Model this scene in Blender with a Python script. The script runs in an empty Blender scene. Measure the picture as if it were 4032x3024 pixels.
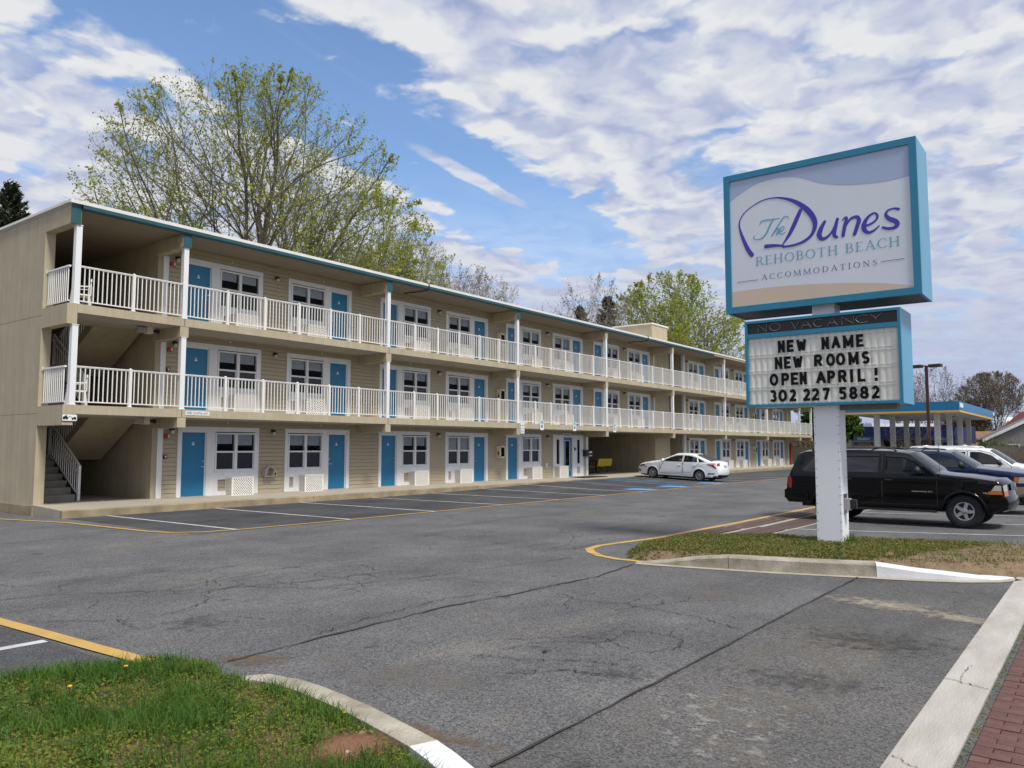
import bpy, bmesh, math, random
from mathutils import Vector, Matrix, Euler
from mathutils.geometry import delaunay_2d_cdt
R = math.radians
scene = bpy.context.scene
col = scene.collection

# ------------------------------------------------------------------ camera
cam_d = bpy.data.cameras.new('camera'); cam = bpy.data.objects.new('camera', cam_d); col.objects.link(cam)
cam.location = (0, 0, 1.8)
cam.rotation_euler = (R(90 + 4.606), 0, R(37.18 - 90))
cam_d.sensor_width = 36; cam_d.lens = 36 * 3097 / 4032
cam_d.clip_start = .05; cam_d.clip_end = 3000
scene.camera = cam

# ------------------------------------------------------------------ world, sun, exposure
SUN_DIR = Vector((-.14, -.58, .86)).normalized()
world = bpy.data.worlds.new('World'); scene.world = world; world.use_nodes = True
def build_world():
    nt = world.node_tree; N = nt.nodes; L = nt.links; N.clear()
    def node(t, **k):
        n = N.new(t)
        for a, b in k.items(): setattr(n, a, b)
        return n
    def val(x):
        return x
    def math_(op, a, b=None, c=None, clamp=False):
        n = node('ShaderNodeMath', operation=op, use_clamp=clamp)
        for i, v in enumerate((a, b, c)):
            if v is None: continue
            if isinstance(v, (int, float)): n.inputs[i].default_value = v
            else: L.new(v, n.inputs[i])
        return n.outputs[0]
    def smooth(x, lo, hi):
        n = node('ShaderNodeMapRange', interpolation_type='SMOOTHSTEP')
        L.new(x, n.inputs[0]); n.inputs[1].default_value = lo; n.inputs[2].default_value = hi
        return n.outputs[0]
    tc = node('ShaderNodeTexCoord')
    sep = node('ShaderNodeSeparateXYZ'); L.new(tc.outputs['Generated'], sep.inputs[0])
    zc = math_('ADD', math_('MAXIMUM', sep.outputs[2], 0.0), .12)
    qx = math_('DIVIDE', sep.outputs[0], zc); qy = math_('DIVIDE', sep.outputs[1], zc)
    comb = node('ShaderNodeCombineXYZ'); L.new(qx, comb.inputs[0]); L.new(qy, comb.inputs[1])
    def noise(scale, detail, rough, off=(0, 0, 0), dist=0., sx=1., sy=1., rot=0.):
        mp = node('ShaderNodeMapping'); L.new(comb.outputs[0], mp.inputs[0])
        mp.inputs['Location'].default_value = off; mp.inputs['Scale'].default_value = (sx, sy, 1)
        mp.inputs['Rotation'].default_value = (0, 0, rot)
        n = node('ShaderNodeTexNoise'); L.new(mp.outputs[0], n.inputs[0])
        n.inputs['Scale'].default_value = scale; n.inputs['Detail'].default_value = detail
        n.inputs['Roughness'].default_value = rough; n.inputs['Distortion'].default_value = dist
        return n.outputs[0]
    big = noise(1.1, 2, .5, (3.1, 1.7, 0))
    mid = noise(3.0, 6, .48, (.6, 2.2, 0), .15)
    def puffs(off):
        """rounded cloud heads: smooth cells with wandering borders"""
        wn = node('ShaderNodeTexNoise'); L.new(comb.outputs[0], wn.inputs[0]); wn.inputs['Scale'].default_value = 4.5; wn.inputs['Detail'].default_value = 5; wn.inputs['Roughness'].default_value = .55
        sc = node('ShaderNodeVectorMath', operation='SCALE'); L.new(wn.outputs['Color'], sc.inputs[0]); sc.inputs['Scale'].default_value = .34
        ad = node('ShaderNodeVectorMath', operation='ADD'); L.new(comb.outputs[0], ad.inputs[0]); L.new(sc.outputs[0], ad.inputs[1])
        a2 = node('ShaderNodeVectorMath', operation='ADD'); L.new(ad.outputs[0], a2.inputs[0]); a2.inputs[1].default_value = (off[0]*1.0, off[1]*1.0, 0)
        v = node('ShaderNodeTexVoronoi', feature='SMOOTH_F1', voronoi_dimensions='2D'); L.new(a2.outputs[0], v.inputs['Vector']); v.inputs['Scale'].default_value = 6.2; v.inputs['Smoothness'].default_value = .75; v.inputs['Detail'].default_value = 2.; v.inputs['Roughness'].default_value = .45
        return math_('SUBTRACT', 1., v.outputs['Distance'])
    puff = puffs((0, 0))
    # a clear lane between two cloud streets
    wob = math_('MULTIPLY', math_('SUBTRACT', noise(3.2, 6, .55, (7.3, 4.4, 0), .3), .5), .52)
    lane_c = math_('ADD', math_('MULTIPLY', math_('SUBTRACT', qx, .75), .085), 1.315)
    d = math_('ABSOLUTE', math_('SUBTRACT', math_('ADD', qy, wob), lane_c))
    lane = math_('SUBTRACT', 1., smooth(d, .09, .30))
    fade = math_('MULTIPLY', smooth(qx, .2, .6), math_('SUBTRACT', 1., smooth(qx, 1.9, 3.0)))
    lane = math_('MULTIPLY', lane, fade)
    dens = math_('ADD', math_('MULTIPLY', mid, .56), math_('MULTIPLY', big, .20))
    dens = math_('ADD', dens, math_('MULTIPLY', math_('SUBTRACT', puff, .30), .40))
    dens = math_('SUBTRACT', dens, math_('MULTIPLY', lane, .42))
    cover = smooth(dens, .12, .36)
    wisp = math_('MULTIPLY', smooth(noise(2.0, 7, .58, (1.2, 8.8, 0), .8, .55, 1.6, .35), .52, .82), .32)
    cover = math_('MAXIMUM', cover, wisp)
    # one stretched fibrous cloudlet inside the lane
    tx = math_('DIVIDE', math_('SUBTRACT', qx, 1.62), .30)
    cen = math_('ADD', 1.352, math_('MULTIPLY', math_('SUBTRACT', noise(9., 4, .6, (2., 3., 0)), .5), .05))
    sk = math_('DIVIDE', math_('ABSOLUTE', math_('SUBTRACT', qy, cen)), .036)
    streak = math_('SUBTRACT', 1., math_('ADD', math_('MULTIPLY', tx, tx), math_('MULTIPLY', sk, sk)), clamp=True)
    cover = math_('MAXIMUM', cover, math_('MULTIPLY', smooth(streak, .0, .75), .8))
    # self shading: thick parts grey-lavender, sun-side edges bright
    off2 = puffs((.035, .055))
    off = noise(3.0, 6, .48, (.6+.05, 2.2+.10, 0), .15)
    lit = math_('ADD', math_('MULTIPLY', math_('SUBTRACT', mid, off), 1.3), math_('MULTIPLY', math_('SUBTRACT', puff, off2), 1.05))
    thick = smooth(dens, .34, .68)
    shade = math_('ADD', math_('SUBTRACT', .76, math_('MULTIPLY', thick, .42)), lit, clamp=True)
    low = math_('SUBTRACT', 1., smooth(sep.outputs[2], .08, .36))
    shade = math_('ADD', math_('MULTIPLY', shade, math_('SUBTRACT', 1., math_('MULTIPLY', low, .8))), math_('MULTIPLY', low, .36))
    cover = math_('MAXIMUM', cover, math_('MULTIPLY', low, .85))
    ramp = node('ShaderNodeValToRGB'); L.new(shade, ramp.inputs[0])
    e = ramp.color_ramp.elements
    e[0].position = .05; e[0].color = (.44, .51, .76, 1)
    e[1].position = 1.0; e[1].color = (.97, .98, 1.0, 1)
    m = ramp.color_ramp.elements.new(.48); m.color = (.64, .70, .89, 1)
    sky = node('ShaderNodeTexSky', sky_type='NISHITA'); sky.sun_disc = False
    sky.sun_elevation = math.asin(SUN_DIR.z); sky.sun_rotation = math.atan2(SUN_DIR.x, SUN_DIR.y)
    sky.air_density = 1.0; sky.dust_density = .1; sky.ozone_density = 4.0
    sb = node('ShaderNodeBackground'); L.new(sky.outputs[0], sb.inputs[0]); sb.inputs[1].default_value = .135
    cb = node('ShaderNodeBackground'); L.new(ramp.outputs[0], cb.inputs[0]); cb.inputs[1].default_value = .60
    # a milky veil low over the horizon
    veil = math_('MULTIPLY', math_('SUBTRACT', 1., smooth(sep.outputs[2], .0, .20)), .75)
    vb = node('ShaderNodeBackground'); vb.inputs[0].default_value = (.46, .54, .78, 1); vb.inputs[1].default_value = .66
    mx = node('ShaderNodeMixShader'); L.new(cover, mx.inputs[0]); L.new(sb.outputs[0], mx.inputs[1]); L.new(cb.outputs[0], mx.inputs[2])
    mv = node('ShaderNodeMixShader'); L.new(veil, mv.inputs[0]); L.new(mx.outputs[0], mv.inputs[1]); L.new(vb.outputs[0], mv.inputs[2])
    out = node('ShaderNodeOutputWorld'); L.new(mv.outputs[0], out.inputs[0])
build_world()
sun_d = bpy.data.lights.new('sun', 'SUN'); sun = bpy.data.objects.new('sun', sun_d); col.objects.link(sun)
sun_d.energy = 2.8; sun_d.angle = R(12); sun_d.color = (1, .955, .88)
sun.rotation_euler = SUN_DIR.to_track_quat('Z', 'Y').to_euler()
vs = scene.view_settings
vs.view_transform = 'Standard'; vs.look = 'None'; vs.exposure = 0.46; vs.gamma = 1; vs.use_curve_mapping = False

# ------------------------------------------------------------------ helpers
rng = random.Random(7)
class MB:
    """collects geometry for one mesh"""
    def __init__(s): s.v = []; s.f = []
    def add(s, vs_, fs):
        b = len(s.v); s.v += [tuple(p) for p in vs_]; s.f += [tuple(b + i for i in f) for f in fs]; return s
    def box(s, x0, x1, y0, y1, z0, z1):
        return s.add([(x0,y0,z0),(x1,y0,z0),(x1,y1,z0),(x0,y1,z0),(x0,y0,z1),(x1,y0,z1),(x1,y1,z1),(x0,y1,z1)],
                     [(3,2,1,0),(4,5,6,7),(0,1,5,4),(1,2,6,5),(2,3,7,6),(3,0,4,7)])
    def prism(s, poly, d0, d1, ax='x'):
        """polygon (a,b) extruded along ax; x:(y,z) y:(x,z) z:(x,y)"""
        n = len(poly)
        def P(a, b, d): return {'x': (d, a, b), 'y': (a, d, b), 'z': (a, b, d)}[ax]
        vs_ = [P(a, b, d0) for a, b in poly] + [P(a, b, d1) for a, b in poly]
        fs = [tuple(range(n)), tuple(range(2*n-1, n-1, -1))] + [(i, n+i, n+(i+1) % n, (i+1) % n) for i in range(n)]
        return s.add(vs_, fs)
    def beam(s, a, b, w, h, up=(0, 0, 1)):
        a = Vector(a); b = Vector(b); d = (b-a).normalized(); u = Vector(up); r = d.cross(u)
        if r.length < 1e-4: r = d.cross(Vector((1, 0, 0)))
        r.normalize(); u = r.cross(d).normalized(); r *= w/2; u *= h/2
        vs_ = [a-r-u, a+r-u, a+r+u, a-r+u, b-r-u, b+r-u, b+r+u, b-r+u]
        return s.add(vs_, [(3,2,1,0),(4,5,6,7),(0,1,5,4),(1,2,6,5),(2,3,7,6),(3,0,4,7)])
    def tube(s, pts, rad, n=6, caps=True):
        pts = [Vector(p) for p in pts]
        if not hasattr(rad, '__len__'): rad = [rad]*len(pts)
        prev = None; base = len(s.v); k = len(pts)
        for i, p in enumerate(pts):
            t = (pts[min(i+1, k-1)] - pts[max(i-1, 0)]).normalized()
            if prev is None:
                u = t.cross(Vector((0, 0, 1)))
                if u.length < .05: u = t.cross(Vector((1, 0, 0)))
            else:
                u = prev - t*prev.dot(t)
                if u.length < 1e-5: u = t.cross(Vector((1, 0, 0)))
            u.normalize(); prev = u; w = t.cross(u)
            for j in range(n):
                a = 2*math.pi*j/n; s.v.append(tuple(p + (u*math.cos(a) + w*math.sin(a))*rad[i]))
        for i in range(k-1):
            for j in range(n):
                a = base+i*n+j; b = base+i*n+(j+1) % n
                s.f.append((a, b, b+n, a+n))
        if caps:
            s.f.append(tuple(base+j for j in range(n-1, -1, -1))); s.f.append(tuple(base+(k-1)*n+j for j in range(n)))
        return s
    def lathe(s, prof, n=24, ax='y', c=(0, 0, 0), caps=True):
        """prof: (radius, axial)"""
        base = len(s.v)
        for r, a in prof:
            for j in range(n):
                t = 2*math.pi*j/n; p, q_ = r*math.cos(t), r*math.sin(t)
                o = {'y': (p, a, q_), 'z': (p, q_, a), 'x': (a, p, q_)}[ax]
                s.v.append((o[0]+c[0], o[1]+c[1], o[2]+c[2]))
        for i in range(len(prof)-1):
            for j in range(n):
                a = base+i*n+j; b = base+i*n+(j+1) % n; s.f.append((a, a+n, b+n, b))
        if caps:
            s.f.append(tuple(base+j for j in range(n))); s.f.append(tuple(base+(len(prof)-1)*n+j for j in range(n-1, -1, -1)))
        return s
    def ball(s, c, r, n=8, m=6, sq=(1, 1, 1)):
        base = len(s.v)
        for i in range(m+1):
            ph = math.pi*i/m
            for j in range(n):
                t = 2*math.pi*j/n
                s.v.append((c[0]+r*sq[0]*math.sin(ph)*math.cos(t), c[1]+r*sq[1]*math.sin(ph)*math.sin(t), c[2]+r*sq[2]*math.cos(ph)))
        for i in range(m):
            for j in range(n):
                a = base+i*n+j; b = base+i*n+(j+1) % n; s.f.append((a, a+n, b+n, b))
        return s
    def mesh(s, name, m, smooth=False, off=(0, 0, 0)):
        me = bpy.data.meshes.new(name)
        o = Vector(off)
        me.from_pydata([Vector(p)-o for p in s.v], [], s.f)
        me.validate(); me.update()
        if m: me.materials.append(m)
        if smooth: me.shade_smooth()
        return me

def wloc(o):
    p = Vector((0, 0, 0))
    while o: p += o.location; o = o.parent
    return p
def link(name, data, parent=None, loc=(0, 0, 0), rot=None):
    o = bpy.data.objects.new(name, data); col.objects.link(o)
    o.location = loc; o.parent = parent
    if rot: o.rotation_euler = rot
    return o
def part(name, mb, m, parent, smooth=False):
    """mesh given in world coordinates, child of an unrotated thing"""
    return link(name, mb.mesh(name, m, smooth, wloc(parent)), parent)
def lpart(name, mb, m, parent, smooth=False, auto=None):
    """mesh given in the thing's own coordinates"""
    return link(name, mb.mesh(name, m, smooth), parent)
def empty(name, loc, rz=0):
    o = link(name, None, None, loc); o.empty_display_size = .3; o.rotation_euler = (0, 0, rz); return o
def tag(o, label=None, cat=None, group=None, kind=None):
    for k, v in (('label', label), ('category', cat), ('group', group), ('kind', kind)):
        if v: o[k] = v
    return o
def one(name, mb, m, label, cat, group=None, smooth=False, base=None):
    """a thing that is a single mesh, origin at its base"""
    xs = [p[0] for p in mb.v]; ys = [p[1] for p in mb.v]; zs = [p[2] for p in mb.v]
    b = base or ((min(xs)+max(xs))/2, (min(ys)+max(ys))/2, min(zs))
    o = link(name, mb.mesh(name, m, smooth, b), None, b); return tag(o, label, cat, group)
def struct(name, mb, m, parent=None, smooth=False):
    o = link(name, mb.mesh(name, m, smooth), parent)
    if not parent: o['kind'] = 'structure'
    return o
def inst(name, me, parent, loc, rot=None):
    """object sharing mesh data, world location, under an unrotated parent"""
    return link(name, me, parent, Vector(loc)-wloc(parent), rot)
def bevel(o, w=.01, seg=2):
    b = o.modifiers.new('bevel', 'BEVEL'); b.width = w; b.segments = seg; b.limit_method = 'ANGLE'; return o

# ------------------------------------------------------------------ materials
def principled(name):
    m = bpy.data.materials.new(name); m.use_nodes = True
    nt = m.node_tree; return m, nt, nt.nodes['Principled BSDF']
def mat(name, c, rough=.6, var=.0, scale=3., c2=None, bump=0., bscale=60., metal=0., spec=.5, coat=0., detail=6, stretch=None, streak=0.):
    m, nt, b = principled(name); L = nt.links
    b.inputs['Base Color'].default_value = (*c, 1); b.inputs['Roughness'].default_value = rough
    b.inputs['Metallic'].default_value = metal; b.inputs['Specular IOR Level'].default_value = spec
    if coat: b.inputs['Coat Weight'].default_value = coat; b.inputs['Coat Roughness'].default_value = .03
    if var or bump or c2:
        tc = nt.nodes.new('ShaderNodeTexCoord'); src = tc.outputs['Object']
        if stretch:
            mp = nt.nodes.new('ShaderNodeMapping'); mp.inputs['Scale'].default_value = stretch
            L.new(src, mp.inputs[0]); src = mp.outputs[0]
    if var or c2:
        n = nt.nodes.new('ShaderNodeTexNoise'); n.inputs['Scale'].default_value = scale; n.inputs['Detail'].default_value = detail
        n.inputs['Roughness'].default_value = .6
        L.new(src, n.inputs['Vector'])
        r = nt.nodes.new('ShaderNodeValToRGB'); L.new(n.outputs[0], r.inputs[0])
        r.color_ramp.elements[0].position = .3; r.color_ramp.elements[1].position = .7
        a = c2 if c2 else tuple(x*(1-var) for x in c)
        r.color_ramp.elements[0].color = (*a, 1)
        r.color_ramp.elements[1].color = (*(c if c2 else tuple(min(1, x*(1+var)) for x in c)), 1)
        cout = r.outputs[0]
        if streak:
            # rain streaks and grime running down the wall
            mp2 = nt.nodes.new('ShaderNodeMapping'); mp2.inputs['Scale'].default_value = (2.2, 2.2, .16); L.new(tc.outputs['Object'], mp2.inputs[0])
            n3 = nt.nodes.new('ShaderNodeTexNoise'); n3.inputs['Scale'].default_value = 2.2; n3.inputs['Detail'].default_value = 9; n3.inputs['Roughness'].default_value = .7; L.new(mp2.outputs[0], n3.inputs['Vector'])
            r3 = nt.nodes.new('ShaderNodeValToRGB'); L.new(n3.outputs[0], r3.inputs[0]); r3.color_ramp.elements[0].position = .30; r3.color_ramp.elements[1].position = .58
            k = 1-streak; r3.color_ramp.elements[0].color = (k, k*.97, k*.92, 1); r3.color_ramp.elements[1].color = (1, 1, 1, 1)
            mm = nt.nodes.new('ShaderNodeMix'); mm.data_type = 'RGBA'; mm.blend_type = 'MULTIPLY'; mm.inputs[0].default_value = 1.; L.new(cout, mm.inputs[6]); L.new(r3.outputs[0], mm.inputs[7]); cout = mm.outputs[2]
        L.new(cout, b.inputs['Base Color'])
    if bump:
        n2 = nt.nodes.new('ShaderNodeTexNoise'); n2.inputs['Scale'].default_value = bscale; n2.inputs['Detail'].default_value = 4
        L.new(src, n2.inputs['Vector'])
        bp = nt.nodes.new('ShaderNodeBump'); bp.inputs['Strength'].default_value = bump; bp.inputs['Distance'].default_value = .02
        L.new(n2.outputs[0], bp.inputs['Height']); L.new(bp.outputs[0], b.inputs['Normal'])
    return m
def glass_mat(name, tint, rough=.02, alpha=.35):
    """window glass: dark see-through pane with a mirror-like sky reflection"""
    m, nt, b = principled(name); L = nt.links
    b.inputs['Base Color'].default_value = (*tint, 1); b.inputs['Roughness'].default_value = rough
    b.inputs['Specular IOR Level'].default_value = .8; b.inputs['IOR'].default_value = 1.5
    tr = nt.nodes.new('ShaderNodeBsdfTransparent'); tr.inputs[0].default_value = (.93, .95, .96, 1)
    mx = nt.nodes.new('ShaderNodeMixShader'); fr = nt.nodes.new('ShaderNodeFresnel'); fr.inputs[0].default_value = 1.6
    ad = nt.nodes.new('ShaderNodeMath'); ad.operation = 'ADD'; ad.use_clamp = True; ad.inputs[1].default_value = 1-alpha
    L.new(fr.outputs[0], ad.inputs[0]); L.new(ad.outputs[0], mx.inputs[0]); L.new(tr.outputs[0], mx.inputs[1]); L.new(b.outputs[0], mx.inputs[2])
    L.new(mx.outputs[0], nt.nodes['Material Output'].inputs[0]); return m

def stain(name, c, soft=2.0, noise_amt=2.2, scale=9., op=.9):
    """spilt sand, silt or chalk lying patchily on the asphalt"""
    m, nt, b = principled(name); L = nt.links; N = nt.nodes
    b.inputs['Base Color'].default_value = (*c, 1); b.inputs['Roughness'].default_value = .95
    tc = N.new('ShaderNodeTexCoord'); vm = N.new('ShaderNodeVectorMath'); vm.operation = 'SUBTRACT'; vm.inputs[1].default_value = (.5, .5, .5); L.new(tc.outputs['Generated'], vm.inputs[0])
    sx = N.new('ShaderNodeSeparateXYZ'); L.new(vm.outputs[0], sx.inputs[0]); cb = N.new('ShaderNodeCombineXYZ'); L.new(sx.outputs[0], cb.inputs[0]); L.new(sx.outputs[1], cb.inputs[1])
    ln = N.new('ShaderNodeVectorMath'); ln.operation = 'LENGTH'; L.new(cb.outputs[0], ln.inputs[0])
    g = N.new('ShaderNodeNewGeometry'); n = N.new('ShaderNodeTexNoise'); n.inputs['Scale'].default_value = scale; n.inputs['Detail'].default_value = 9; n.inputs['Roughness'].default_value = .75; L.new(g.outputs['Position'], n.inputs[0])
    a = N.new('ShaderNodeMath'); a.operation = 'MULTIPLY_ADD'; L.new(ln.outputs['Value'], a.inputs[0]); a.inputs[1].default_value = -2*soft; a.inputs[2].default_value = soft
    e = N.new('ShaderNodeMath'); e.operation = 'MULTIPLY_ADD'; L.new(n.outputs[0], e.inputs[0]); e.inputs[1].default_value = noise_amt*2; e.inputs[2].default_value = -noise_amt-.35
    f = N.new('ShaderNodeMath'); f.operation = 'ADD'; f.use_clamp = True; L.new(a.outputs[0], f.inputs[0]); L.new(e.outputs[0], f.inputs[1])
    tr = N.new('ShaderNodeBsdfTransparent'); mx = N.new('ShaderNodeMixShader'); sc = N.new('ShaderNodeMath'); sc.operation = 'MULTIPLY'; L.new(f.outputs[0], sc.inputs[0]); sc.inputs[1].default_value = op
    L.new(sc.outputs[0], mx.inputs[0]); L.new(tr.outputs[0], mx.inputs[1]); L.new(b.outputs[0], mx.inputs[2]); L.new(mx.outputs[0], N['Material Output'].inputs[0]); return m
M = {}
M['stucco'] = mat('stucco', (.45, .39, .27), .85, .07, 1.6, bump=.25, bscale=90, streak=.16)
M['siding'] = mat('siding', (.44, .378, .262), .75, .10, 2.2, bump=.12, bscale=40, stretch=(1, 1, 8))
M['soffit'] = mat('soffit', (.40, .335, .225), .8, .10, 2.5)
M['stairconc'] = mat('stair_concrete_shaded', (.24, .22, .19), .9, .15, 3)  # steps coloured darker than the plaster, standing in for stairwell shade
M['plaster'] = mat('plaster', (.42, .39, .34), .85, .10, 1.5)
M['roofboard'] = mat('roofboard', (.30, .255, .20), .8, .12, 3, stretch=(.4, 4, 4))
M['white'] = mat('white_paint', (.79, .80, .81), .45, .02, 1.5, streak=.07)
M['rail'] = mat('rail_white', (.79, .785, .76), .4, .05, 5, streak=.10)
M['cream'] = mat('lattice_white', (.80, .78, .72), .5, .05, 6)
M['door'] = mat('door_blue', (.014, .175, .345), .38, .10, 1.3)
M['teal'] = mat('gutter_teal', (.018, .082, .095), .45, .12, 3)
M['roofedge'] = mat('roof_edge', (.74, .72, .68), .55, .06, 3)
M['dark'] = mat('recess_shade_black', (.012, .012, .013), .8)
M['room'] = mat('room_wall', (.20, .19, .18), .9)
M['glass'] = glass_mat('window_glass', (.012, .014, .018), .015, .97)
M['glassdark'] = glass_mat('screen_glass', (.008, .009, .012), .25, .30)
M['blind'] = mat('blind', (.80, .83, .84), .7, .10, 5, bump=.5, bscale=9)
M['chrome'] = mat('chrome', (.7, .7, .7), .2, metal=1.)
M['black'] = mat('black_paint', (.012, .012, .013), .4)
M['blackmatte'] = mat('black_matte', (.02, .02, .021), .8)
M['red'] = mat('alarm_red', (.42, .022, .02), .4)
M['signwhite'] = mat('sign_white', (.80, .80, .80), .4, .03, 4)
M['blue'] = mat('sign_blue', (.012, .055, .42), .4)
M['ivory'] = mat('ivory', (.74, .68, .50), .5, .06, 6)
M['grey'] = mat('grey_metal', (.35, .35, .35), .5, .08, 6)
M['yellowbench'] = mat('bench_yellow', (.62, .46, .02), .4, .08, 4)

# ------------------------------------------------------------------ ground
def sst(a, b, x):
    t = max(0., min(1., (x-a)/(b-a))); return t*t*(3-2*t)
def gz(x, y):
    """the lot rises to meet the walkway by the office"""
    return .155*sst(21, 33, x)*(1-sst(42, 48, x))*sst(16.6, 21.2, y) - .04*sst(15, 19, x)*(1-sst(5.5, 9, y))

def asphalt(name, base, dark, tan, seed, patch=True):
    m, nt, b = principled(name); L = nt.links; N = nt.nodes
    b.inputs['Roughness'].default_value = .86; b.inputs['Specular IOR Level'].default_value = .3
    g = N.new('ShaderNodeNewGeometry')
    def noise(sc, det=5, rough=.6, stretch=(1, 1, 1), rot=0.):
        mp = N.new('ShaderNodeMapping'); mp.inputs['Location'].default_value = (seed, seed*.7, 0); mp.inputs['Scale'].default_value = stretch
        mp.inputs['Rotation'].default_value = (0, 0, rot)
        L.new(g.outputs['Position'], mp.inputs[0])
        n = N.new('ShaderNodeTexNoise'); n.inputs['Scale'].default_value = sc; n.inputs['Detail'].default_value = det; n.inputs['Roughness'].default_value = rough
        L.new(mp.outputs[0], n.inputs[0]); return n.outputs[0]
    def ramp(x, p0, p1, c0, c1):
        r = N.new('ShaderNodeValToRGB'); r.color_ramp.elements[0].position = p0; r.color_ramp.elements[1].position = p1
        r.color_ramp.elements[0].color = (*c0, 1); r.color_ramp.elements[1].color = (*c1, 1); L.new(x, r.inputs[0]); return r.outputs[0]
    def mix(f, a, c, mode='MIX'):
        n = N.new('ShaderNodeMix'); n.data_type = 'RGBA'; n.blend_type = mode
        for sock, v in ((n.inputs[0], f), (n.inputs[6], a), (n.inputs[7], c)):
            if isinstance(v, (int, float)): sock.default_value = v
            elif isinstance(v, tuple): sock.default_value = (*v, 1)
            else: L.new(v, sock)
        return n.outputs[2]
    c = ramp(noise(.55, 5, .62, (1, 1, 1)), .30, .70, dark, base)
    c = mix(ramp(noise(.32, 6, .65, (.6, 1.5, 1), .3), .55, .72, (0, 0, 0), (.6, .6, .6)), c, tan)
    # long traffic streaks along the drive aisle
    c = mix(ramp(noise(1.1, 4, .6, (.16, 1.2, 1), .05), .56, .74, (0, 0, 0), (.45, .45, .45)), c, tuple(x*.55 for x in dark))
    # oil drips
    c = mix(ramp(noise(2.3, 3, .5), .68, .74, (0, 0, 0), (.75, .75, .75)), c, tuple(x*.45 for x in dark))
    # exposed aggregate
    v = N.new('ShaderNodeTexVoronoi'); v.inputs['Scale'].default_value = 78.; L.new(g.outputs['Position'], v.inputs['Vector'])
    agg = ramp(v.outputs['Color'], .05, .95, (.30, .30, .31), (1.95, 1.93, 1.88))
    c = mix(.85, c, agg, 'MULTIPLY')
    gr = ramp(noise(210, 2, .5), .35, .65, (.72, .72, .72), (1.28, 1.28, 1.28)); c = mix(.9, c, gr, 'MULTIPLY')
    L.new(c, b.inputs['Base Color'])
    bp = N.new('ShaderNodeBump'); bp.inputs['Strength'].default_value = .55; bp.inputs['Distance'].default_value = .008
    L.new(v.outputs['Distance'], bp.inputs['Height']); L.new(bp.outputs[0], b.inputs['Normal'])
    return m
M['asphalt'] = asphalt('asphalt_lot', (.128, .127, .130), (.072, .072, .077), (.162, .149, .130), 3.)
M['asphalt2'] = asphalt('asphalt_drive', (.118, .114, .110), (.066, .066, .069), (.150, .130, .105), 11.)
M['asphaltdark'] = asphalt('asphalt_stalls', (.072, .073, .078), (.036, .037, .042), (.135, .13, .125), 23.)
M['earth'] = mat('earth', (.16, .15, .06), .95, c2=(.10, .11, .035), scale=.4, bump=.5, bscale=8)
M['paintw'] = mat('line_white', (.62, .63, .64), .7, c2=(.36, .36, .37), scale=3.5, bump=.3, bscale=120, detail=9)
M['painty'] = mat('line_yellow', (.56, .345, .075), .7, c2=(.40, .26, .09), scale=2.5, bump=.3, bscale=120, detail=9)
M['paintb'] = mat('line_blue', (.09, .33, .66), .7, c2=(.10, .26, .46), scale=3., bump=.3, bscale=120)
M['crack'] = mat('crack', (.028, .026, .025), .95, c2=(.05, .045, .04), scale=5)
M['kerbconc'] = mat('kerb_concrete', (.44, .41, .34), .88, c2=(.215, .185, .13), scale=3.2, bump=.5, bscale=40, detail=12)
M['concrete'] = mat('concrete', (.44, .40, .33), .85, c2=(.30, .265, .205), scale=2.2, bump=.35, bscale=45, detail=10)
M['walk'] = mat('walk_concrete', (.40, .36, .29), .85, c2=(.33, .295, .235), scale=1.3, bump=.2, bscale=50)
M['kerbface'] = mat('kerb_tan', (.40, .32, .20), .85, c2=(.20, .155, .095), scale=1.6, bump=.4, bscale=30, detail=12)
M['strip'] = mat('concrete_strip', (.47, .45, .41), .85, c2=(.34, .315, .275), scale=2.6, bump=.35, bscale=40, stretch=(.5, 2, 1), detail=10)
M['kerbwhite'] = mat('kerb_white', (.74, .76, .80), .7, c2=(.62, .63, .64), scale=3., bump=.3, bscale=50, detail=9)
M['dirt'] = mat('dirt', (.235, .168, .10), .95, c2=(.14, .088, .05), scale=5., bump=1., bscale=22, detail=14)
M['soil'] = mat('soil', (.085, .062, .03), .95, c2=(.13, .085, .045), scale=4, bump=.8, bscale=22)
M['brick'] = mat('brick', (.088, .032, .028), .85, c2=(.145, .080, .064), scale=4, bump=.4, bscale=70)
M['paver'] = mat('paver', (.075, .045, .040), .8, c2=(.105, .068, .056), scale=5, bump=.4, bscale=80)
M['sand'] = mat('sand', (.42, .345, .22), .95, c2=(.30, .25, .17), scale=8, bump=.5, bscale=90)
M['silt'] = mat('silt', (.19, .145, .095), .95, c2=(.11, .085, .06), scale=6, bump=.5, bscale=90)

def sheet(x0, x1, y0, y1, nx, ny, z=0., fn=gz):
    mb = MB(); vs_ = []
    for j in range(ny+1):
        for i in range(nx+1):
            x = x0+(x1-x0)*i/nx; y = y0+(y1-y0)*j/ny; vs_.append((x, y, (fn(x, y) if fn else 0)+z))
    return mb.add(vs_, [(j*(nx+1)+i, j*(nx+1)+i+1, (j+1)*(nx+1)+i+1, (j+1)*(nx+1)+i) for j in range(ny) for i in range(nx)])
struct('ground', sheet(-600, 1400, -800, 900, 1, 1, -.16, None), M['earth'])
lot = MB(); a = sheet(-40, 112, 2.87, 21.6, 152, 38); lot.add(a.v, a.f)
a = sheet(-40, 9.0, 21.6, 70, 10, 10, 0, None); lot.add(a.v, a.f)
a = sheet(12.6, 112, -1.2, 2.87, 100, 6); lot.add(a.v, a.f)
struct('parking_lot', lot, M['asphalt'])
struct('road', sheet(-80, 260, -15, -1.202, 60, 4, -.06, None), M['asphalt2'])
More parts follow.
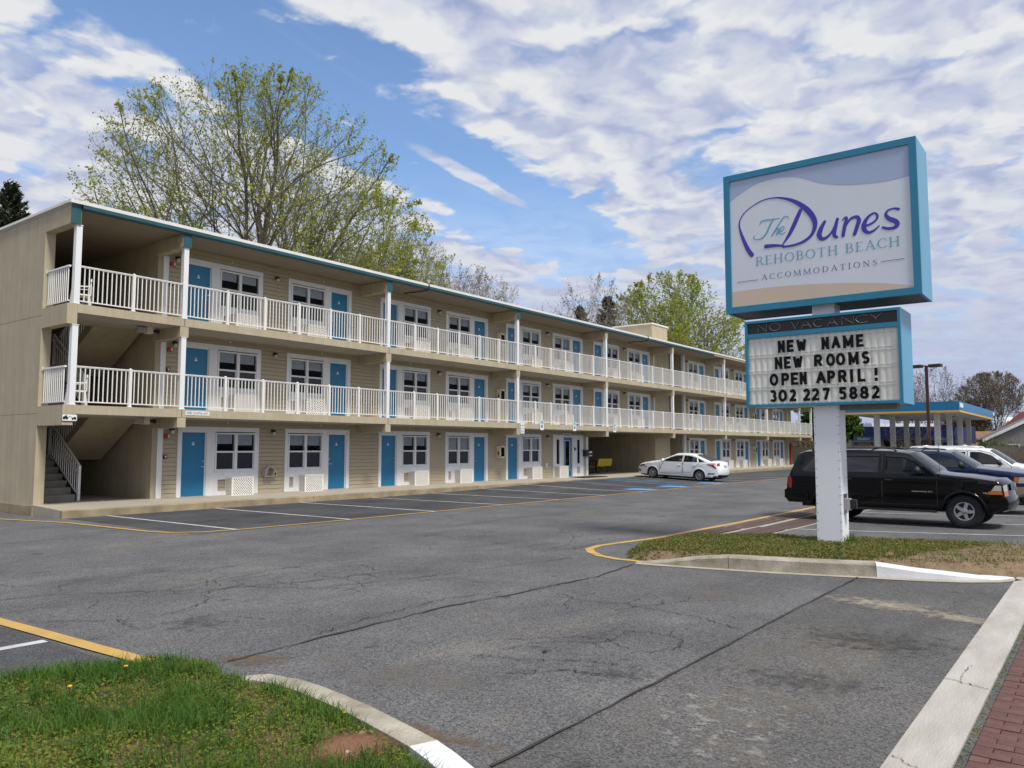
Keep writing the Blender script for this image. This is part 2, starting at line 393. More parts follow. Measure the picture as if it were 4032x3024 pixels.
struct('driveway', sheet(-8, 12.6, 1.12, 2.868, 20, 3, -.002, None), M['asphalt2'])

def ribbon(mb, pts, w, z=.004, step=.5, fn=gz, wl=None, jit=0.):
    """flat strip that follows the ground along a polyline"""
    P = []
    for (a, b) in zip(pts[:-1], pts[1:]):
        a = Vector(a[:2]); b = Vector(b[:2]); n = max(1, int((b-a).length/step))
        for i in range(n): P.append(a.lerp(b, i/n))
    P.append(Vector(pts[-1][:2])); base = len(mb.v); n = len(P)
    for i, p in enumerate(P):
        t = (P[min(i+1, n-1)]-P[max(i-1, 0)]).normalized(); nn = Vector((-t.y, t.x))
        ww = (w if wl is None else w*wl(i/(n-1)))/2
        l = p+nn*(ww+rng.uniform(-jit, jit)); r = p-nn*(ww+rng.uniform(-jit, jit))
        mb.v += [(l.x, l.y, fn(l.x, l.y)+z), (r.x, r.y, fn(r.x, r.y)+z)]
    for i in range(n-1): a = base+2*i; mb.f.append((a+1, a+3, a+2, a))
    return mb
def line(name, pts, w, m, z=.008, jit=.004):
    return struct(name, ribbon(MB(), pts, w, z, jit=jit), m)
def patch(name, poly, m, z=.004, wob=.12, sub=6, fn=gz):
    pts = []
    for (a, b) in zip(poly, poly[1:]+poly[:1]):
        for i in range(sub):
            p = Vector(a).lerp(Vector(b), i/sub); pts.append((p.x+rng.uniform(-wob, wob), p.y+rng.uniform(-wob, wob)))
    mb = MB(); mb.add([(x, y, fn(x, y)+z) for x, y in pts], [tuple(range(len(pts)))])
    me = mb.mesh(name, m); bm = bmesh.new(); bm.from_mesh(me); bmesh.ops.triangulate(bm, faces=bm.faces[:]); 
    for f in bm.faces:
        if f.normal.z < 0: f.normal_flip()
    bm.to_mesh(me); bm.free()
    o = link(name, me); o['kind'] = 'structure'; return o

# dark sealed stalls before the motel and by the left island
struct('stall_asphalt', sheet(9.2, 71, 15.2, 21.36, 124, 24, .004), M['asphaltdark'])
struct('stall_asphalt', sheet(-12, 3.36, 6.3, 20, 8, 8, .004, None), M['asphaltdark'])
# stall lines square to the motel
for x in (10.25, 13.4, 16.5, 19.65, 22.75, 25.9, 28.9): line('parking_line', [(x, 21.2), (x, 15.25)], .10, M['paintw'])
for x in (39.0, 41.6, 44.2, 46.9, 49.6, 52.3, 55., 57.7, 60.4, 63.1, 65.8): line('parking_line', [(x, 21.1), (x, 15.25)], .10, M['paintw'])
for x in (32.05, 35.0, 36.9): line('blue_parking_line', [(x, 21.1), (x, 15.25)], .11, M['paintb'])
hm = MB()
for k in range(5):
    y = 20.6-k*1.15; ribbon(hm, [(35.06, y), (36.84, y-.9)], .10, .008)
struct('blue_hatching', hm, M['paintb'])
for x0, x1 in ((29.9, 31.0), (33.0, 34.1), (37.3, 38.4)):
    patch('accessible_marking', [(x0, 15.5), (x1, 15.5), (x1, 16.75), (x0, 16.75)], M['paintb'], .009, .02, 3)
    im = MB(); cx = (x0+x1)/2; cy = 16.1
    ribbon(im, [(cx-.02, cy+.42), (cx-.02, cy+.05), (cx+.20, cy+.05), (cx+.28, cy-.25)], .07, .013)
    ribbon(im, [(cx-.02+.26*math.cos(t*.35+2.2), cy-.12+.26*math.sin(t*.35+2.2)) for t in range(13)], .06, .014, .1)
    struct('accessible_symbol', im, M['paintw'])
line('yellow_edge_line', [(7.2, 30), (8.12, 22.27), (8.70, 19.86), (8.85, 16.5), (9.0, 15.9), (9.5, 15.45), (10.4, 15.27), (13, 15.17), (71, 15.17)], .12, M['painty'], .012)
line('yellow_edge_line', [(3.41, 14), (3.41, 9.3), (3.55, 6.3)], .15, M['painty'], .012)
line('parking_line', [(-9, 8.02), (3.34, 7.98)], .12, M['paintw'], .008)
# angled stalls beyond the pylon sign
for k in range(9):
    x = 14.95+2.85*k; line('parking_line', [(x, 6.50), (x+1.85, 1.45)], .10, M['paintw'])
line('yellow_edge_line', [(60, 7.3), (14.37, 7.26), (13.38, 7.44), (12.6, 7.55), (12.1, 7.46), (11.75, 7.2), (11.45, 6.85), (11.28, 6.4), (11.28, 5.98)], .15, M['painty'], .008)
# paver drain panels between lot and angled stalls
pv = struct('paver_panels', sheet(14.35, 60, 5.74, 7.16, 60, 3, .003), M['concrete'])
pmesh = {}
for row, (y0, y1) in enumerate(((6.60, 7.13), (5.80, 6.46))):
    for k in range(15):
        x0 = 14.42+.55*row+2.93*k
        for q_ in range(2):
            ya = y0+(y1-y0)/2*q_+.012; yb = y0+(y1-y0)/2*(q_+1)-.012
            key = (row,)
            if key not in pmesh:
                pmesh[key] = MB().box(0, 2.80, 0, yb-ya, 0, .012).mesh('paver', M['paver'])
            inst('paver', pmesh[key], pv, (x0, ya, gz(x0+1.4, ya)+.004))

# seams and cracks
def crack(name, pts, w, seed, amp=.03, z=.010, sub=10):
    r = random.Random(seed); P = []
    for a, b in zip(pts[:-1], pts[1:]):
        for i in range(sub):
            t = i/sub; P.append((a[0]+(b[0]-a[0])*t+r.uniform(-amp, amp), a[1]+(b[1]-a[1])*t+r.uniform(-amp, amp)))
    P.append(pts[-1]); mb = MB()
    ribbon(mb, P, w, z, .2, wl=lambda t: .35+.9*abs(math.sin(17*t+seed))*r.uniform(.5, 1.2), jit=.002)
    return struct(name, mb, M['crack'])
crack('pavement_seam', [(3.6, 2.87), (5.8, 2.865), (7.6, 2.88), (10.2, 2.88), (11.75, 2.88)], .022, 1, .010)
crack('pavement_seam', [(3.95, 6.0), (5.4, 6.06), (6.8, 6.07), (7.7, 5.93), (8.7, 5.88), (9.6, 5.78), (11.1, 5.98)], .036, 2, .016)
CR = [[(5.0, 6.2), (6.1, 6.35), (7.0, 6.42), (7.9, 6.15)], [(2.6, 11.2), (4.5, 10.3), (5.8, 9.2), (6.9, 8.7), (8.2, 8.4)], [(5.8, 9.2), (5.3, 8.5), (4.7, 8.2)], [(6.2, 9.0), (6.6, 8.2), (8.5, 7.6), (11, 7.1)],
      [(5.5, 9.6), (7.5, 9.9), (9, 9.4), (10.5, 8.4)], [(4.5, 12.5), (6, 12.2), (8, 11.6), (9.5, 10.2)], [(6.0, 4.6), (6.5, 4.1), (6.6, 3.7)], [(5.1, 3.9), (5.5, 3.55), (5.5, 3.3)], [(8.1, 4.4), (8.0, 3.6), (7.7, 3.0)],
      [(10.5, 9.5), (12.5, 9.0), (15.5, 8.2)], [(11.2, 7.9), (12.6, 8.1), (14, 8.0)], [(9.5, 12.5), (12, 11.5), (15, 11)], [(8.2, 1.12), (7.7, 1.7), (7.6, 2.3)], [(14.5, 12.3), (18, 12.0), (24, 12.5)], [(3.6, 9.0), (4.2, 8.3), (4.1, 7.8)]]
for i, p in enumerate(CR): crack('pavement_crack', p, .012 if i not in (1, 3) else .018, 10+i, .045, sub=16)
# branching hairline cracks in the older paving
rc = random.Random(77)
def craze(x, y, n, L):
    for k in range(n):
        a = rc.uniform(0, 6.28); P = [(x+rc.gauss(0, .6), y+rc.gauss(0, .45))]
        for i in range(rc.randint(3, 6)):
            a += rc.gauss(0, .55); q_ = P[-1]; P.append((q_[0]+math.cos(a)*L*rc.uniform(.5, 1.2), q_[1]+math.sin(a)*L*rc.uniform(.5, 1.2)))
            if rc.random() < .4:
                b = a+rc.choice((-1, 1))*rc.uniform(.6, 1.2); crack('pavement_crack', [P[-1], (P[-1][0]+math.cos(b)*L*.8, P[-1][1]+math.sin(b)*L*.8)], .008, rc.randint(0, 999), .02, .0105)
        crack('pavement_crack', P, .010, rc.randint(0, 999), .025, .0105)
craze(5.6, 9.2, 6, .55); craze(3.9, 10.6, 4, .6); craze(7.4, 7.4, 4, .5); craze(12.5, 8.4, 4, .7); craze(6.0, 3.7, 3, .3); craze(14, 11.5, 4, .9); craze(8.2, 4.8, 3, .35)
def blot(name, cx_, cy_, rx, ry, rz, m, z=.004):
    """flat elliptical sheet carrying a patchy stain"""
    n = 28; mb = MB(); mb.add([(rx*math.cos(i*2*math.pi/n), ry*math.sin(i*2*math.pi/n), 0) for i in range(n)], [tuple(range(n))])
    o = link(name, mb.mesh(name, m), None, (cx_, cy_, z), (0, 0, rz)); o['kind'] = 'structure'; return o
M['sandstain'] = stain('sand_stain', (.36, .315, .235), 1.3, 1.8, 7., .8); M['siltstain'] = stain('silt_stain', (.15, .105, .065), 1.2, 1.8, 8.); M['chalkstain'] = stain('chalk_stain', (.36, .35, .33), .5, 4.6, 7., .5); M['oilstain'] = stain('oil_stain', (.030, .028, .028), 1.0, 2.4, 7., .5); M['tanstain'] = stain('dust_stain', (.22, .19, .15), .8, 1.8, 2.5, .45)
blot('sand_patch', 9.9, 2.15, .45, 1.05, -.22, M['sandstain']); blot('sand_patch', 9.6, 1.35, .35, .6, -.3, M['sandstain'], .005)
blot('silt_patch', 3.72, 3.7, .22, 1.2, .10, M['siltstain']); blot('silt_patch', 3.35, 2.2, .35, 1.0, -.35, M['siltstain'], .005); blot('silt_patch', 4.15, 5.9, .3, .5, .6, M['siltstain'], .005); blot('silt_patch', 11.3, 4.2, .3, 2.0, -.15, M['tanstain'], .005)
blot('chalky_patch', 5.25, 2.2, .42, .60, .2, M['chalkstain']); blot('chalky_patch', 4.75, 2.0, .35, .5, .2, M['chalkstain'], .005); blot('chalky_patch', 6.6, 1.6, .12, .28, .3, M['chalkstain'])
blot('oil_patch', 6.3, 2.0, .5, .9, .3, M['oilstain']); blot('oil_patch', 8.0, 1.9, .7, 1.1, .1, M['oilstain'], .005); blot('oil_patch', 4.6, 7.6, .5, .6, .2, M['oilstain']); blot('oil_patch', 5.6, 3.2, .4, .5, .2, M['oilstain'], .0045)
blot('dust_patch', 7.6, 2.2, 2.2, 1.0, .05, M['tanstain'], .0045); blot('dust_patch', 5.2, 2.0, 1.6, .9, .05, M['tanstain'], .0035); blot('dust_patch', 9.5, 4.0, 1.6, 1.3, .1, M['tanstain'], .004); blot('dust_patch', 4.6, 4.6, .7, 1.6, .1, M['tanstain'], .0042)
r = random.Random(31)
for k in range(26):
    x = r.uniform(11, 68); y = r.uniform(15.8, 20.6)
    blot('oil_patch' if r.random() < .6 else 'chalky_patch', x, y, r.uniform(.3, .8), r.uniform(.3, 1.1), r.uniform(0, 3), M['oilstain'] if r.random() < .55 else M['chalkstain'], .0085+gz(x, y)+.0003*k)

# concrete strip and brick pavement by the road
struct('concrete_strip', MB().box(-9, 13.1, .80, 1.12, -.15, .006), M['strip'])
crack('pavement_crack', [(7.05, 1.115), (7.0, .98), (6.93, .81)], .008, 41, .02, .012)
crack('pavement_crack', [(5.12, 1.12), (5.0, .95), (4.98, .81)], .006, 42, .02, .012)
crack('pavement_crack', [(7.0, 1.0), (7.25, 1.02), (7.6, 1.0)], .004, 43, .012, .012)
struct('gutter_strip', MB().box(-9, 13.1, .745, .798, -.15, -.012), M['asphalt2'])
bp_ = struct('brick_pavement', MB().box(-9, 20, -1.2, .744, -.2, -.022), M['soil'])
bme = MB().box(0, .094, 0, .194, 0, .024).mesh('brick', M['brick'])
r = random.Random(3)
nb = 0; rest = MB()
for i in range(190):
    x = -5.6+.0985*i
    for j in range(9):
        y = .545-.199*j-(.1 if i % 2 else 0)
        if j == 0 and i % 2: rest.box(x, x+.094, .645, .739, -.021, .003)
        if 4.6 < x < 9.6 and y > -.55 and nb < 300:
            inst('brick', bme, bp_, (x, y, -.021+r.uniform(-.003, .003)), (r.uniform(-.012, .012), r.uniform(-.012, .012), r.uniform(-.01, .01))); nb += 1
        else: rest.box(x, x+.094, y, y+.194, -.021, .003+r.uniform(-.003, .003))
tag(struct('brick_field', rest, M['brick'], bp_), kind='stuff')

# kerbs: cross-section swept along a path
def sweep_kerb(mb, pts, w, hs, z0=-.1, rnd=.025):
    """pts along the outer (road) face, kerb body lies to the left of travel"""
    n = len(pts); base = len(mb.v)
    for i, p in enumerate(pts):
        p = Vector(p); t = (Vector(pts[min(i+1, n-1)])-Vector(pts[max(i-1, 0)])).normalized(); l = Vector((-t.y, t.x)); h = hs[i]
        for a, b in ((0, z0), (.0, max(h-rnd, z0+.01)), (rnd, h), (w, h), (w, z0)):
            q_ = p+l*a; mb.v.append((q_.x, q_.y, b))
    for i in range(n-1):
        for k in range(4):
            a = base+i*5+k; mb.f.append((a, a+5, a+6, a+1))
    mb.f.append(tuple(base+k for k in range(5))); mb.f.append(tuple(base+(n-1)*5+k for k in range(4, -1, -1)))
    return mb
def fix(o):
    bm = bmesh.new(); bm.from_mesh(o.data); bmesh.ops.recalc_face_normals(bm, faces=bm.faces[:]); bm.to_mesh(o.data); bm.free(); return o
KL = [(3.42, 5.75), (3.60, 5.35), (3.70, 5.05), (3.745, 4.75), (3.74, 4.5), (3.70, 4.2), (3.65, 3.9), (3.58, 3.6), (3.51, 3.3), (3.47, 3.15)]
KW = [(3.467, 3.142), (3.39, 2.93), (3.27, 2.66), (3.10, 2.35), (2.87, 2.02), (2.55, 1.68), (2.15, 1.40), (1.6, 1.22), (.8, 1.14)]
def rev(p): return list(reversed(p))
fix(struct('kerb', sweep_kerb(MB(), rev(KL), .20, [.13]*8+[.08, .02]), M['kerbconc']))
fix(struct('kerb', sweep_kerb(MB(), rev(KW), .20, [.02, .05, .08, .10, .12, .13, .13, .13, .132]), M['kerbwhite']))
KM = [(11.13, 6.02), (11.18, 5.55), (11.28, 5.0), (11.36, 4.6), (11.46, 4.1), (11.60, 3.6), (11.76, 3.1), (11.90, 2.68)]
KM2 = [(11.902, 2.672), (12.05, 2.2), (12.25, 1.75), (12.55, 1.35), (12.95, 1.13)]
KMi = [(x+.0, y) for x, y in KM]
fix(struct('kerb', sweep_kerb(MB(), KM[:4], .26, [.01, .06, .15, .19]), M['kerbconc']))
fix(struct('kerb', sweep_kerb(MB(), [(11.362, 4.592)]+KM[4:], .26, [.19, .19, .19, .19, .19]), M['kerbconc']))
fix(struct('kerb', sweep_kerb(MB(), KM2, .26, [.185, .13, .09, .04, .012]), M['kerbwhite']))
apron = MB(); ribbon(apron, [(KM[0][0]-.07, 6.0)]+[(x-.07, y) for x, y in KM[1:]]+[(x-.08, y-.03) for x, y in KM2], .16, .006, .3, lambda x, y: 0)
struct('kerb_gutter', apron, M['concrete'])

# planted islands
def island(name, poly, h, m, seed, cell=.12, edge=.15, amp=.03):
    """earth mound filling a polygon, soft edge; returns height function"""
    from mathutils import noise as mn
    r = random.Random(seed)
    E = [Vector(p) for p in poly]
    def inside(p):
        c = False; n = len(E)
        for i in range(n):
            a, b = E[i], E[(i+1) % n]
            if (a.y > p.y) != (b.y > p.y) and p.x < (b.x-a.x)*(p.y-a.y)/(b.y-a.y)+a.x: c = not c
        return c
    def dist(p):
        d = 9
        for i in range(len(E)):
            a, b = E[i], E[(i+1) % len(E)]; ab = b-a; t = max(0, min(1, (p-a).dot(ab)/ab.length_squared)); d = min(d, (a+ab*t-p).length)
        return d
    def hz(x, y):
        p = Vector((x, y)); return h*sst(-.02, edge, dist(p))+amp*mn.noise(Vector((x*1.7, y*1.7, seed)))*sst(0, .3, dist(p))
    x0, x1 = min(p.x for p in E), max(p.x for p in E); y0, y1 = min(p.y for p in E), max(p.y for p in E)
    pts = [p for p in E]; ed = [(i, (i+1) % len(E)) for i in range(len(E))]
    nx, ny = int((x1-x0)/cell), int((y1-y0)/cell)
    for j in range(ny+1):
        for i in range(nx+1):
            p = Vector((x0+i*cell+r.uniform(-.2, .2)*cell, y0+j*cell+r.uniform(-.2, .2)*cell))
            if inside(p) and dist(p) > cell*.5: pts.append(p)
    v2, e2, f2, *_ = delaunay_2d_cdt(pts, ed, [list(range(len(E)))], 1, 1e-5)
    mb = MB(); mb.add([(p.x, p.y, hz(p.x, p.y)) for p in v2], [tuple(f) for f in f2])
    o = struct(name, mb, m, smooth=True)
    for f in o.data.polygons: pass
    bm = bmesh.new(); bm.from_mesh(o.data)
    for f in bm.faces:
        if f.normal.z < 0: f.normal_flip()
    bm.to_mesh(o.data); bm.free()
    return hz, inside, dist
GL = [(-4, 1.15), (.8, 1.35), (1.6, 1.42), (2.10, 1.58), (2.45, 1.83), (2.73, 2.14), (2.94, 2.45), (3.10, 2.75), (3.22, 3.0), (3.32, 3.3), (3.39, 3.6), (3.46, 3.95), (3.51, 4.25), (3.55, 4.5), (3.55, 4.75), (3.51, 5.0), (3.50, 5.3), (3.62, 5.6), (3.55, 5.95), (3.35, 6.15), (3.0, 6.3), (2.5, 6.45), (1.5, 6.6), (-4, 6.8)]
hzL, inL, dL = island('grass_island', GL, .13, M['soil'], 4, .13)
GM = [(11.22, 5.9), (11.45, 5.5), (11.55, 5.05), (11.62, 4.7), (11.72, 4.2), (11.86, 3.7), (12.02, 3.18), (12.15, 2.75), (12.30, 2.3), (12.47, 1.9), (12.72, 1.55), (13.0, 1.2), (14.2, -.2), (16.5, -1.5), (16.9, .3), (16.2, 1.5), (15.55, 3.3), (15.0, 5.0), (14.6, 5.9), (14.2, 6.4), (13.5, 6.6), (12.6, 6.72), (12.0, 6.62), (11.5, 6.3)]
hzM, inM, dM = island('grass_island', GM, .15, M['dirt'], 9, .2, .3)

# ------------------------------------------------------------------ motel
YS, YW, YB = 21.37, 22.87, 32.0
FL = [.27, 2.92, 5.575]; SL = [.0, 2.90, 5.553]           # floors at the wall, slab tops at the edge
COLS = [9.25, 12.36, 20.55, 28.67, 36.63, 44.73, 52.98, 61.47, 69.66, 72.95]
UW = 2.90
UX = [13.10, 17.06, 21.46, 25.35, 29.63, 33.60, 37.63, 41.52, 50.0, 54.5, 58.45, 62.85, 66.8]
UT = ['DW', 'WD']*4 + ['WD', 'DW', 'WD', 'DW', 'WD']
motel = empty('motel', (9.1, 22.9, 0))
tag(motel, 'long beige three-storey motel with blue doors and white railed balconies', 'motel')

# walkway
for i in range(16):
    x0 = 9.1+i*3.95; x1 = x0+3.94
    struct('walkway', MB().prism([(21.302, -.1), (21.302, .207), (YW+.0, FL[0]), (YW+.0, -.1)], x0, x1), M['walk'])
    o = struct('walkway_kerb', MB().prism([(21.15, -.1), (21.15, .185), (21.165, .20), (21.30, .206), (21.30, -.1)], x0, x1), M['kerbface'])
struct('walkway', MB().box(12.3, 73, YW+.001, 36, -.1, FL[0]-.002), M['walk'])
struct('walkway', MB().box(9.36, 12.298, YW+.001, 30.5, -.1, FL[0]-.002), M['walk'])

# end wall with spandrels, plinth
ew = MB().box(9.1, 9.36, YW, YB, .25, 2.70).box(9.1, 9.36, YW, YB, 2.712, 5.36).box(9.1, 9.36, YW, YB, 5.372, 8.05)
ew.box(9.115, 9.35, YW+.01, YB-.01, 2.69, 2.72).box(9.115, 9.35, YW+.01, YB-.01, 5.35, 5.38)
ew.box(9.1, 9.36, YW, YB, 8.051, 8.175)
part('end_wall', ew, M['stucco'], motel)
for z0, z1 in ((2.376, 2.895), (5.01, 5.548), (7.66, 8.175)): part('spandrel', MB().box(9.1, 9.36, YS+.012, YW-.002, z0, z1), M['stucco'], motel)
part('plinth', MB().box(9.06, 9.36, YW-.04, YB, -.1, .247), M['kerbface'], motel)
part('back_wall', MB().box(9.36, 73.3, YB, YB+.25, 0, 8.05), M['stucco'], motel)

# balcony slabs, beams, posts
for lv in (1, 2):
    zt = SL[lv]; zb = zt-.235
    for b in range(9):
        x0 = COLS[b]+.012 if b else 9.362; x1 = COLS[b+1]-.012
        y1 = YW-.002 if b else 23.45
        part('balcony_slab', MB().box(x0, x1, YS, y1, zb, zt), M['stucco'], motel); part('slab_soffit', MB().box(x0+.02, x1-.02, YS+.05, y1-.01, zb-.006, zb-.001), M['plaster'], motel)
    part('floor_slab', MB().box(12.44, 71.0, YW, YB-.01, zt-.21, zt+.018), M['plaster'], motel)
for ci, x in enumerate(COLS):
    if ci == 0: continue
    for lv, (zb, zt) in enumerate(((2.376, 2.663), (5.01, 5.316), (7.66, 8.052))):
        deep = .10 if lv < 2 else .0
        yi = YW+.05
        part('beam', MB().prism([(YS+.008, zb), (YS+.008, zt), (yi, zt), (yi, zb-.02)], x-.13, x+.13), M['stucco'], motel)
        if lv == 2 and ci <= 3:
            part('gutter_bracket', MB().box(x-.125, x+.125, YS-.02, YS+.007, zb+.0, 8.04), M['teal'], motel)
part('gutter_bracket', MB().box(9.09, 9.34, YS-.02, YS+.01, 7.66, 8.17), M['teal'], motel)
postm = {}
for lv in (1, 2):
    z0 = SL[lv]; z1 = (5.01, 7.66)[lv-1]
    pm = MB().box(-.075, .075, 0, .15, 0, z1-z0).box(-.088, .088, -.012, .162, 0, .02).box(-.088, .088, -.012, .162, z1-z0-.02, z1-z0).mesh('post', M['white'])
    for ci, x in enumerate(COLS):
        inst('post', pm, motel, (x+(.08 if ci == 0 else 0), YS+.02, z0))

# roof
part('roof', MB().box(9.1, 73.4, YS+.002, YB+.3, 8.176, 8.20), M['roofedge'], motel)
part('roof_edge', MB().box(9.03, 73.45, YS-.10, YS+.0, 8.182, 8.275).box(9.03, 9.16, YS+.001, YB+.3, 8.201, 8.272), M['roofedge'], motel)
part('gutter', MB().prism([(YS-.005, 8.045), (YS-.07, 8.045), (YS-.095, 8.09), (YS-.095, 8.18), (YS-.005, 8.18)], 9.35, 50.9), M['teal'], motel)
part('fascia', MB().box(50.91, 73.4, YS-.06, YS-.005, 8.06, 8.18), M['stucco'], motel)
part('roof_deck', MB().box(9.362, 73.3, YS+.0, YB, 8.085, 8.174), M['roofboard'], motel)
for b in range(9):
    xa = (9.365 if b == 0 else COLS[b]+.005); xb = COLS[b+1]-.005
    bm_ = MB().box(0, xb-xa, 0, .144, 0, .018).mesh('soffit_board', M['roofboard'])
    for k in range(10 if b else 30): inst('soffit_board', bm_, motel, (xa, YS+.004+.15*k, 8.066+rng.uniform(-.002, .002)))
part('soffit_return', MB().box(12.45, 71, YW-.001, YW+.06, 8.0, 8.065), M['soffit'], motel)

# walls: solid pieces between the door-and-window units, lap siding on top
def segs(lv):
    lo, hi = 12.62, 36.81 if lv == 0 else 44.95
    S = []; cur = lo
    for i, ux in enumerate(UX):
        if ux > hi: break
        S.append((cur, ux)); cur = ux+UW
    S.append((cur, hi)); cur = 49.6
    for ux in UX[8:]: S.append((cur, ux)); cur = ux+UW
    S.append((cur, 70.7)); return S
def lap(mb, x0, x1, z, h, y=YW):
    """one lap board: thin wedge, lower edge proud"""
    mb.add([(x0, y-.024, z), (x1, y-.024, z), (x1, y, z), (x0, y, z), (x0, y-.012, z+h), (x1, y-.012, z+h), (x1, y, z+h), (x0, y, z+h)],
           [(3,2,1,0),(4,5,6,7),(0,1,5,4),(1,2,6,5),(2,3,7,6),(3,0,4,7)]); return mb
nboard = 0; far = MB(); PITCH = .1355
for lv in range(3):
    f = FL[lv]; top = (2.69, 5.345, 8.06)[lv]; nb_ = int((top-f)/PITCH)
    for si, (x0, x1) in enumerate(segs(lv)):
        if x1-x0 < .03: continue
        part('wall', MB().box(x0, x1, YW+.035, YW+.14, f-.02, top), M['stucco'], motel)
        near = x1 < 26
        me = None
        for k in range(nb_+1):
            z = f+.004+k*PITCH; h = min(PITCH-.011, top-z)
            if h < .02: continue
            if near and nboard < 300:
                if me is None or h < PITCH-.012:
                    me_ = lap(MB(), 0, x1-x0, 0, h, 0).mesh('siding_board', M['siding'])
                    if h >= PITCH-.012: me = me_
                else: me_ = me
                inst('siding_board', me_, motel, (x0, YW, z)); nboard += 1
            else: lap(far, x0, x1, z, h)
    for i, ux in enumerate(UX):
        if lv == 0 and i in (6, 7): continue
        hz0 = f+2.18
        part('wall_header', MB().box(ux+.001, ux+UW-.001, YW+.101, YW+.14, hz0-.05, top), M['soffit'], motel)
        for k in range(2):
            h = (top-hz0)/2; lap(far, ux+.001, ux+UW-.001, hz0+k*h+.001, h-.010)
tag(part('siding', far, M['siding'], motel), kind='stuff')

# corner boards and plain stucco bays
for lv in range(3):
    f = FL[lv]; top = (2.69, 5.345, 8.06)[lv]
    part('corner_board', MB().box(12.455, 12.62, YW-.045, YW+.1, f, min(top, (2.376, 5.01, 7.66)[lv]+.0)), M['white'], motel)
    if lv == 0: part('corner_board', MB().box(36.81, 37.02, YW-.04, YW+.1, f, top), M['white'], motel)
    else: part('corner_board', MB().box(44.95, 45.07, YW-.04, YW+.1, f, top), M['white'], motel)
    part('corner_board', MB().box(49.30, 49.6, YW-.04, YW+.1, f, top), M['white'], motel)
    part('corner_board', MB().box(49.04, 49.296, YW-.03, YW+.09, f, top), M['grey'], motel)
    part('corner_board', MB().box(70.7, 70.85, YW-.04, YW+.1, f, top), M['white'], motel)
    part('stair_side_wall', MB().box(12.30, 12.45, YW-.004, 30.5, f-.02, top), M['stucco'], motel)
    part('plain_wall', MB().box(45.08, 47.2, YW-.005, YW+.2, f, top), M['stucco'], motel)
    w = MB().box(49.04, 49.2, YW+.11, 26., f, top)
    part('recess_wall', w, M['stucco'], motel)
    tag(part('recess_siding', MB().add(*(lambda V: (V, [(i*4, i*4+1, i*4+2, i*4+3) for i in range(len(V)//4)]))(
        [p for k in range(int((top-f)/PITCH)) for p in ((49.015, 26., f+k*PITCH), (49.015, YW+.11, f+k*PITCH), (49.03, YW+.11, f+(k+1)*PITCH), (49.03, 26., f+(k+1)*PITCH))])), M['siding'], motel), kind='stuff')
    part('recess_back', MB().box(47.2, 49.03, 25.6, 25.8, f, top), M['dark'], motel)  # near-black colour stands in for the unlit depth of the recess
    part('recess_side', MB().box(47.0, 47.198, YW+.21, 25.6, f, top), M['stucco'], motel)
    # end stair beyond the last room
    part('end_block', MB().box(70.86, 71.9, YW+.02, YW+.2, f, top), M['stucco'], motel)
    # rooms: back wall and partitions seen dimly through the glass
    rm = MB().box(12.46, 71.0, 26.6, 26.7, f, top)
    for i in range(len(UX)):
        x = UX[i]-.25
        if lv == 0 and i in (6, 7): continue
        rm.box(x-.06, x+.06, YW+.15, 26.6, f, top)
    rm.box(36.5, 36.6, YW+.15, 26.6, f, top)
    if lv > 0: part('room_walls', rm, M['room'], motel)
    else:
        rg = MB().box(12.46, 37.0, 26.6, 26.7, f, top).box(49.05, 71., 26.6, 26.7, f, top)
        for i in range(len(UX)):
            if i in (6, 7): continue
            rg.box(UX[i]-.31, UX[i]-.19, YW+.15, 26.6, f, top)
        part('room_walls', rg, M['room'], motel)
part('passage_wall', MB().box(37.02, 37.15, YW+.11, 29.5, .2, 2.69), M['stucco'], motel)
part('passage_wall', MB().box(45.08, 45.2, YW+.21, 29.5, .2, 2.69), M['stucco'], motel)
part('passage_back', MB().box(37.02, 47.0, 29.5, 29.7, .2, 2.69), M['stucco'], motel)

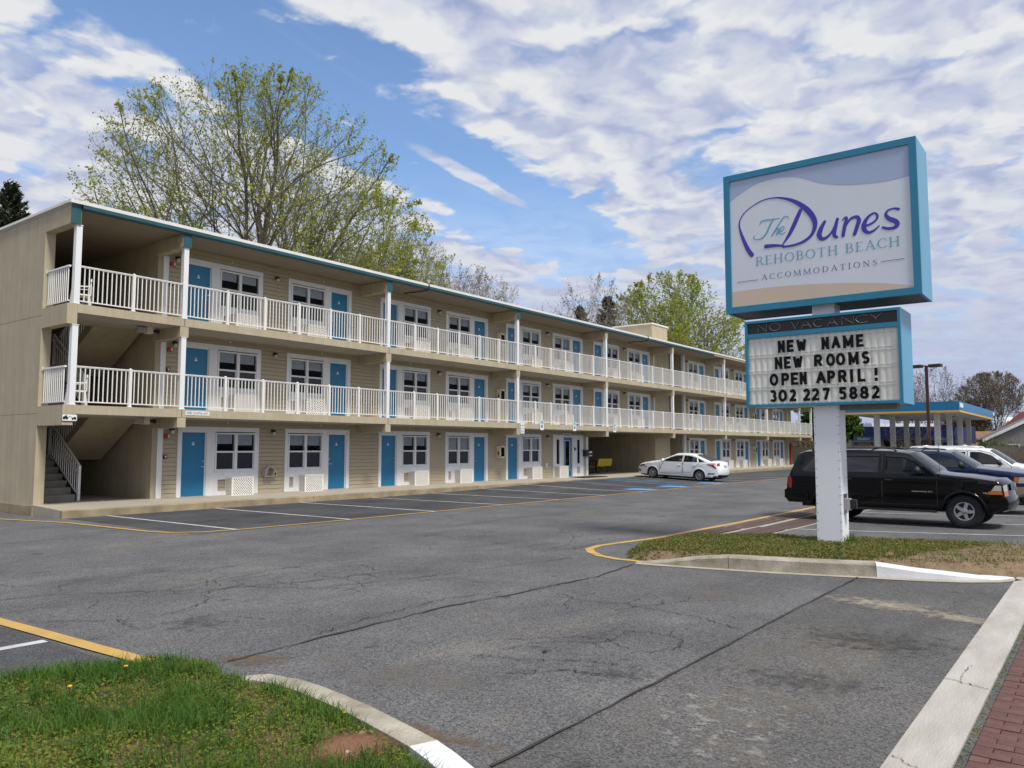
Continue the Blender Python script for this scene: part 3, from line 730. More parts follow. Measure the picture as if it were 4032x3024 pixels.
# door-and-window units
def mirror(mb):
    mb.v = [(UW-x, y, z) for x, y, z in mb.v]; mb.f = [tuple(reversed(f)) for f in mb.f]; return mb
def unit_meshes(kind):
    fl = (lambda m: m) if kind == 'DW' else mirror
    t = MB()
    t.box(0, .14, -.05, .10, 0, 2.18).box(2.78, UW, -.05, .10, 0, 2.18).box(.14, 2.78, -.05, .10, 2.03, 2.18)
    t.box(.98, 1.27, -.045, .10, 0, 2.03).box(.155, .965, -.02, .10, 2.00, 2.03)
    # apron with two openings that show siding
    t.box(1.27, 2.78, -.045, .10, .50, .74).box(1.27, 2.78, -.045, .10, 0, .13).box(1.27, 1.40, -.045, .10, .13, .50).box(1.72, 2.52, -.045, .10, .13, .50).box(2.69, 2.78, -.045, .10, .13, .50)
    t.box(.14, .17, .0, .10, 0, 2.0).box(.95, .98, .0, .10, 0, 2.0)
    t.box(1.22, 2.83, -.075, -.046, .715, .745)
    ins = []
    for x0, x1 in ((1.40, 1.72), (2.52, 2.69)):
        im = MB().box(x0, x1, .031, .05, .13, .50); ins.append(im)
        for k in range(3): lap(im, x0, x1, .13+k*.123, .114, .0305)
    d = MB().box(.17, .95, .035, .08, .012, 1.998)
    wf = MB()
    X0, X1, Z0, Z1 = 1.275, 2.775, .748, 2.0; F_ = .05
    wf.box(X0, X1, -.066, .05, Z0, Z0+F_).box(X0, X1, -.066, .05, Z1-F_, Z1).box(X0, X0+F_, -.066, .05, Z0+F_, Z1-F_).box(X1-F_, X1, -.066, .05, Z0+F_, Z1-F_)
    xm = (X0+X1)/2; wf.box(xm-.05, xm+.05, -.066, .05, Z0+F_, Z1-F_)
    zm = 1.385; P = []; sm = MB()
    for a, b in ((X0+F_, xm-.05), (xm+.05, X1-F_)):
        wf.box(a, b, -.045, .03, zm-.028, zm+.028)
        sm.box(a, a+.028, -.02, .03, Z0+F_, zm-.028).box(b-.028, b, -.02, .03, Z0+F_, zm-.028).box(a+.028, b-.028, -.02, .03, Z0+F_, Z0+F_+.035)
        P.append((a, b))
    def pane(a, b, y, c, e): return MB().add([(a, y, c), (b, y, c), (b, y, e), (a, y, e)], [(0, 1, 2, 3)])
    up = [pane(a+.002, b-.002, -.004, zm+.026, Z1-F_+.002) for a, b in P]
    lo = [pane(a+.026, b-.026, .004, Z0+F_+.033, zm-.026) for a, b in P]
    def blind(a, b, frac):
        """slightly creased shade"""
        r = random.Random(int(a*1000+frac*77)); n = 8; m = MB(); zt = Z1-F_; zb = zt-(zt-zm)*frac
        vs_ = []
        for j in range(n+1):
            for i in range(n+1): vs_.append((a+.01+(b-a-.02-.03)*i/n, .045+r.uniform(-.008, .008), zt+(zb-zt)*j/n))
        return m.add(vs_, [(j*(n+1)+i, j*(n+1)+i+1, (j+1)*(n+1)+i+1, (j+1)*(n+1)+i) for j in range(n) for i in range(n)])
    bl = {fr: [blind(a, b, fr) for a, b in P] for fr in (.34, .46, .54, .62, .80, .97)}
    hnd = MB().tube([(.90, .03, .93), (.90, -.03, .93)], .022, 8).tube([(.90, -.025, .93), (.80, -.03, .93)], .012, 6).tube([(.90, .03, 1.10), (.90, .012, 1.10)], .026, 8)
    pl = MB().box(.515, .605, .028, .034, 1.60, 1.645).box(.535, .585, .028, .034, 1.665, 1.70)
    eye = MB().tube([(.56, .036, 1.555), (.56, .028, 1.555)], .012, 8)
    sill = MB().box(.15, .97, -.055, .10, -.005, .012)
    out = {}
    for nme, mb, m in (('trim', t, 'white'), ('door', d, 'door'), ('frame', wf, 'white'), ('sash', sm, 'white'), ('handle', hnd, 'chrome'), ('plate', pl, 'signwhite'), ('eye', eye, 'black'), ('sill', sill, 'grey')):
        out[nme] = fl(mb).mesh(nme, M[m])
    out['inset'] = [fl(b).mesh('inset', M['siding']) for b in ins]; out['up'] = [fl(b).mesh('pane', M['glass']) for b in up]; out['lo'] = [fl(b).mesh('pane', M['glassdark']) for b in lo]
    out['bl'] = {k: [fl(b).mesh('blind', M['blind'], True) for b in v] for k, v in bl.items()}
    return out
UM = {k: unit_meshes(k) for k in ('DW', 'WD')}
def place_unit(i, lv):
    u = UM[UT[i]]; at = (UX[i], YW, FL[lv]); r = random.Random(i*7+lv)
    inst('trim_panel', u['trim'], motel, at); 
    for im in u['inset']: inst('siding_inset', im, motel, at)
    d = inst('door', u['door'], motel, at); inst('door_sill', u['sill'], motel, at)
    for n in ('handle', 'number_plate', 'peephole'): inst(n, u[{'number_plate': 'plate', 'peephole': 'eye'}.get(n, n)], d, wloc(d))
    w = inst('window', u['frame'], motel, at); inst('sash', u['sash'], w, wloc(w))
    fr = .62 if lv == 0 else r.choice((.46, .54, .54, .54, .62, .80))
    if lv == 0 and i >= 3: fr = .97
    for k in range(2):
        inst('pane', u['up'][k], w, wloc(w)); inst('pane', u['lo'][k], w, wloc(w))
        inst('blind', u['bl'][fr if r.random() < .8 else .54][k], w, wloc(w))
for lv in range(3):
    for i in range(len(UX)):
        if lv == 0 and i in (5, 6, 7): continue
        place_unit(i, lv)
# office front: glass door between two sidelights
def office():
    x0 = UX[5]; f = FL[0]; t = MB(); B = lambda a, b, c, d, e=-.05, g=.10: t.box(x0+a, x0+b, YW+e, YW+g, f+c, f+d)
    B(0, .12, 0, 2.18); B(2.78, UW, 0, 2.18); B(.12, 2.78, 2.05, 2.18)
    B(.12, .24, 0, 2.05, -.045); B(.62, .98, 0, 2.05, -.045); B(1.82, 2.22, 0, 2.05, -.045); B(2.60, 2.78, 0, 2.05, -.045)
    B(.24, .62, 0, .62, -.044); B(.24, .62, 1.98, 2.05, -.044); B(2.22, 2.60, .50, .64, -.044); B(2.22, 2.60, 0, .12, -.044); B(2.22, 2.60, 1.98, 2.05, -.044); B(2.22, 2.27, .12, .50, -.044); B(2.55, 2.60, .12, .50, -.044)
    part('trim_panel', t, M['white'], motel)
    for a, b in ((.24, .62), (2.22, 2.60)):
        w = part('sidelight', MB().box(x0+a, x0+b, YW-.06, YW+.03, f+.62, f+.67).box(x0+a, x0+b, YW-.06, YW+.03, f+1.94, f+1.99).box(x0+a, x0+a+.05, YW-.06, YW+.03, f+.67, f+1.94).box(x0+b-.05, x0+b, YW-.06, YW+.03, f+.67, f+1.94), M['white'], motel)
        part('pane', MB().box(x0+a+.05, x0+b-.05, YW-.01, YW-.004, f+.67, f+1.94), M['glass'], w)
        cv = MB(); n = 10
        cv.add([(x0+a+.06+(b-a-.12)*i/n, YW+.05+.015*(-1)**i, z) for z in (f+.68, f+1.93) for i in range(n+1)], [(i, i+1, n+2+i, n+1+i) for i in range(n)])
        part('curtain', cv, M['blind'], w)
    ins = MB().box(x0+2.27, x0+2.55, YW+.021, YW+.04, f+.12, f+.50)
    for k in range(3): lap(ins, x0+2.27, x0+2.55, f+.12+k*.127, .117, YW+.0205)
    part('siding_inset', ins, M['siding'], motel)
    d = part('door', MB().box(x0+1.0, x0+1.80, YW+.02, YW+.07, f+.01, f+.32).box(x0+1.0, x0+1.80, YW+.02, YW+.07, f+1.9, f+2.03).box(x0+1.0, x0+1.16, YW+.02, YW+.07, f+.32, f+1.9).box(x0+1.66, x0+1.80, YW+.02, YW+.07, f+.32, f+1.9), M['door'], motel)
    part('pane', MB().box(x0+1.19, x0+1.63, YW+.035, YW+.042, f+.35, f+1.87), M['glass'], d)
    part('glazing_bead', MB().box(x0+1.16, x0+1.66, YW+.005, YW+.06, f+.32, f+.35).box(x0+1.16, x0+1.66, YW+.005, YW+.06, f+1.87, f+1.9).box(x0+1.16, x0+1.19, YW+.005, YW+.06, f+.35, f+1.87).box(x0+1.63, x0+1.66, YW+.005, YW+.06, f+.35, f+1.87), M['white'], d)
    part('handle', MB().tube([(x0+1.73, YW-.03, f+.85), (x0+1.73, YW-.03, f+1.2)], .012, 6).tube([(x0+1.73, YW+.02, f+.9), (x0+1.73, YW-.03, f+.9)], .01, 6).tube([(x0+1.73, YW+.02, f+1.15), (x0+1.73, YW-.03, f+1.15)], .01, 6), M['chrome'], d)
    one('door_intercom', MB().box(x0+2.0, x0+2.09, YW-.085, YW-.046, f+1.37, f+1.52), M['black'], 'small black intercom box on white trim beside the office door', 'intercom')
    one('entrance_mat', MB().box(x0+1.0, x0+3.4, 21.6, 22.55, .236, .262), M['blackmatte'], 'thin dark doormat on the walkway before the office door', 'doormat')
office()

# railings
bal = MB().box(-.0125, .0125, 0, .022, .105, .985).mesh('baluster', M['rail'])
rpost = MB().box(-.04, .04, -.02, .06, -.0, 1.03).add([(-.046, -.026, 1.03), (.046, -.026, 1.03), (.046, .066, 1.03), (-.046, .066, 1.03), (0, .02, 1.075)], [(3,2,1,0),(0,1,4),(1,2,4),(2,3,4),(3,0,4)]).box(-.055, .055, -.03, .07, 0, .02).mesh('rail_post', M['rail'])
nbal = 0
for lv in (2, 1):
    z = SL[lv]; y = YS+.055
    side = part('railing', MB().box(9.165, 9.225, YS+.17, YW-.003, z+.985, z+1.03), M['rail'], motel); part('bottom_rail', MB().box(9.18, 9.215, YS+.17, YW-.003, z+.075, z+.105), M['rail'], side); part('rail_bracket', MB().box(9.155, 9.235, YW-.03, YW-.0, z+.96, z+1.045), M['rail'], side)
    for k in range(11):
        inst('baluster', bal, side, (9.187, YS+.22+.115*k, z)); nbal += 1
for b in range(9):
    for lv in (2, 1):
        z = SL[lv]; y = YS+.055
        x0 = COLS[b]+.078+(.08 if b == 0 else 0); x1 = COLS[b+1]-.078
        rail = MB().box(x0, x1, y-.012, y+.036, z+.985, z+1.008).box(x0, x1, y-.02, y+.044, z+1.008, z+1.032)
        ro = part('railing', rail, M['rail'], motel); part('bottom_rail', MB().box(x0, x1, y-.004, y+.026, z+.075, z+.105), M['rail'], ro)
        npst = 1 if b == 0 else (1 if b == 8 else 5)
        px = [x0+(x1-x0)*(k+1)/(npst+1) for k in range(npst)]
        for x in px: inst('rail_post', rpost, ro, (x, y-.01, z))
        n = int((x1-x0)/.1185); farb = MB()
        for k in range(1, n):
            x = x0+(x1-x0)*k/n
            if any(abs(x-p) < .05 for p in px): continue
            if nbal < 300: inst('baluster', bal, ro, (x, y, z)); nbal += 1
            else: farb.box(x-.0125, x+.0125, y, y+.022, z+.105, z+.985)
        if farb.v: tag(part('balusters', farb, M['rail'], ro), kind='stuff')

# stairs in the open bay
def stairs(lv):
    f = FL[lv]; rise = (FL[1]-FL[0])/14; tr = .285; xa, xb = 9.42, 10.62; xc, xd = 10.78, 12.2; ya = 23.75
    st = part('staircase', MB().box(xa, xd, ya+7*tr, ya+7*tr+1.2, f+7*rise-.17, f+7*rise), M['plaster'], motel)
    for k in range(7):
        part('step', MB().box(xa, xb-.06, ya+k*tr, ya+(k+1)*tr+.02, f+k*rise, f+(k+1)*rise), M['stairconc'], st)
    sl = MB(); yt = ya+7*tr
    sl.prism([(yt+.02, f+7*rise), (yt+.02, f+7*rise-.17), (ya-.25, f+14*rise-.20), (ya-.25, f+14*rise-.01), (ya+.02, f+14*rise-.01)], xc, xd)
    part('flight', sl, M['stucco'], st)
    sg = MB().prism([(ya, f), (ya, f+rise), (yt, f+7*rise), (yt, f+6*rise-.05), (ya+.3, f)], xb-.058, xb-.02)
    part('stringer', sg, M['blackmatte'], st)
    rl = MB(); p0 = Vector((xb, ya-.05, f)); slope = 7*rise/(7*tr)
    rl.box(xb-.035, xb+.035, ya-.085, ya-.015, f, f+1.0)
    rl.beam((xb, ya-.05, f+1.0), (xb, yt, f+1.0+7*rise-.0), .06, .045).beam((xb, ya-.05, f+.12), (xb, yt, f+.12+7*rise), .03, .03)
    rl.tube([(xb-.05, ya-.15, f+.82), (xb-.05, ya, f+.84), (xb-.05, yt, f+.84+7*rise)], .02, 6)
    for k in range(1, 15):
        y = ya-.05+k*(yt-ya+.05)/15; zz = f+slope*(y-ya+.05); rl.box(xb-.012, xb+.012, y-.012, y+.012, zz+.12, zz+1.0)
    rl.box(xb-.03, xb+.03, yt-.03, yt+.03, f+7*rise, f+7*rise+1.02)
    for k in range(14):
        y = ya+k*(yt-ya)/14; zz = f+14*rise-slope*(y-ya); rl.box(xc-.012, xc+.012, y-.012, y+.012, zz, zz+.95)
    rl.beam((xc, ya, f+14*rise+.95), (xc, yt, f+7*rise+.95), .06, .045)
    part('stair_railing', rl, M['rail'], st)
stairs(0); stairs(1)
part('stairwell_back', MB().box(9.361, 12.299, 30.5, 30.7, 0, 8.06), M['stucco'], motel)

# rooftop stair head, pipe
ph = empty('roof_stair_head', (49.2, 26, 8.2)); tag(ph, 'beige box-shaped stair head with white coping on the motel roof', 'rooftop box')
part('wall', MB().box(48.06, 50.4, 24.5, 27.5, 8.2, 10.18), M['stucco'], ph)
part('coping', MB().box(48.0, 50.46, 24.44, 27.56, 10.18, 10.27), M['roofedge'], ph)
rp = empty('roof_pipe', (9.9, 26, 8.2)); tag(rp, 'grey pipe with an orange end cap lying on the roof above the end wall', 'pipe')
part('pipe', MB().tube([(9.75, 24.6, 8.36), (9.75, 30.5, 8.36)], .11, 12), mat('pipe_grey', (.45, .46, .47), .4, .1, 4), rp, True)
part('cap', MB().ball((9.75, 24.55, 8.36), .13, 10, 8), mat('cap_orange', (.40, .10, .05), .6, .1, 6), rp, True)
part('saddle', MB().box(9.6, 9.9, 25.6, 25.72, 8.2, 8.36).box(9.6, 9.9, 28.6, 28.72, 8.2, 8.36), M['blackmatte'], rp)
for x in (22.55, 41.2):
    one('roof_drain_pipe', MB().tube([(x-.05, YS+1.2, 8.03), (x-.02, YS+.2, 8.01), (x, YS-.06, 8.02), (x+.02, YS-.14, 8.12), (x+.02, YS-.12, 8.26), (x+.02, YS, 8.33), (x, YS+.1, 8.28)], .022, 6), M['blackmatte'],
        'thin dark drain pipe hooked over the gutter ' + ('past the second balcony post from the stairwell' if x < 30 else 'below the rooftop box'), 'pipe')

# ------------------------------------------------------------------ lettering
def text_mesh(s, offset=0.):
    c = bpy.data.curves.new('t', 'FONT'); c.body = s; c.offset = offset; c.resolution_u = 4
    o = bpy.data.objects.new('t', c); me = bpy.data.meshes.new_from_object(o)
    v = [tuple(p.co) for p in me.vertices]; f = [tuple(p.vertices) for p in me.polygons]
    bpy.data.objects.remove(o); bpy.data.curves.remove(c); bpy.data.meshes.remove(me)
    return v, f
def put_text(mb, s, a0, a1, z0, z1, depth, face='y', thick=.003, offset=0., keep=False):
    """flat lettering fitted to a box. face 'y': reads along +x on a wall facing -y; face 'x': reads along -y on a face towards -x"""
    v, f = text_mesh(s, offset)
    xs = [p[0] for p in v]; ys = [p[1] for p in v]; xa, xb, ya, yb = min(xs), max(xs), min(ys), max(ys)
    out = []
    for x, y, _ in v:
        t = (x-xa)/(xb-xa); u = (y-ya)/(yb-ya); a = a0+(a1-a0)*t; z = z0+(z1-z0)*u
        out.append((a, depth, z) if face == 'y' else (depth, a, z))
    n = len(out); d = Vector((0, -thick, 0)) if face == 'y' else Vector((-thick, 0, 0))
    front = [tuple(Vector(p)+d) for p in out]
    mb.add(front, f)
    # edges of the cut-out letter
    cnt = {}
    for q_ in f:
        for i in range(len(q_)):
            e = (q_[i], q_[(i+1) % len(q_)]); cnt[tuple(sorted(e))] = cnt.get(tuple(sorted(e)), 0)+1
    be = [e for e, c in cnt.items() if c == 1]
    if be and thick > .005:
        base = len(mb.v); mb.v += out+front
        mb.f += [(base+a, base+b, base+n+b, base+n+a) for a, b in be]
    return mb

# ------------------------------------------------------------------ fixtures on the motel
ORD = ['first', 'second', 'third', 'fourth', 'fifth', 'sixth', 'seventh', 'eighth', 'ninth', 'tenth', 'eleventh', 'twelfth', 'thirteenth']
LVN = ['ground-floor walkway', 'middle balcony', 'top balcony']
def lattice(w, h, sp=.062, bw=.030, th=.005):
    """diagonal lattice in the plane (a,b), as strips clipped to a rectangle"""
    S = []
    for sgn in (1, -1):
        k = -h-w
        while k < w+h:
            # line a = k + sgn*b
            pts = []
            for b in (0, h):
                a = k+sgn*b
                if 0 <= a <= w: pts.append((a, b))
            for a in (0, w):
                b = (a-k)*sgn
                if 0 < b < h: pts.append((a, b))
            if len(pts) >= 2 and math.dist(pts[0], pts[1]) > .03: S.append((pts[0], pts[1], sgn))
            k += sp*1.414
    return S
def cover_meshes():
    w, d, h = .80, .38, .59
    lat = MB(); fr = MB(); b = .035
    def face(fn, W):
        for p, q_, sgn in lattice(W, h-.02):
            o = -.003 if sgn > 0 else .003
            lat.beam(fn(p[0], p[1], o), fn(q_[0], q_[1], o), .029, .004, up=fn(0, 0, 1)-fn(0, 0, 0))
        for a0, a1, z0, z1 in ((0, b, 0, h), (W-b, W, 0, h), (b, W-b, 0, b), (b, W-b, h-b, h)):
            p = fn((a0+a1)/2, z0, 0); q_ = fn((a0+a1)/2, z1, 0)
            fr.beam(p, q_, a1-a0, .016, up=fn(0, 0, 1)-fn(0, 0, 0))
    face(lambda a, z, o: Vector((a, -d-o, z)), w)
    face(lambda a, z, o: Vector((-o, -d+a, z)), d)
    face(lambda a, z, o: Vector((w+o, -d+a, z)), d)
    fr.box(-.015, w+.015, -d-.02, -.046, h, h+.018)
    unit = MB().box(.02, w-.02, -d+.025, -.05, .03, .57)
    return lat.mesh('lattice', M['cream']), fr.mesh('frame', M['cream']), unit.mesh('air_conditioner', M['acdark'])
M['acdark'] = mat('shaded_housing', (.035, .028, .022), .8)  # housing coloured near black to stand for the shade behind the lattice
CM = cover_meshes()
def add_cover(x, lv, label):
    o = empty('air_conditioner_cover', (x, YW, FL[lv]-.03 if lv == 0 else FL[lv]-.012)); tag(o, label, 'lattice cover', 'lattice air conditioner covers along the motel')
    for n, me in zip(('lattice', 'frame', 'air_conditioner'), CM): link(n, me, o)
cnt = [0, 0, 0]
for lv in range(3):
    k = 0
    for i in range(len(UX)):
        if lv == 0 and i in (6, 7): continue
        if lv == 0 and i == 5:
            add_cover(UX[5]+.10, 0, 'white lattice cover on the walkway directly beside the glass office door'); k += 0; continue
        dx = 1.70 if UT[i] == 'DW' else .62
        if lv == 0 and i > 5: lab = f'white lattice cover on the ground-floor walkway beside the {ORD[i-8]} blue door past the passage'
        else: lab = f'white lattice cover on the {LVN[lv]} beside the {ORD[i]} blue door from the stairwell'
        add_cover(UX[i]+dx, lv, lab)

lampm = (MB().lathe([(.05, 0), (.055, -.02), (.03, -.03)], 10, 'y').tube([(0, -.02, 0), (0, -.10, .03), (0, -.12, -.01)], .02, 6).lathe([(.055, -.035), (.06, .005), (.03, .03)], 10, 'z', (0, -.12, 0)).mesh('bracket', M['black'], True),
         MB().lathe([(.035, -.135), (.05, -.11), (.052, -.05), (.045, -.035)], 10, 'z', (0, -.12, 0)).mesh('globe', mat('lamp_globe', (.62, .58, .48), .2), True))
LX = [(12.87, 'beside the stairwell corner'), (16.53, 'between the first and second blue doors'), (24.85, 'between the third and fourth blue doors'), (33.05, 'between the fifth and sixth blue doors'), (41.05, 'between the seventh and eighth blue doors'), (44.72, 'left of the plain recess wall'), (49.78, 'right of the dark recess'), (57.95, 'beside the middle of the far rooms'), (66.3, 'between the two farthest rooms')]
for lv in range(3):
    for x, w in LX:
        if lv == 0 and 37 < x < 49: continue
        if lv == 0 and x == 33.05: w = 'between the fifth blue door and the office'
        o = empty('wall_lamp', (x, YW-.024, FL[lv]+2.09)); tag(o, f'black jar lamp on the {("ground floor", "middle floor", "top floor")[lv]} {w}', 'wall lamp', 'jar lamps on the motel wall')
        for n, me in zip(('bracket', 'globe'), lampm): link(n, me, o)
spr = MB().lathe([(.035, 0), (.035, -.012), (.02, -.015), (.02, -.02), (.012, -.03)], 12, 'y').mesh('sprinkler_plate', M['ivory'])
for lv in range(3):
    for i in range(6):
        if lv == 0 and i == 5: continue
        inst('sprinkler_head', spr, motel, (UX[i]+(1.72 if UT[i] == 'DW' else 1.55), YW-.026, FL[lv]+2.32))
# fire alarm horn and pull station by the stairwell, each floor
for lv in range(3):
    f = FL[lv]; fn = ('ground floor', 'middle floor', 'top floor')[lv]
    o = empty('fire_alarm_horn', (12.74, YW-.02, f+1.80)); tag(o, f'red fire alarm horn with clear strobe on the {fn} beside the stairwell', 'fire alarm', 'fire alarm horns by the stairwell')
    part('housing', MB().box(12.67, 12.82, YW-.085, YW-.02, f+1.80, f+1.94), M['red'], o); part('strobe', MB().box(12.755, 12.80, YW-.10, YW-.086, f+1.82, f+1.92), M['ivory'], o)
    o = empty('fire_alarm_pull', (12.70, YW-.02, f+1.2)); tag(o, f'dark red fire alarm pull station on the {fn} beside the stairwell', 'pull station', 'fire alarm pull stations by the stairwell')
    part('housing', MB().box(12.65, 12.76, YW-.075, YW-.02, f+1.19, f+1.31), mat('pull_red', (.16, .025, .02), .5), o); part('handle', MB().box(12.67, 12.74, YW-.09, YW-.076, f+1.255, f+1.275).box(12.695, 12.715, YW-.09, YW-.076, f+1.21, f+1.255), M['signwhite'], o)
# fire extinguisher cabinets
for x, wh in ((28.93, 'between the fourth and fifth blue doors'), (62.1, 'between the far rooms')):
    for lv in range(3):
        if x > 60 and lv == 2: continue
        f = FL[lv]; fn = ('ground floor', 'middle floor', 'top floor')[lv]
        o = empty('extinguisher_cabinet', (x+.2, YW-.02, f+1.05)); tag(o, f'cream extinguisher cabinet on the {fn} {wh}', 'extinguisher', 'fire extinguisher cabinets on the motel wall')
        y0, y1, z0, z1 = YW-.23, YW-.02, f+1.03, f+1.60; c = .025
        part('cabinet', MB().box(x, x+.42, y1-.02, y1, z0, z1).box(x, x+.42, y0, y1-.02, z0, z0+c).box(x, x+.42, y0, y1-.02, z1-c, z1).box(x, x+c, y0, y1-.02, z0+c, z1-c).box(x+.42-c, x+.42, y0, y1-.02, z0+c, z1-c).box(x+c, x+c+.05, y0, y0+.012, z0+c, z1-c).box(x+.42-c-.05, x+.42-c, y0, y0+.012, z0+c, z1-c).box(x+c, x+.42-c, y0, y0+.012, z0+c, z0+c+.05).box(x+c, x+.42-c, y0, y0+.012, z1-c-.05, z1-c), M['ivory'], o)
        part('glass', MB().box(x+c+.05, x+.42-c-.05, y0+.004, y0+.008, z0+c+.05, z1-c-.05), M['glass'], o)
        part('extinguisher', MB().lathe([(.0, 0), (.062, .0), (.065, .02), (.065, .30), (.03, .36), (.02, .38), (.02, .41)], 12, 'z', (x+.21, YW-.125, z0+.03)).box(x+.15, x+.27, YW-.14, YW-.11, z0+.42, z0+.455), M['red'], o, True)
        part('side_badge', MB().box(x-.003, x, y0+.06, y0+.14, z0+.15, z0+.32), M['blackmatte'], o)
# wall payphone shell without its phone, outlet, mailbox
o = empty('payphone_shell', (16.4, YW, .8)); tag(o, 'empty pale payphone shell mounted on the siding between the first two windows', 'phone shell')
def phone():
    a = MB(); n = 9; x0, x1 = 16.16, 16.50; z0, z1 = .82, 1.16
    arch = [(x0, z0)]+[((x0+x1)/2-math.cos(math.pi*i/n)*(x1-x0)/2, z1-.12+.12*math.sin(math.pi*i/n)) for i in range(n+1)]+[(x1, z0)]
    inn = [((x0+x1)/2+(x-(x0+x1)/2)*.84, z0+(z-z0)*.86+.02) for x, z in arch]
    k = len(arch); vs_ = [(x, YW-.30 if z > 1.0 else YW-.22, z) for x, z in arch]+[(x, YW-.30 if z > 1.0 else YW-.22, z) for x, z in inn]+[(x, YW-.022, z) for x, z in arch]+[(x, YW-.06, z) for x, z in inn]
    f = []
    for i in range(k):
        j = (i+1) % k; f += [(i, j, k+j, k+i), (i, 2*k+i, 2*k+j, j), (k+i, k+j, 3*k+j, 3*k+i)]
    f.append(tuple(3*k+i for i in range(k))); a.add(vs_, f)
    return a
part('hood', phone(), mat('phone_beige', (.45, .39, .33), .5, .08, 6), o)
part('side_pod', MB().box(16.50, 16.67, YW-.16, YW-.02, .82, 1.0), mat('pod_beige', (.52, .46, .38), .5, .05, 5), o); part('socket', MB().lathe([(.055, 0), (.055, -.01), (.03, -.012)], 12, 'y', (16.585, YW-.161, .90)), M['blackmatte'], o)
o = empty('hose_bib', (33.0, YW, .8)); tag(o, 'small white hose tap box on the siding left of the office', 'tap box')
part('plate', MB().box(32.93, 33.13, YW-.06, YW-.02, .80, .99), M['cream'], o); part('tap', MB().tube([(33.05, YW-.05, .89), (33.06, YW-.12, .89), (33.06, YW-.13, .85)], .02, 6), M['black'], o)
o = empty('mailbox', (36.75, YW, 1.3)); tag(o, 'black wall mailbox with white stickers on the corner board beside the passage', 'mailbox')
part('box', MB().box(36.45, 37.08, YW-.26, YW-.046, 1.32, 1.58).prism([(YW-.046, 1.58), (YW-.28, 1.58), (YW-.28, 1.60), (YW-.046, 1.68)], 36.43, 37.10), M['black'], o)
part('sticker', MB().box(36.75, 37.06, YW-.264, YW-.261, 1.50, 1.58).box(36.75, 37.05, YW-.264, YW-.261, 1.33, 1.37), M['signwhite'], o)
# signs
def board(name, x0, x1, z0, z1, y, label, lines, m='signwhite', tm='black', off=.004, cat='sign', group=None):
    o = empty(name, ((x0+x1)/2, y, z0)); tag(o, label, cat, group)
    part('panel', MB().box(x0, x1, y-.006, y, z0, z1), M[m], o)
    for s, a0, a1, c0, c1, tmat in lines:
        part('lettering', put_text(MB(), s, a0, a1, c0, c1, y-.007, 'y', .001, off), M[tmat], o)
    return o
board('address_sign', 12.47, 13.23, 2.74, 2.86, YS-.004, 'white street-address board on the balcony edge above the first blue door', [('20902 COASTAL HWY', 12.50, 13.20, 2.765, 2.838, 'black')])
board('office_sign', 34.50, 35.22, 2.38, 2.555, YW-.056, 'white OFFICE board above the glass office door', [('OFFICE', 34.56, 35.16, 2.405, 2.53, 'black')], off=.02)
o = empty('tow_away_sign', (9.27, YS, 2.49)); tag(o, 'white tow-away pictogram sign on the balcony corner beside the stairwell', 'sign')
def rrect(x0, x1, z0, z1, r, n=4):
    P = []
    for cx_, cz_, a0 in ((x1-r, z1-r, 0), (x0+r, z1-r, 90), (x0+r, z0+r, 180), (x1-r, z0+r, 270)):
        for i in range(n+1): a = R(a0+90*i/n); P.append((cx_+r*math.cos(a), cz_+r*math.sin(a)))
    return P
part('panel', MB().prism(rrect(9.08, 9.46, 2.475, 2.655, .03), YS-.014, YS-.008, 'y'), M['black'], o)
part('face', MB().prism(rrect(9.088, 9.452, 2.483, 2.647, .025), YS-.016, YS-.0145, 'y'), M['signwhite'], o)
ic = MB(); yy = YS-.018
for pts in ([(9.10, 2.555), (9.115, 2.59), (9.15, 2.60), (9.17, 2.625), (9.20, 2.62), (9.215, 2.58), (9.235, 2.575), (9.235, 2.53), (9.10, 2.53)], [(9.31, 2.60), (9.33, 2.57), (9.36, 2.565), (9.385, 2.59), (9.42, 2.58), (9.44, 2.56), (9.43, 2.53), (9.33, 2.525)], [(9.235, 2.56), (9.25, 2.60), (9.29, 2.595), (9.31, 2.575), (9.305, 2.57), (9.285, 2.585), (9.255, 2.588), (9.245, 2.555)]):
    ic.add([(x, yy, z) for x, z in pts], [tuple(range(len(pts)))])
for x, z in ((9.135, 2.528), (9.205, 2.528), (9.345, 2.522), (9.41, 2.522)): ic.lathe([(.0, 0), (.019, 0)], 10, 'y', (x, yy-.001, z), False)
part('pictogram', ic, M['black'], o)
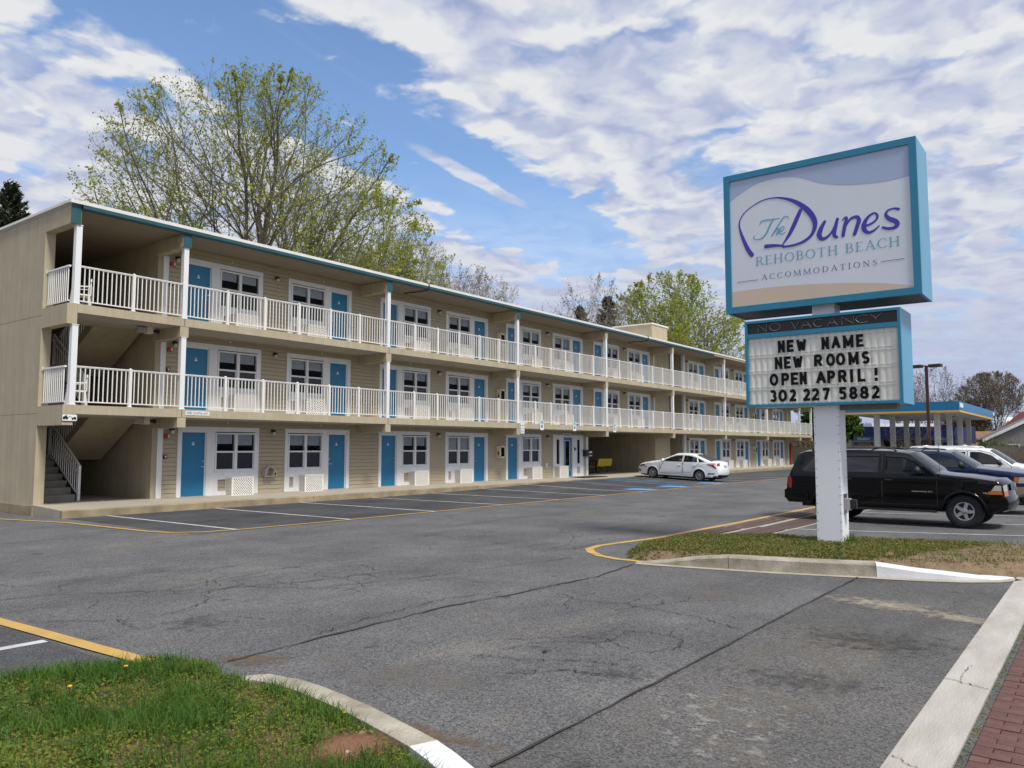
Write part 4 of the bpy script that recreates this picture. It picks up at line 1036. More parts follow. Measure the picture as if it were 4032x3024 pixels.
for k, x in enumerate((30.33, 33.18, 37.2)):
    nm = ('over the hose tap left of the office', 'over the office door', 'over the covered passage')[k]
    z0 = 2.62
    o = empty('accessible_parking_sign', (x+.14, YS-.01, z0)); tag(o, f'small accessible parking sign on the balcony edge {nm}', 'sign', 'accessible parking signs on the balcony edge')
    part('panel', MB().box(x, x+.30, YS-.028, YS-.022, z0, z0+.45), M['signwhite'], o)
    part('header', MB().box(x+.012, x+.288, YS-.030, YS-.0285, z0+.28, z0+.438), mat('sign_aqua', (.35, .62, .60), .4) if 'sign_aqua' not in bpy.data.materials else bpy.data.materials['sign_aqua'], o)
    part('lettering', put_text(MB(), 'RESERVED', x+.03, x+.27, z0+.385, z0+.415, YS-.0305, 'y', .001, .01), M['teal'], o)
    part('lettering', put_text(MB(), 'PARKING', x+.05, x+.25, z0+.325, z0+.355, YS-.0305, 'y', .001, .01), M['teal'], o)
    part('blue_square', MB().box(x+.075, x+.225, YS-.030, YS-.0285, z0+.09, z0+.235), M['blue'], o)
    sy = MB(); cx_, cz_ = x+.145, z0+.15
    sy.tube([(cx_-.01, YS-.032, cz_+.06), (cx_-.005, YS-.032, cz_), (cx_+.03, YS-.032, cz_), (cx_+.045, YS-.032, cz_-.045)], .007, 5).tube([(cx_+.035*math.cos(a)-.005, YS-.032, cz_-.015+.035*math.sin(a)) for a in [2.2+i*.35 for i in range(12)]], .005, 5)
    part('symbol', sy, M['signwhite'], o)
o = board('no_parking_sign', 28.78, 29.08, 2.43, 2.92, YS-.024, 'white notice with rows of small text on the third balcony beam', [], off=.0)
for s, c0 in (('NO', 2.84), ('STOPPING', 2.77), ('OR', 2.70), ('STANDING', 2.63), ('MOTEL', 2.54), ('PARKING', 2.48)):
    w = .018*len(s); part('lettering', put_text(MB(), s, 28.93-w, 28.93+w, c0, c0+.04, YS-.031, 'y', .001, .012), M['black'], o)
# floodlights and junction boxes under the stairwell slabs
for lv in (0, 1):
    z = (2.665, 5.318)[lv]; o = empty('floodlight', (11.75, 22.3, z-.2)); tag(o, 'twin floodlight on a box under the ' + ('lower', 'upper')[lv] + ' stairwell slab', 'floodlight', 'floodlights in the stairwell')
    part('junction_box', MB().box(11.68, 11.86, 22.2, 22.4, z-.20, z), M['ivory'], o)
    part('lamp_head', MB().prism([(22.12, z-.16), (22.12, z-.05), (22.36, z-.08), (22.36, z-.19)], 11.38, 11.62), M['grey'], o)
    part('lamp_head', MB().lathe([(.03, 0), (.05, .06), (.07, .16)], 10, 'x', (11.92, 22.3, z-.1)), M['blackmatte'], o)
    part('arm', MB().tube([(11.5, 22.3, z-.1), (11.95, 22.3, z-.1)], .015, 6), M['blackmatte'], o)
# plastic chairs in the upper stair bays
def plastic_chair(x, y, z, rz, lab):
    o = empty('plastic_chair', (x, y, z), rz); tag(o, lab, 'chair', 'white plastic chairs on the stair balconies')
    s = MB().prism([(-.24, .40), (.22, .43), (.24, .46), (-.24, .44)], -.23, .23); lpart('seat', s, M['cream'], o)
    b = MB()
    for k in range(5): b.box(-.20+k*.09, -.14+k*.09, -.26+.0, -.235, .44, .82)
    b.box(-.23, .25, -.27, -.23, .80, .88); lpart('backrest', b, M['cream'], o)
    for sx in (-1, 1):
        for sy in (-1, 1): lpart('leg', MB().beam((sx*.21, sy*.2, .43), (sx*.25, sy*.25, 0), .045, .045), M['cream'], o)
        lpart('armrest', MB().beam((sx*.25, -.24, .66), (sx*.25, .2, .64), .05, .03).beam((sx*.25, .19, .64), (sx*.24, .2, .43), .04, .03), M['cream'], o)
plastic_chair(9.9, 22.5, SL[2], 1.2, 'white plastic armchair on the top balcony beside the end wall')
plastic_chair(9.9, 22.5, SL[1], 1.2, 'white plastic armchair on the middle balcony beside the end wall')

# picnic set in the passage
def picnic():
    t = empty('picnic_table', (41.2, 25.1, .265)); tag(t, 'dark framed picnic table in the covered passage between yellow benches', 'table')
    part('tabletop', MB().box(40.45, 41.95, 24.75, 25.5, .96, 1.0), M['blackmatte'], t)
    for x in (40.75, 41.65): part('leg', MB().box(x-.04, x+.04, 25.08, 25.16, .265, .96).box(x-.05, x+.05, 24.85, 25.4, .265, .30), M['black'], t)
    for (y, s, lab) in ((24.35, 1, 'yellow shell bench with its back to the parking lot in the covered passage'), (25.9, -1, 'yellow shell bench behind the picnic table in the covered passage')):
        b = empty('bench', (41.2, y, .265)); tag(b, lab, 'bench', 'yellow benches in the passage')
        prof = [(0, 1.12), (.04, .95), (.08, .72), (.14, .68), (.40, .66), (.46, .62)]
        P = [(y+s*(a-.15), z) for a, z in prof]; Q = [(a, z-.03) for a, z in P]
        part('shell', MB().prism(P+Q[::-1], 40.4, 42.02), M['yellowbench'], b)
        for x in (40.6, 41.85): part('leg', MB().tube([(x, y+s*.12, .64), (x, y+s*.10, .265)], .035, 6).box(x-.05, x+.05, y-.2, y+.25, .60, .64), M['black'], b)
    b = empty('bench', (38.9, 25.6, .265)); tag(b, 'yellow shell bench nearest the mailbox in the covered passage', 'bench', 'yellow benches in the passage')
    part('shell', MB().prism([(25.2, 1.12), (25.25, .7), (25.7, .66), (25.7, .63), (25.22, .66), (25.17, 1.12)], 38.2, 39.5), M['yellowbench'], b)
    for x in (38.4, 39.3): part('leg', MB().tube([(x, 25.45, .64), (x, 25.45, .265)], .035, 6), M['black'], b)
picnic()
# red riser and hose cabinet at the far end
one('standpipe', MB().tube([(71.0, YW-.15, .27), (71.0, YW-.15, 2.0)], .09, 8).ball((71.0, YW-.15, 2.02), .12), M['red'], 'red standpipe at the far end of the ground-floor walkway', 'standpipe', smooth=True)

# ------------------------------------------------------------------ pylon sign
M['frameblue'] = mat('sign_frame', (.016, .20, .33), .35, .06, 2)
M['framelit'] = mat('sign_return_lit', (.085, .32, .50), .35, .06, 2)  # frame blue painted lighter, as if lit by the brighter sky on that side
M['face'] = mat('sign_face', (.66, .70, .76), .35, .03, 1.)
M['faceblue'] = mat('sign_face_blue', (.38, .46, .64), .35, .03, 1.)
M['facesand'] = mat('sign_face_sand', (.62, .50, .38), .35, .03, 1.)
M['purple'] = mat('sign_purple', (.052, .035, .36), .35)
M['lteal'] = mat('sign_teal', (.10, .36, .52), .35)
M['indigo'] = mat('sign_indigo', (.06, .055, .22), .35)
M['letter'] = mat('board_letter', (.006, .006, .007), .6, spec=.15)
M['pan'] = mat('board_panel', (.74, .735, .70), .5, c2=(.66, .64, .55), scale=.8)
M['underside'] = mat('cabinet_underside', (.16, .16, .16), .6)
sign = empty('pylon_sign', (14.46, 3.93, .14)); tag(sign, 'tall roadside pylon sign with blue framed cabinets on a white post', 'pylon sign')
XF = 14.10; XR = 15.0
po = part('post', MB().box(14.25, 14.68, 3.72, 4.14, .05, 2.53), mat('post_white', (.80, .815, .84), .45, .015, 1.2), sign)
part('post_neck', MB().box(14.28, 14.64, 3.74, 4.12, 4.1, 4.32), M['white'], sign)
rv = MB()
for k in range(16):
    z = .22+k*.15
    for x, y in ((14.248, 3.74), (14.248, 4.12)): rv.box(x-.002, x+.002, y-.006, y+.006, z, z+.012)
    rv.box(14.27, 14.282, 3.716, 3.722, z, z+.012).box(14.65, 14.662, 3.716, 3.722, z, z+.012)
tag(part('rivets', rv, M['black'], po), kind='stuff')
part('switch_box', MB().box(14.38, 14.52, 3.62, 3.719, .72, .92), M['grey'], sign)
part('switch_cover', MB().box(14.40, 14.50, 3.52, 3.618, .75, .90), M['black'], sign)
part('switch_bracket', MB().box(14.34, 14.56, 3.705, 3.719, .66, 1.0), M['chrome'], sign)
def cabinet(y0, y1, z0, z1, fw, fz0=None):
    """box cabinet: front frame, returns, back"""
    t = MB()
    t.box(XF, XF+.06, y0, y1, z1-fw, z1).box(XF, XF+.06, y0, y1, z0, z0+fw).box(XF, XF+.06, y0, y0+fw, z0+fw, z1-fw).box(XF, XF+.06, y1-fw, y1, z0+fw, z1-fw)
    return t
# upper cabinet
Y0, Y1, Z0, Z1 = 2.32, 5.64, 4.30, 6.94
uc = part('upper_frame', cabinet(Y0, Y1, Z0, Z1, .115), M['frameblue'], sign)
part('upper_return', MB().box(XF+.06, XR, Y0, Y0+.05, Z0, Z1).box(XF+.06, XR, Y1-.05, Y1, Z0, Z1).box(XF+.06, XR, Y0+.05, Y1-.05, Z1-.05, Z1).box(XR, XR+.05, Y0, Y1, Z0, Z1), M['framelit'], sign)
part('upper_underside', MB().box(XF+.06, XR, Y0+.05, Y1-.05, Z0+.02, Z0+.05), M['underside'], sign)
fy0, fy1, fz0, fz1 = Y0+.112, Y1-.112, Z0+.112, Z1-.112
fc = part('upper_face', MB().box(XF+.03, XF+.05, fy0, fy1, fz0, fz1), M['face'], sign)
wave = [(5.538, 6.434), (5.311, 6.562), (5.022, 6.68), (4.699, 6.721), (4.428, 6.696), (4.184, 6.627), (3.987, 6.525), (3.792, 6.441), (3.505, 6.361), (3.224, 6.313), (2.932, 6.284), (2.682, 6.282), (2.425, 6.289)]
sand = [(5.537, 4.703), (5.18, 4.712), (4.649, 4.706), (4.042, 4.675), (3.467, 4.619), (3.01, 4.56), (2.658, 4.496), (2.44, 4.447)]
def smooth_poly(P, n=6):
    out = []
    for i in range(len(P)-1):
        p0, p1, p2, p3 = P[max(i-1, 0)], P[i], P[i+1], P[min(i+2, len(P)-1)]
        for k in range(n):
            t = k/n; out.append(tuple(.5*((2*b)+(c-a)*t+(2*a-5*b+4*c-d)*t*t+(3*b-a-3*c+d)*t**3) for a, b, c, d in zip(p0, p1, p2, p3)))
    out.append(P[-1]); return out
def band(P, zedge, x, m, name):
    P = smooth_poly(P); P[0] = (fy1-.001, P[0][1]); P[-1] = (fy0+.001, P[-1][1]); mb = MB(); n = len(P)
    mb.add([(x, y, z) for y, z in P]+[(x, y, zedge) for y, z in P], [(i, i+1, n+i+1, n+i) for i in range(n-1)])
    return part(name, mb, m, fc)
band(wave, fz1-.001, XF+.027, M['faceblue'], 'sky_band'); band(sand, fz0+.001, XF+.027, M['facesand'], 'sand_band')
def stroke(mb, pts, x, closed=False, n=5):
    """variable-width brush stroke on a face towards -x; pts (y,z,width)"""
    P = smooth_poly(pts, n); k = len(P); base = len(mb.v)
    for i, (y, z, w) in enumerate(P):
        a = P[min(i+1, k-1)]; b = P[max(i-1, 0)]; t = Vector((a[0]-b[0], a[1]-b[1])); t = t.normalized() if t.length > 1e-6 else Vector((1, 0))
        nrm = Vector((-t.y, t.x))*w/2
        xx = x-.00004*i; mb.v += [(xx, y+nrm.x, z+nrm.y), (xx, y-nrm.x, z-nrm.y)]
    for i in range(k-1): a = base+2*i; mb.f.append((a, a+1, a+3, a+2))
    for (y, z, w) in (P[0], P[-1]):
        b2 = len(mb.v); mb.v += [(x+.0004, y+w/2*math.cos(j*math.pi/5), z+w/2*math.sin(j*math.pi/5)) for j in range(10)]; mb.f.append(tuple(range(b2, b2+10)))
    return mb
SG = {'D':[[(5.129,5.359,0.082),(5.203,5.479,0.078),(5.296,5.712,0.057),(5.351,5.918,0.031),(5.339,6.048,0.022),(5.252,6.175,0.018),(5.096,6.278,0.017),(4.899,6.349,0.021),(4.686,6.355,0.025),(4.479,6.3,0.046),(4.277,6.186,0.074),(4.1,6.016,0.098),(3.996,5.841,0.093),(3.981,5.693,0.073),(4.044,5.559,0.053),(4.176,5.466,0.045),(4.36,5.422,0.041),(4.545,5.419,0.038)],[(4.224,6.039,0.062),(4.274,5.933,0.074),(4.35,5.778,0.074),(4.436,5.624,0.058),(4.521,5.511,0.029),(4.564,5.454,0.021)],[(4.862,5.479,0.072),(4.752,5.473,0.063),(4.627,5.457,0.046),(4.524,5.427,0.033)]],'u':[[(3.812,5.757,0.052),(3.874,5.654,0.072),(3.912,5.537,0.088),(3.87,5.458,0.068),(3.782,5.474,0.044),(3.692,5.562,0.036),(3.621,5.692,0.047),(3.599,5.766,0.051)],[(3.599,5.766,0.051),(3.638,5.614,0.059),(3.661,5.495,0.063),(3.619,5.447,0.051)]],'n':[[(3.515,5.731,0.02),(3.475,5.768,0.031),(3.448,5.753,0.047),(3.48,5.627,0.058),(3.514,5.455,0.058)],[(3.475,5.596,0.023),(3.392,5.723,0.039),(3.288,5.749,0.058),(3.248,5.687,0.069),(3.281,5.573,0.065),(3.326,5.45,0.058)]],'e':[[(3.174,5.564,0.042),(3.064,5.585,0.034),(2.971,5.648,0.034),(2.954,5.714,0.038),(3.003,5.763,0.034),(3.092,5.72,0.042),(3.16,5.622,0.069),(3.172,5.514,0.076),(3.105,5.443,0.053),(3.013,5.467,0.034),(2.93,5.532,0.019)]],'s':[[(2.625,5.762,0.048),(2.698,5.786,0.033),(2.788,5.767,0.03),(2.822,5.706,0.049),(2.775,5.627,0.074),(2.688,5.572,0.081),(2.65,5.513,0.074),(2.692,5.461,0.055),(2.798,5.46,0.048),(2.877,5.493,0.041)]],'the':[[(4.964,5.912,0.015),(4.92,5.963,0.021),(4.781,5.964,0.023),(4.634,5.959,0.017),(4.6,5.962,0.011)],[(4.714,5.959,0.021),(4.78,5.852,0.03),(4.852,5.714,0.026),(4.95,5.638,0.019),(5.047,5.634,0.015),(5.085,5.67,0.017),(5.071,5.712,0.013)],[(4.438,5.916,0.012),(4.457,5.966,0.017),(4.53,5.958,0.019),(4.616,5.845,0.021),(4.699,5.731,0.021),(4.743,5.664,0.021)],[(4.712,5.695,0.013),(4.66,5.761,0.017),(4.618,5.767,0.021),(4.641,5.704,0.021),(4.663,5.666,0.017)],[(4.614,5.696,0.015),(4.546,5.733,0.017),(4.52,5.773,0.017),(4.561,5.793,0.017),(4.604,5.737,0.019),(4.608,5.678,0.019),(4.559,5.655,0.015),(4.504,5.688,0.012)]]}
for nm, key, m in (('script_initial', 'D', 'purple'), ('script_letter', 'u', 'purple'), ('script_letter', 'n', 'purple'), ('script_letter', 'e', 'purple'), ('script_letter', 's', 'purple'), ('script_word', 'the', 'lteal')):
    mb = MB()
    for i, s_ in enumerate(SG[key]): stroke(mb, s_, XF+.025-.0009*i)
    part(nm, mb, M[m], fc)
def serif(ch):
    T, t = .115, .045
    def stem(x, w=T, ser=.085): return [[(x, 0, w), (x, 1, w)], [(x-ser-w/2, .018, t*.8), (x+ser+w/2, .018, t*.8)], [(x-ser-w/2, .982, t*.8), (x+ser+w/2, .982, t*.8)]]
    def arc(cx_, cy_, rx, ry, a0, a1, n=14, wa=t, wb=T):
        out = []
        for i in range(n+1):
            a = R(a0+(a1-a0)*i/n); out.append((cx_+rx*math.cos(a), cy_+ry*math.sin(a), wa+(wb-wa)*abs(math.cos(a))**1.3))
        return out
    L = {'E': (.60, stem(.14)+[[(.14, .975, t), (.52, .975, t)], [(.52, .975, t), (.54, .80, t*.6)], [(.14, .51, t), (.42, .51, t)], [(.14, .025, t), (.55, .025, t)], [(.55, .025, t), (.58, .22, t*.6)]]),
         'H': (.80, stem(.14)+stem(.66)+[[(.14, .51, t), (.66, .51, t)]]), 'O': (.82, [arc(.41, .5, .34, .49, 0, 360, 28)]),
         'B': (.64, stem(.14)+[[(.14, .975, t), (.34, .975, t)], arc(.34, .745, .17, .23, 90, -90), [(.14, .51, t), (.36, .51, t)], arc(.36, .27, .20, .245, 90, -90), [(.14, .025, t), (.36, .025, t)]]),
         'T': (.70, stem(.35)[:2]+[[(.04, .97, t), (.66, .97, t)], [(.04, .97, t), (.02, .78, t*.6)], [(.66, .97, t), (.68, .78, t*.6)]]),
         'A': (.76, [[(.08, .02, t), (.37, .98, t)], [(.37, 1., T), (.68, .02, T)], [(.18, .34, t), (.57, .34, t)], [(-.02, .018, t*.8), (.20, .018, t*.8)], [(.54, .018, t*.8), (.80, .018, t*.8)]]),
         'C': (.72, [arc(.42, .5, .35, .49, 48, 312, 22), [(.66, .86, t), (.67, .68, t*.6)]]),
         'R': (.70, stem(.14)+[[(.14, .975, t), (.34, .975, t)], arc(.34, .74, .19, .24, 90, -90), [(.14, .50, t), (.36, .50, t)], [(.34, .50, T*.8), (.66, .02, T)], [(.58, .018, t), (.76, .018, t*.8)]]),
         'D': (.80, stem(.14)+[[(.14, .975, t), (.34, .975, t)], arc(.34, .5, .36, .475, 90, -90, 18), [(.14, .025, t), (.34, .025, t)]]),
         'M': (.95, [[(.10, 0, t), (.13, 1, t)], [(.13, 1, T), (.46, .06, T*.9)], [(.46, .06, t), (.80, 1, t)], [(.82, 1, T), (.84, 0, T)], [(-.0, .018, t*.8), (.22, .018, t*.8)], [(.72, .018, t*.8), (.96, .018, t*.8)]]),
         'N': (.82, [[(.12, 0, t), (.12, 1, t)], [(.12, 1, T), (.68, .02, T)], [(.68, .02, t), (.68, 1, t)], [(.0, .018, t*.8), (.24, .018, t*.8)], [(.56, .982, t*.8), (.80, .982, t*.8)]]),
         'I': (.30, stem(.15)),
         'S': (.56, [[(.48, .80, t), (.42, .94, t), (.28, .98, t), (.12, .88, T*.7), (.10, .72, T), (.26, .56, T), (.42, .42, T), (.48, .24, T), (.36, .05, t), (.20, .02, t), (.06, .12, t), (.05, .26, t)]])}
    return L[ch]
def serif_text(s, ya, yb, z0, h, x, m, gap=.14, wsp=.45):
    """one part for each word"""
    w = 0; words = [[]]
    for ch in s:
        if ch == ' ': w += wsp; words.append([]); continue
        L = serif(ch); words[-1].append((w, L)); w += L[0]+gap
    w -= gap; k = (ya-yb)/w
    for items in words:
        mb = MB()
        for i, (ox, (_, S)) in enumerate(items):
            for j, st in enumerate(S): stroke(mb, [(ya-(ox+a)*k, z0+b*h, c*h) for a, b, c in st], x-.0002*j, n=2 if len(st) < 12 else 1)
        part('serif_word', mb, m, fc)
serif_text('REHOBOTH BEACH', 5.06, 2.622, 5.145, .158, XF+.025, M['lteal'])
serif_text('ACCOMMODATIONS', 4.957, 2.98, 4.863, .098, XF+.025, M['indigo'], .30)
part('rule_line', MB().box(XF+.024, XF+.026, 5.014, 5.422, 4.877, 4.884).box(XF+.024, XF+.026, 2.565, 2.926, 4.912, 4.919), M['indigo'], fc)
# lower cabinet: neon strip over a changeable letter board
Y0, Y1, Z0, Z1 = 2.66, 5.29, 2.53, 4.115
NB = 3.79
part('lower_frame', cabinet(Y0, Y1, Z0, Z1, .045).box(XF, XF+.06, Y0+.045, Y1-.045, 3.795, 3.875), M['frameblue'], sign)
part('lower_return', MB().box(XF+.06, XR-.05, Y0, Y0+.04, Z0, Z1).box(XF+.06, XR-.05, Y1-.04, Y1, Z0, Z1).box(XF+.06, XR-.05, Y0+.04, Y1-.04, Z1-.04, Z1).box(XR-.05, XR, Y0, Y1, Z0, Z1), M['framelit'], sign)
part('lower_underside', MB().box(XF+.06, XR-.05, Y0+.04, Y1-.04, Z0+.01, Z0+.04), M['white'], sign)
part('ballast_box', MB().box(XF+.25, XF+.5, Y0+.15, Y0+1.2, Z0-.08, Z0+.008), M['underside'], sign)
nb = part('neon_panel', MB().box(XF+.035, XF+.05, Y0+.044, Y1-.044, 3.874, Z1-.044), M['black'], sign)
M['neon'] = mat('neon_glass', (.15, .145, .14), .3)
def neon():
    z0, z1 = 3.905, Z1-.075; h = z1-z0
    G = {'N': [(0, 0), (0, 1), (.7, 0), (.7, 1)], 'O': [(.45+.45*math.cos(a), .5+.5*math.sin(a)) for a in [i*math.pi/8 for i in range(17)]], 'V': [(0, 1), (.4, 0), (.8, 1)], 'A': [(0, 0), (.4, 1), (.8, 0), (.66, .35), (.14, .35)], 'C': [(.75, .85), (.5, 1), (.2, .9), (.0, .5), (.2, .1), (.5, 0), (.75, .12)], 'Y': [(0, 1), (.4, .45), (.4, 0), (.4, .45), (.8, 1)]}
    yy = {0: ('N', 5.045, .155), 1: ('O', 4.83, .19), 2: ('V', 4.44, .13), 3: ('A', 4.27, .17), 4: ('C', 4.06, .15), 5: ('A', 3.82, .16), 6: ('N', 3.58, .19), 7: ('C', 3.36, .20), 8: ('Y', 3.12, .17)}
    for k in yy:
        c, ya, w = yy[k]; P = G[c]; wx = max(p[0] for p in P)
        part('neon_tube', MB().tube([(XF+.022, ya-p[0]/wx*w, z0+p[1]*h) for p in P], .008, 6), M['neon'], nb)
neon()
lb0, lb1, lz0, lz1 = Y0+.044, Y1-.044, Z0+.044, 3.796
bd = part('letter_board', MB().box(XF+.05, XF+.058, lb0, lb1, lz0, lz1), M['pan'], sign)
NP = 23; pw = (lb1-lb0)/NP
pmb = MB(); n = 6
pmb.add([(-.012*math.sin(math.pi*i/n), pw*i/n, z) for z in (0, lz1-lz0) for i in range(n+1)], [(i, i+1, n+2+i, n+1+i) for i in range(n)])
pme = pmb.mesh('panel_strip', M['pan'], True)
for k in range(NP): inst('panel_strip', pme, bd, (XF+.048, lb0+k*pw, lz0))
tr = MB(); M['track'] = mat('letter_track', (.70, .70, .67), .3, .03, 5)
LET = [(3.497,0.218,[('N',4.69,4.567),('E',4.532,4.41),('W',4.36,4.189),('N',3.931,3.804),('A',3.766,3.614),('M',3.573,3.402),('E',3.362,3.245)]),(3.201,0.219,[('N',4.754,4.62),('E',4.591,4.469),('W',4.429,4.259),('R',4.066,3.924),('O',3.863,3.71),('O',3.701,3.545),('M',3.495,3.329),('S',3.284,3.153)]),(2.904,0.223,[('O',4.856,4.696),('P',4.645,4.502),('E',4.476,4.347),('N',4.321,4.198),('A',4.042,3.872),('P',3.853,3.716),('R',3.672,3.532),('I',3.476,3.429),('L',3.357,3.235),('!',3.095,3.033)]),(2.612,0.219,[('3',4.86,4.735),('0',4.708,4.551),('2',4.51,4.39),('2',4.27,4.148),('2',4.127,3.996),('7',3.942,3.814),('5',3.668,3.545),('8',3.504,3.365),('8',3.33,3.187),('2',3.144,3.021)])]
for row in LET:
    for dz in (-.012, row[1]+.012): tr.box(XF+.030, XF+.036, lb0, lb1, row[0]+dz-.005, row[0]+dz+.005)
part('letter_track', tr, M['track'], bd)
def sans(ch):
    """stroke letters of a changeable sign, in a unit box"""
    def arc(cx_, cy_, rx, ry, a0, a1, n=12): return [(cx_+rx*math.cos(R(a0+(a1-a0)*i/n)), cy_+ry*math.sin(R(a0+(a1-a0)*i/n))) for i in range(n+1)]
    return {'N': [[(0, 0), (0, 1)], [(0, 1), (1, 0)], [(1, 0), (1, 1)]], 'E': [[(0, 0), (0, 1)], [(0, 1), (1, 1)], [(0, .5), (.85, .5)], [(0, 0), (1, 0)]],
            'W': [[(0, 1), (.25, 0)], [(.25, 0), (.5, .8)], [(.5, .8), (.75, 0)], [(.75, 0), (1, 1)]], 'M': [[(0, 0), (0, 1)], [(0, 1), (.5, .2)], [(.5, .2), (1, 1)], [(1, 1), (1, 0)]],
            'A': [[(0, 0), (.5, 1)], [(.5, 1), (1, 0)], [(.2, .33), (.8, .33)]], 'R': [[(0, 0), (0, 1)], [(0, 1), (.55, 1)]+arc(.6, .74, .4, .26, 90, -90)+[(0, .48)], [(.5, .48), (1, 0)]],
            'O': [arc(.5, .5, .5, .5, 0, 360, 24)], '0': [arc(.5, .5, .5, .5, 0, 360, 24)], 'P': [[(0, 0), (0, 1)], [(0, 1), (.55, 1)]+arc(.6, .73, .4, .27, 90, -90)+[(0, .46)]],
            'S': [arc(.5, .75, .48, .25, 25, 270, 12)+arc(.5, .25, .5, .25, 90, -155, 12)], 'I': [[(.5, 0), (.5, 1)]], 'L': [[(0, 1), (0, 0)], [(0, 0), (1, 0)]], '!': [[(.5, .40), (.5, 1)], [(.5, 0), (.5, .06)]],
            '3': [arc(.45, .75, .48, .25, 150, -90, 12), arc(.45, .25, .55, .25, 90, -150, 12)], '2': [arc(.5, .70, .5, .30, 160, -20, 12)+[(0, 0)], [(0, 0), (1, 0)]], '7': [[(0, 1), (1, 1)], [(1, 1), (.35, 0)]],
            '5': [[(.9, 1), (.12, 1)], [(.12, 1), (.06, .55)]+arc(.48, .30, .52, .32, 130, -150, 12)], '8': [arc(.5, .75, .42, .25, 0, 360, 18), arc(.5, .25, .5, .25, 0, 360, 18)]}[ch]
def bold_letter(ch, ya, yb, z0, h, x):
    mb = MB(); w = h*.225; wid = abs(ya-yb)
    for k, st in enumerate(sans(ch)):
        P = [(ya-(w/2+a*(wid-w)), z0+w/2+b*(h-w)) for a, b in st]; n = len(P); base = len(mb.v); closed = math.dist(P[0], P[-1]) < 1e-4
        if ch == 'I': P = [((ya+yb)/2, z) for _, z in P]
        if ch == '!': P = [((ya+yb)/2, z) for _, z in P]
        for i, p in enumerate(P):
            a = P[min(i+1, n-1)] if not closed or i < n-1 else P[1]; b = P[max(i-1, 0)] if not closed or i > 0 else P[-2]
            t = Vector((a[0]-b[0], a[1]-b[1])).normalized(); nn = Vector((-t.y, t.x))*w/2; e = Vector((0, 0))
            if not closed and n == 2: e = Vector((0, 0)) if ch == '!' and i == 0 and k == 0 else (t*w*(-.5 if i == 0 else .5) if ch not in '7WAR' else t*w*(-.3 if i == 0 else .3))
            for sg in (1, -1): q_ = Vector(p)+e+nn*sg; mb.v.append((x-.0005*k, q_.x, min(z0+h, max(z0, q_.y))))
        for i in range(n-1): c = base+2*i; mb.f.append((c, c+1, c+3, c+2))
    return mb
for z0, h, items in LET:
    for ch, ya, yb in items: part('board_letter', bold_letter(ch, ya, yb, z0, h, XF+.014), M['letter'], bd)

# ------------------------------------------------------------------ vehicles
M['tyre'] = mat('tyre', (.018, .018, .019), .85, .2, 8, bump=.3, bscale=60)
M['alloy'] = mat('alloy', (.50, .50, .49), .35, metal=.9)
M['carglass'] = glass_mat('car_glass', (.01, .012, .014), .01, .55)
M['tint'] = glass_mat('car_tint', (.006, .006, .008), .02, .10)
M['trim'] = mat('car_trim', (.016, .016, .017), .55)
M['taillight'] = mat('tail_light', (.34, .012, .015), .12, coat=.6)
M['headlight'] = mat('head_light', (.40, .38, .32), .1, coat=.8)
M['amber'] = mat('amber_lens', (.46, .12, .012), .15, coat=.6)
M['seat'] = mat('car_seat', (.05, .048, .045), .8)
M['gap'] = mat('panel_gap', (.03, .03, .03), .8)
M['badge'] = mat('badge', (.60, .60, .60), .3, metal=.7)
def paint(name, c, rough=.25, metal=.0, coat=.35, spec=.3): return mat(name, c, rough, metal=metal, coat=coat, spec=spec)
def inpoly(p, P):
    c = False; n = len(P)
    for i in range(n):
        a, b = P[i], P[(i+1) % n]
        if (a[1] > p[1]) != (b[1] > p[1]) and p[0] < (b[0]-a[0])*(p[1]-a[1])/(b[1]-a[1])+a[0]: c = not c
    return c
def cdt(outer, holes=(), cell=.08):
    """triangulated polygon with holes and interior points"""
    pts = []; ed = []
    def loop(P):
        Q = []
        for a, b in zip(P, P[1:]+P[:1]):
            n = max(1, int(math.dist(a, b)/cell))
            for i in range(n): Q.append((a[0]+(b[0]-a[0])*i/n, a[1]+(b[1]-a[1])*i/n))
        k = len(pts); pts.extend(Vector(q_) for q_ in Q); ed.extend((k+i, k+(i+1) % len(Q)) for i in range(len(Q))); return Q
    loop(outer)
    for h in holes: loop(h)
    x0, x1 = min(p[0] for p in outer), max(p[0] for p in outer); y0, y1 = min(p[1] for p in outer), max(p[1] for p in outer)
    nb_ = len(pts); B = [Vector(p) for p in pts]
    y = y0+cell*.5
    while y < y1:
        x = x0+cell*.5
        while x < x1:
            if inpoly((x, y), outer) and not any(inpoly((x, y), h) for h in holes) and min((b-Vector((x, y))).length for b in B) > cell*.45: pts.append(Vector((x, y)))
            x += cell
        y += cell
    v, e, f, *_ = delaunay_2d_cdt(pts, ed, [], 0, 1e-6)
    F = []
    for t in f:
        c = sum((v[i] for i in t), Vector((0, 0)))/3
        if inpoly(c, outer) and not any(inpoly(c, h) for h in holes): F.append(tuple(t))
    return v, F
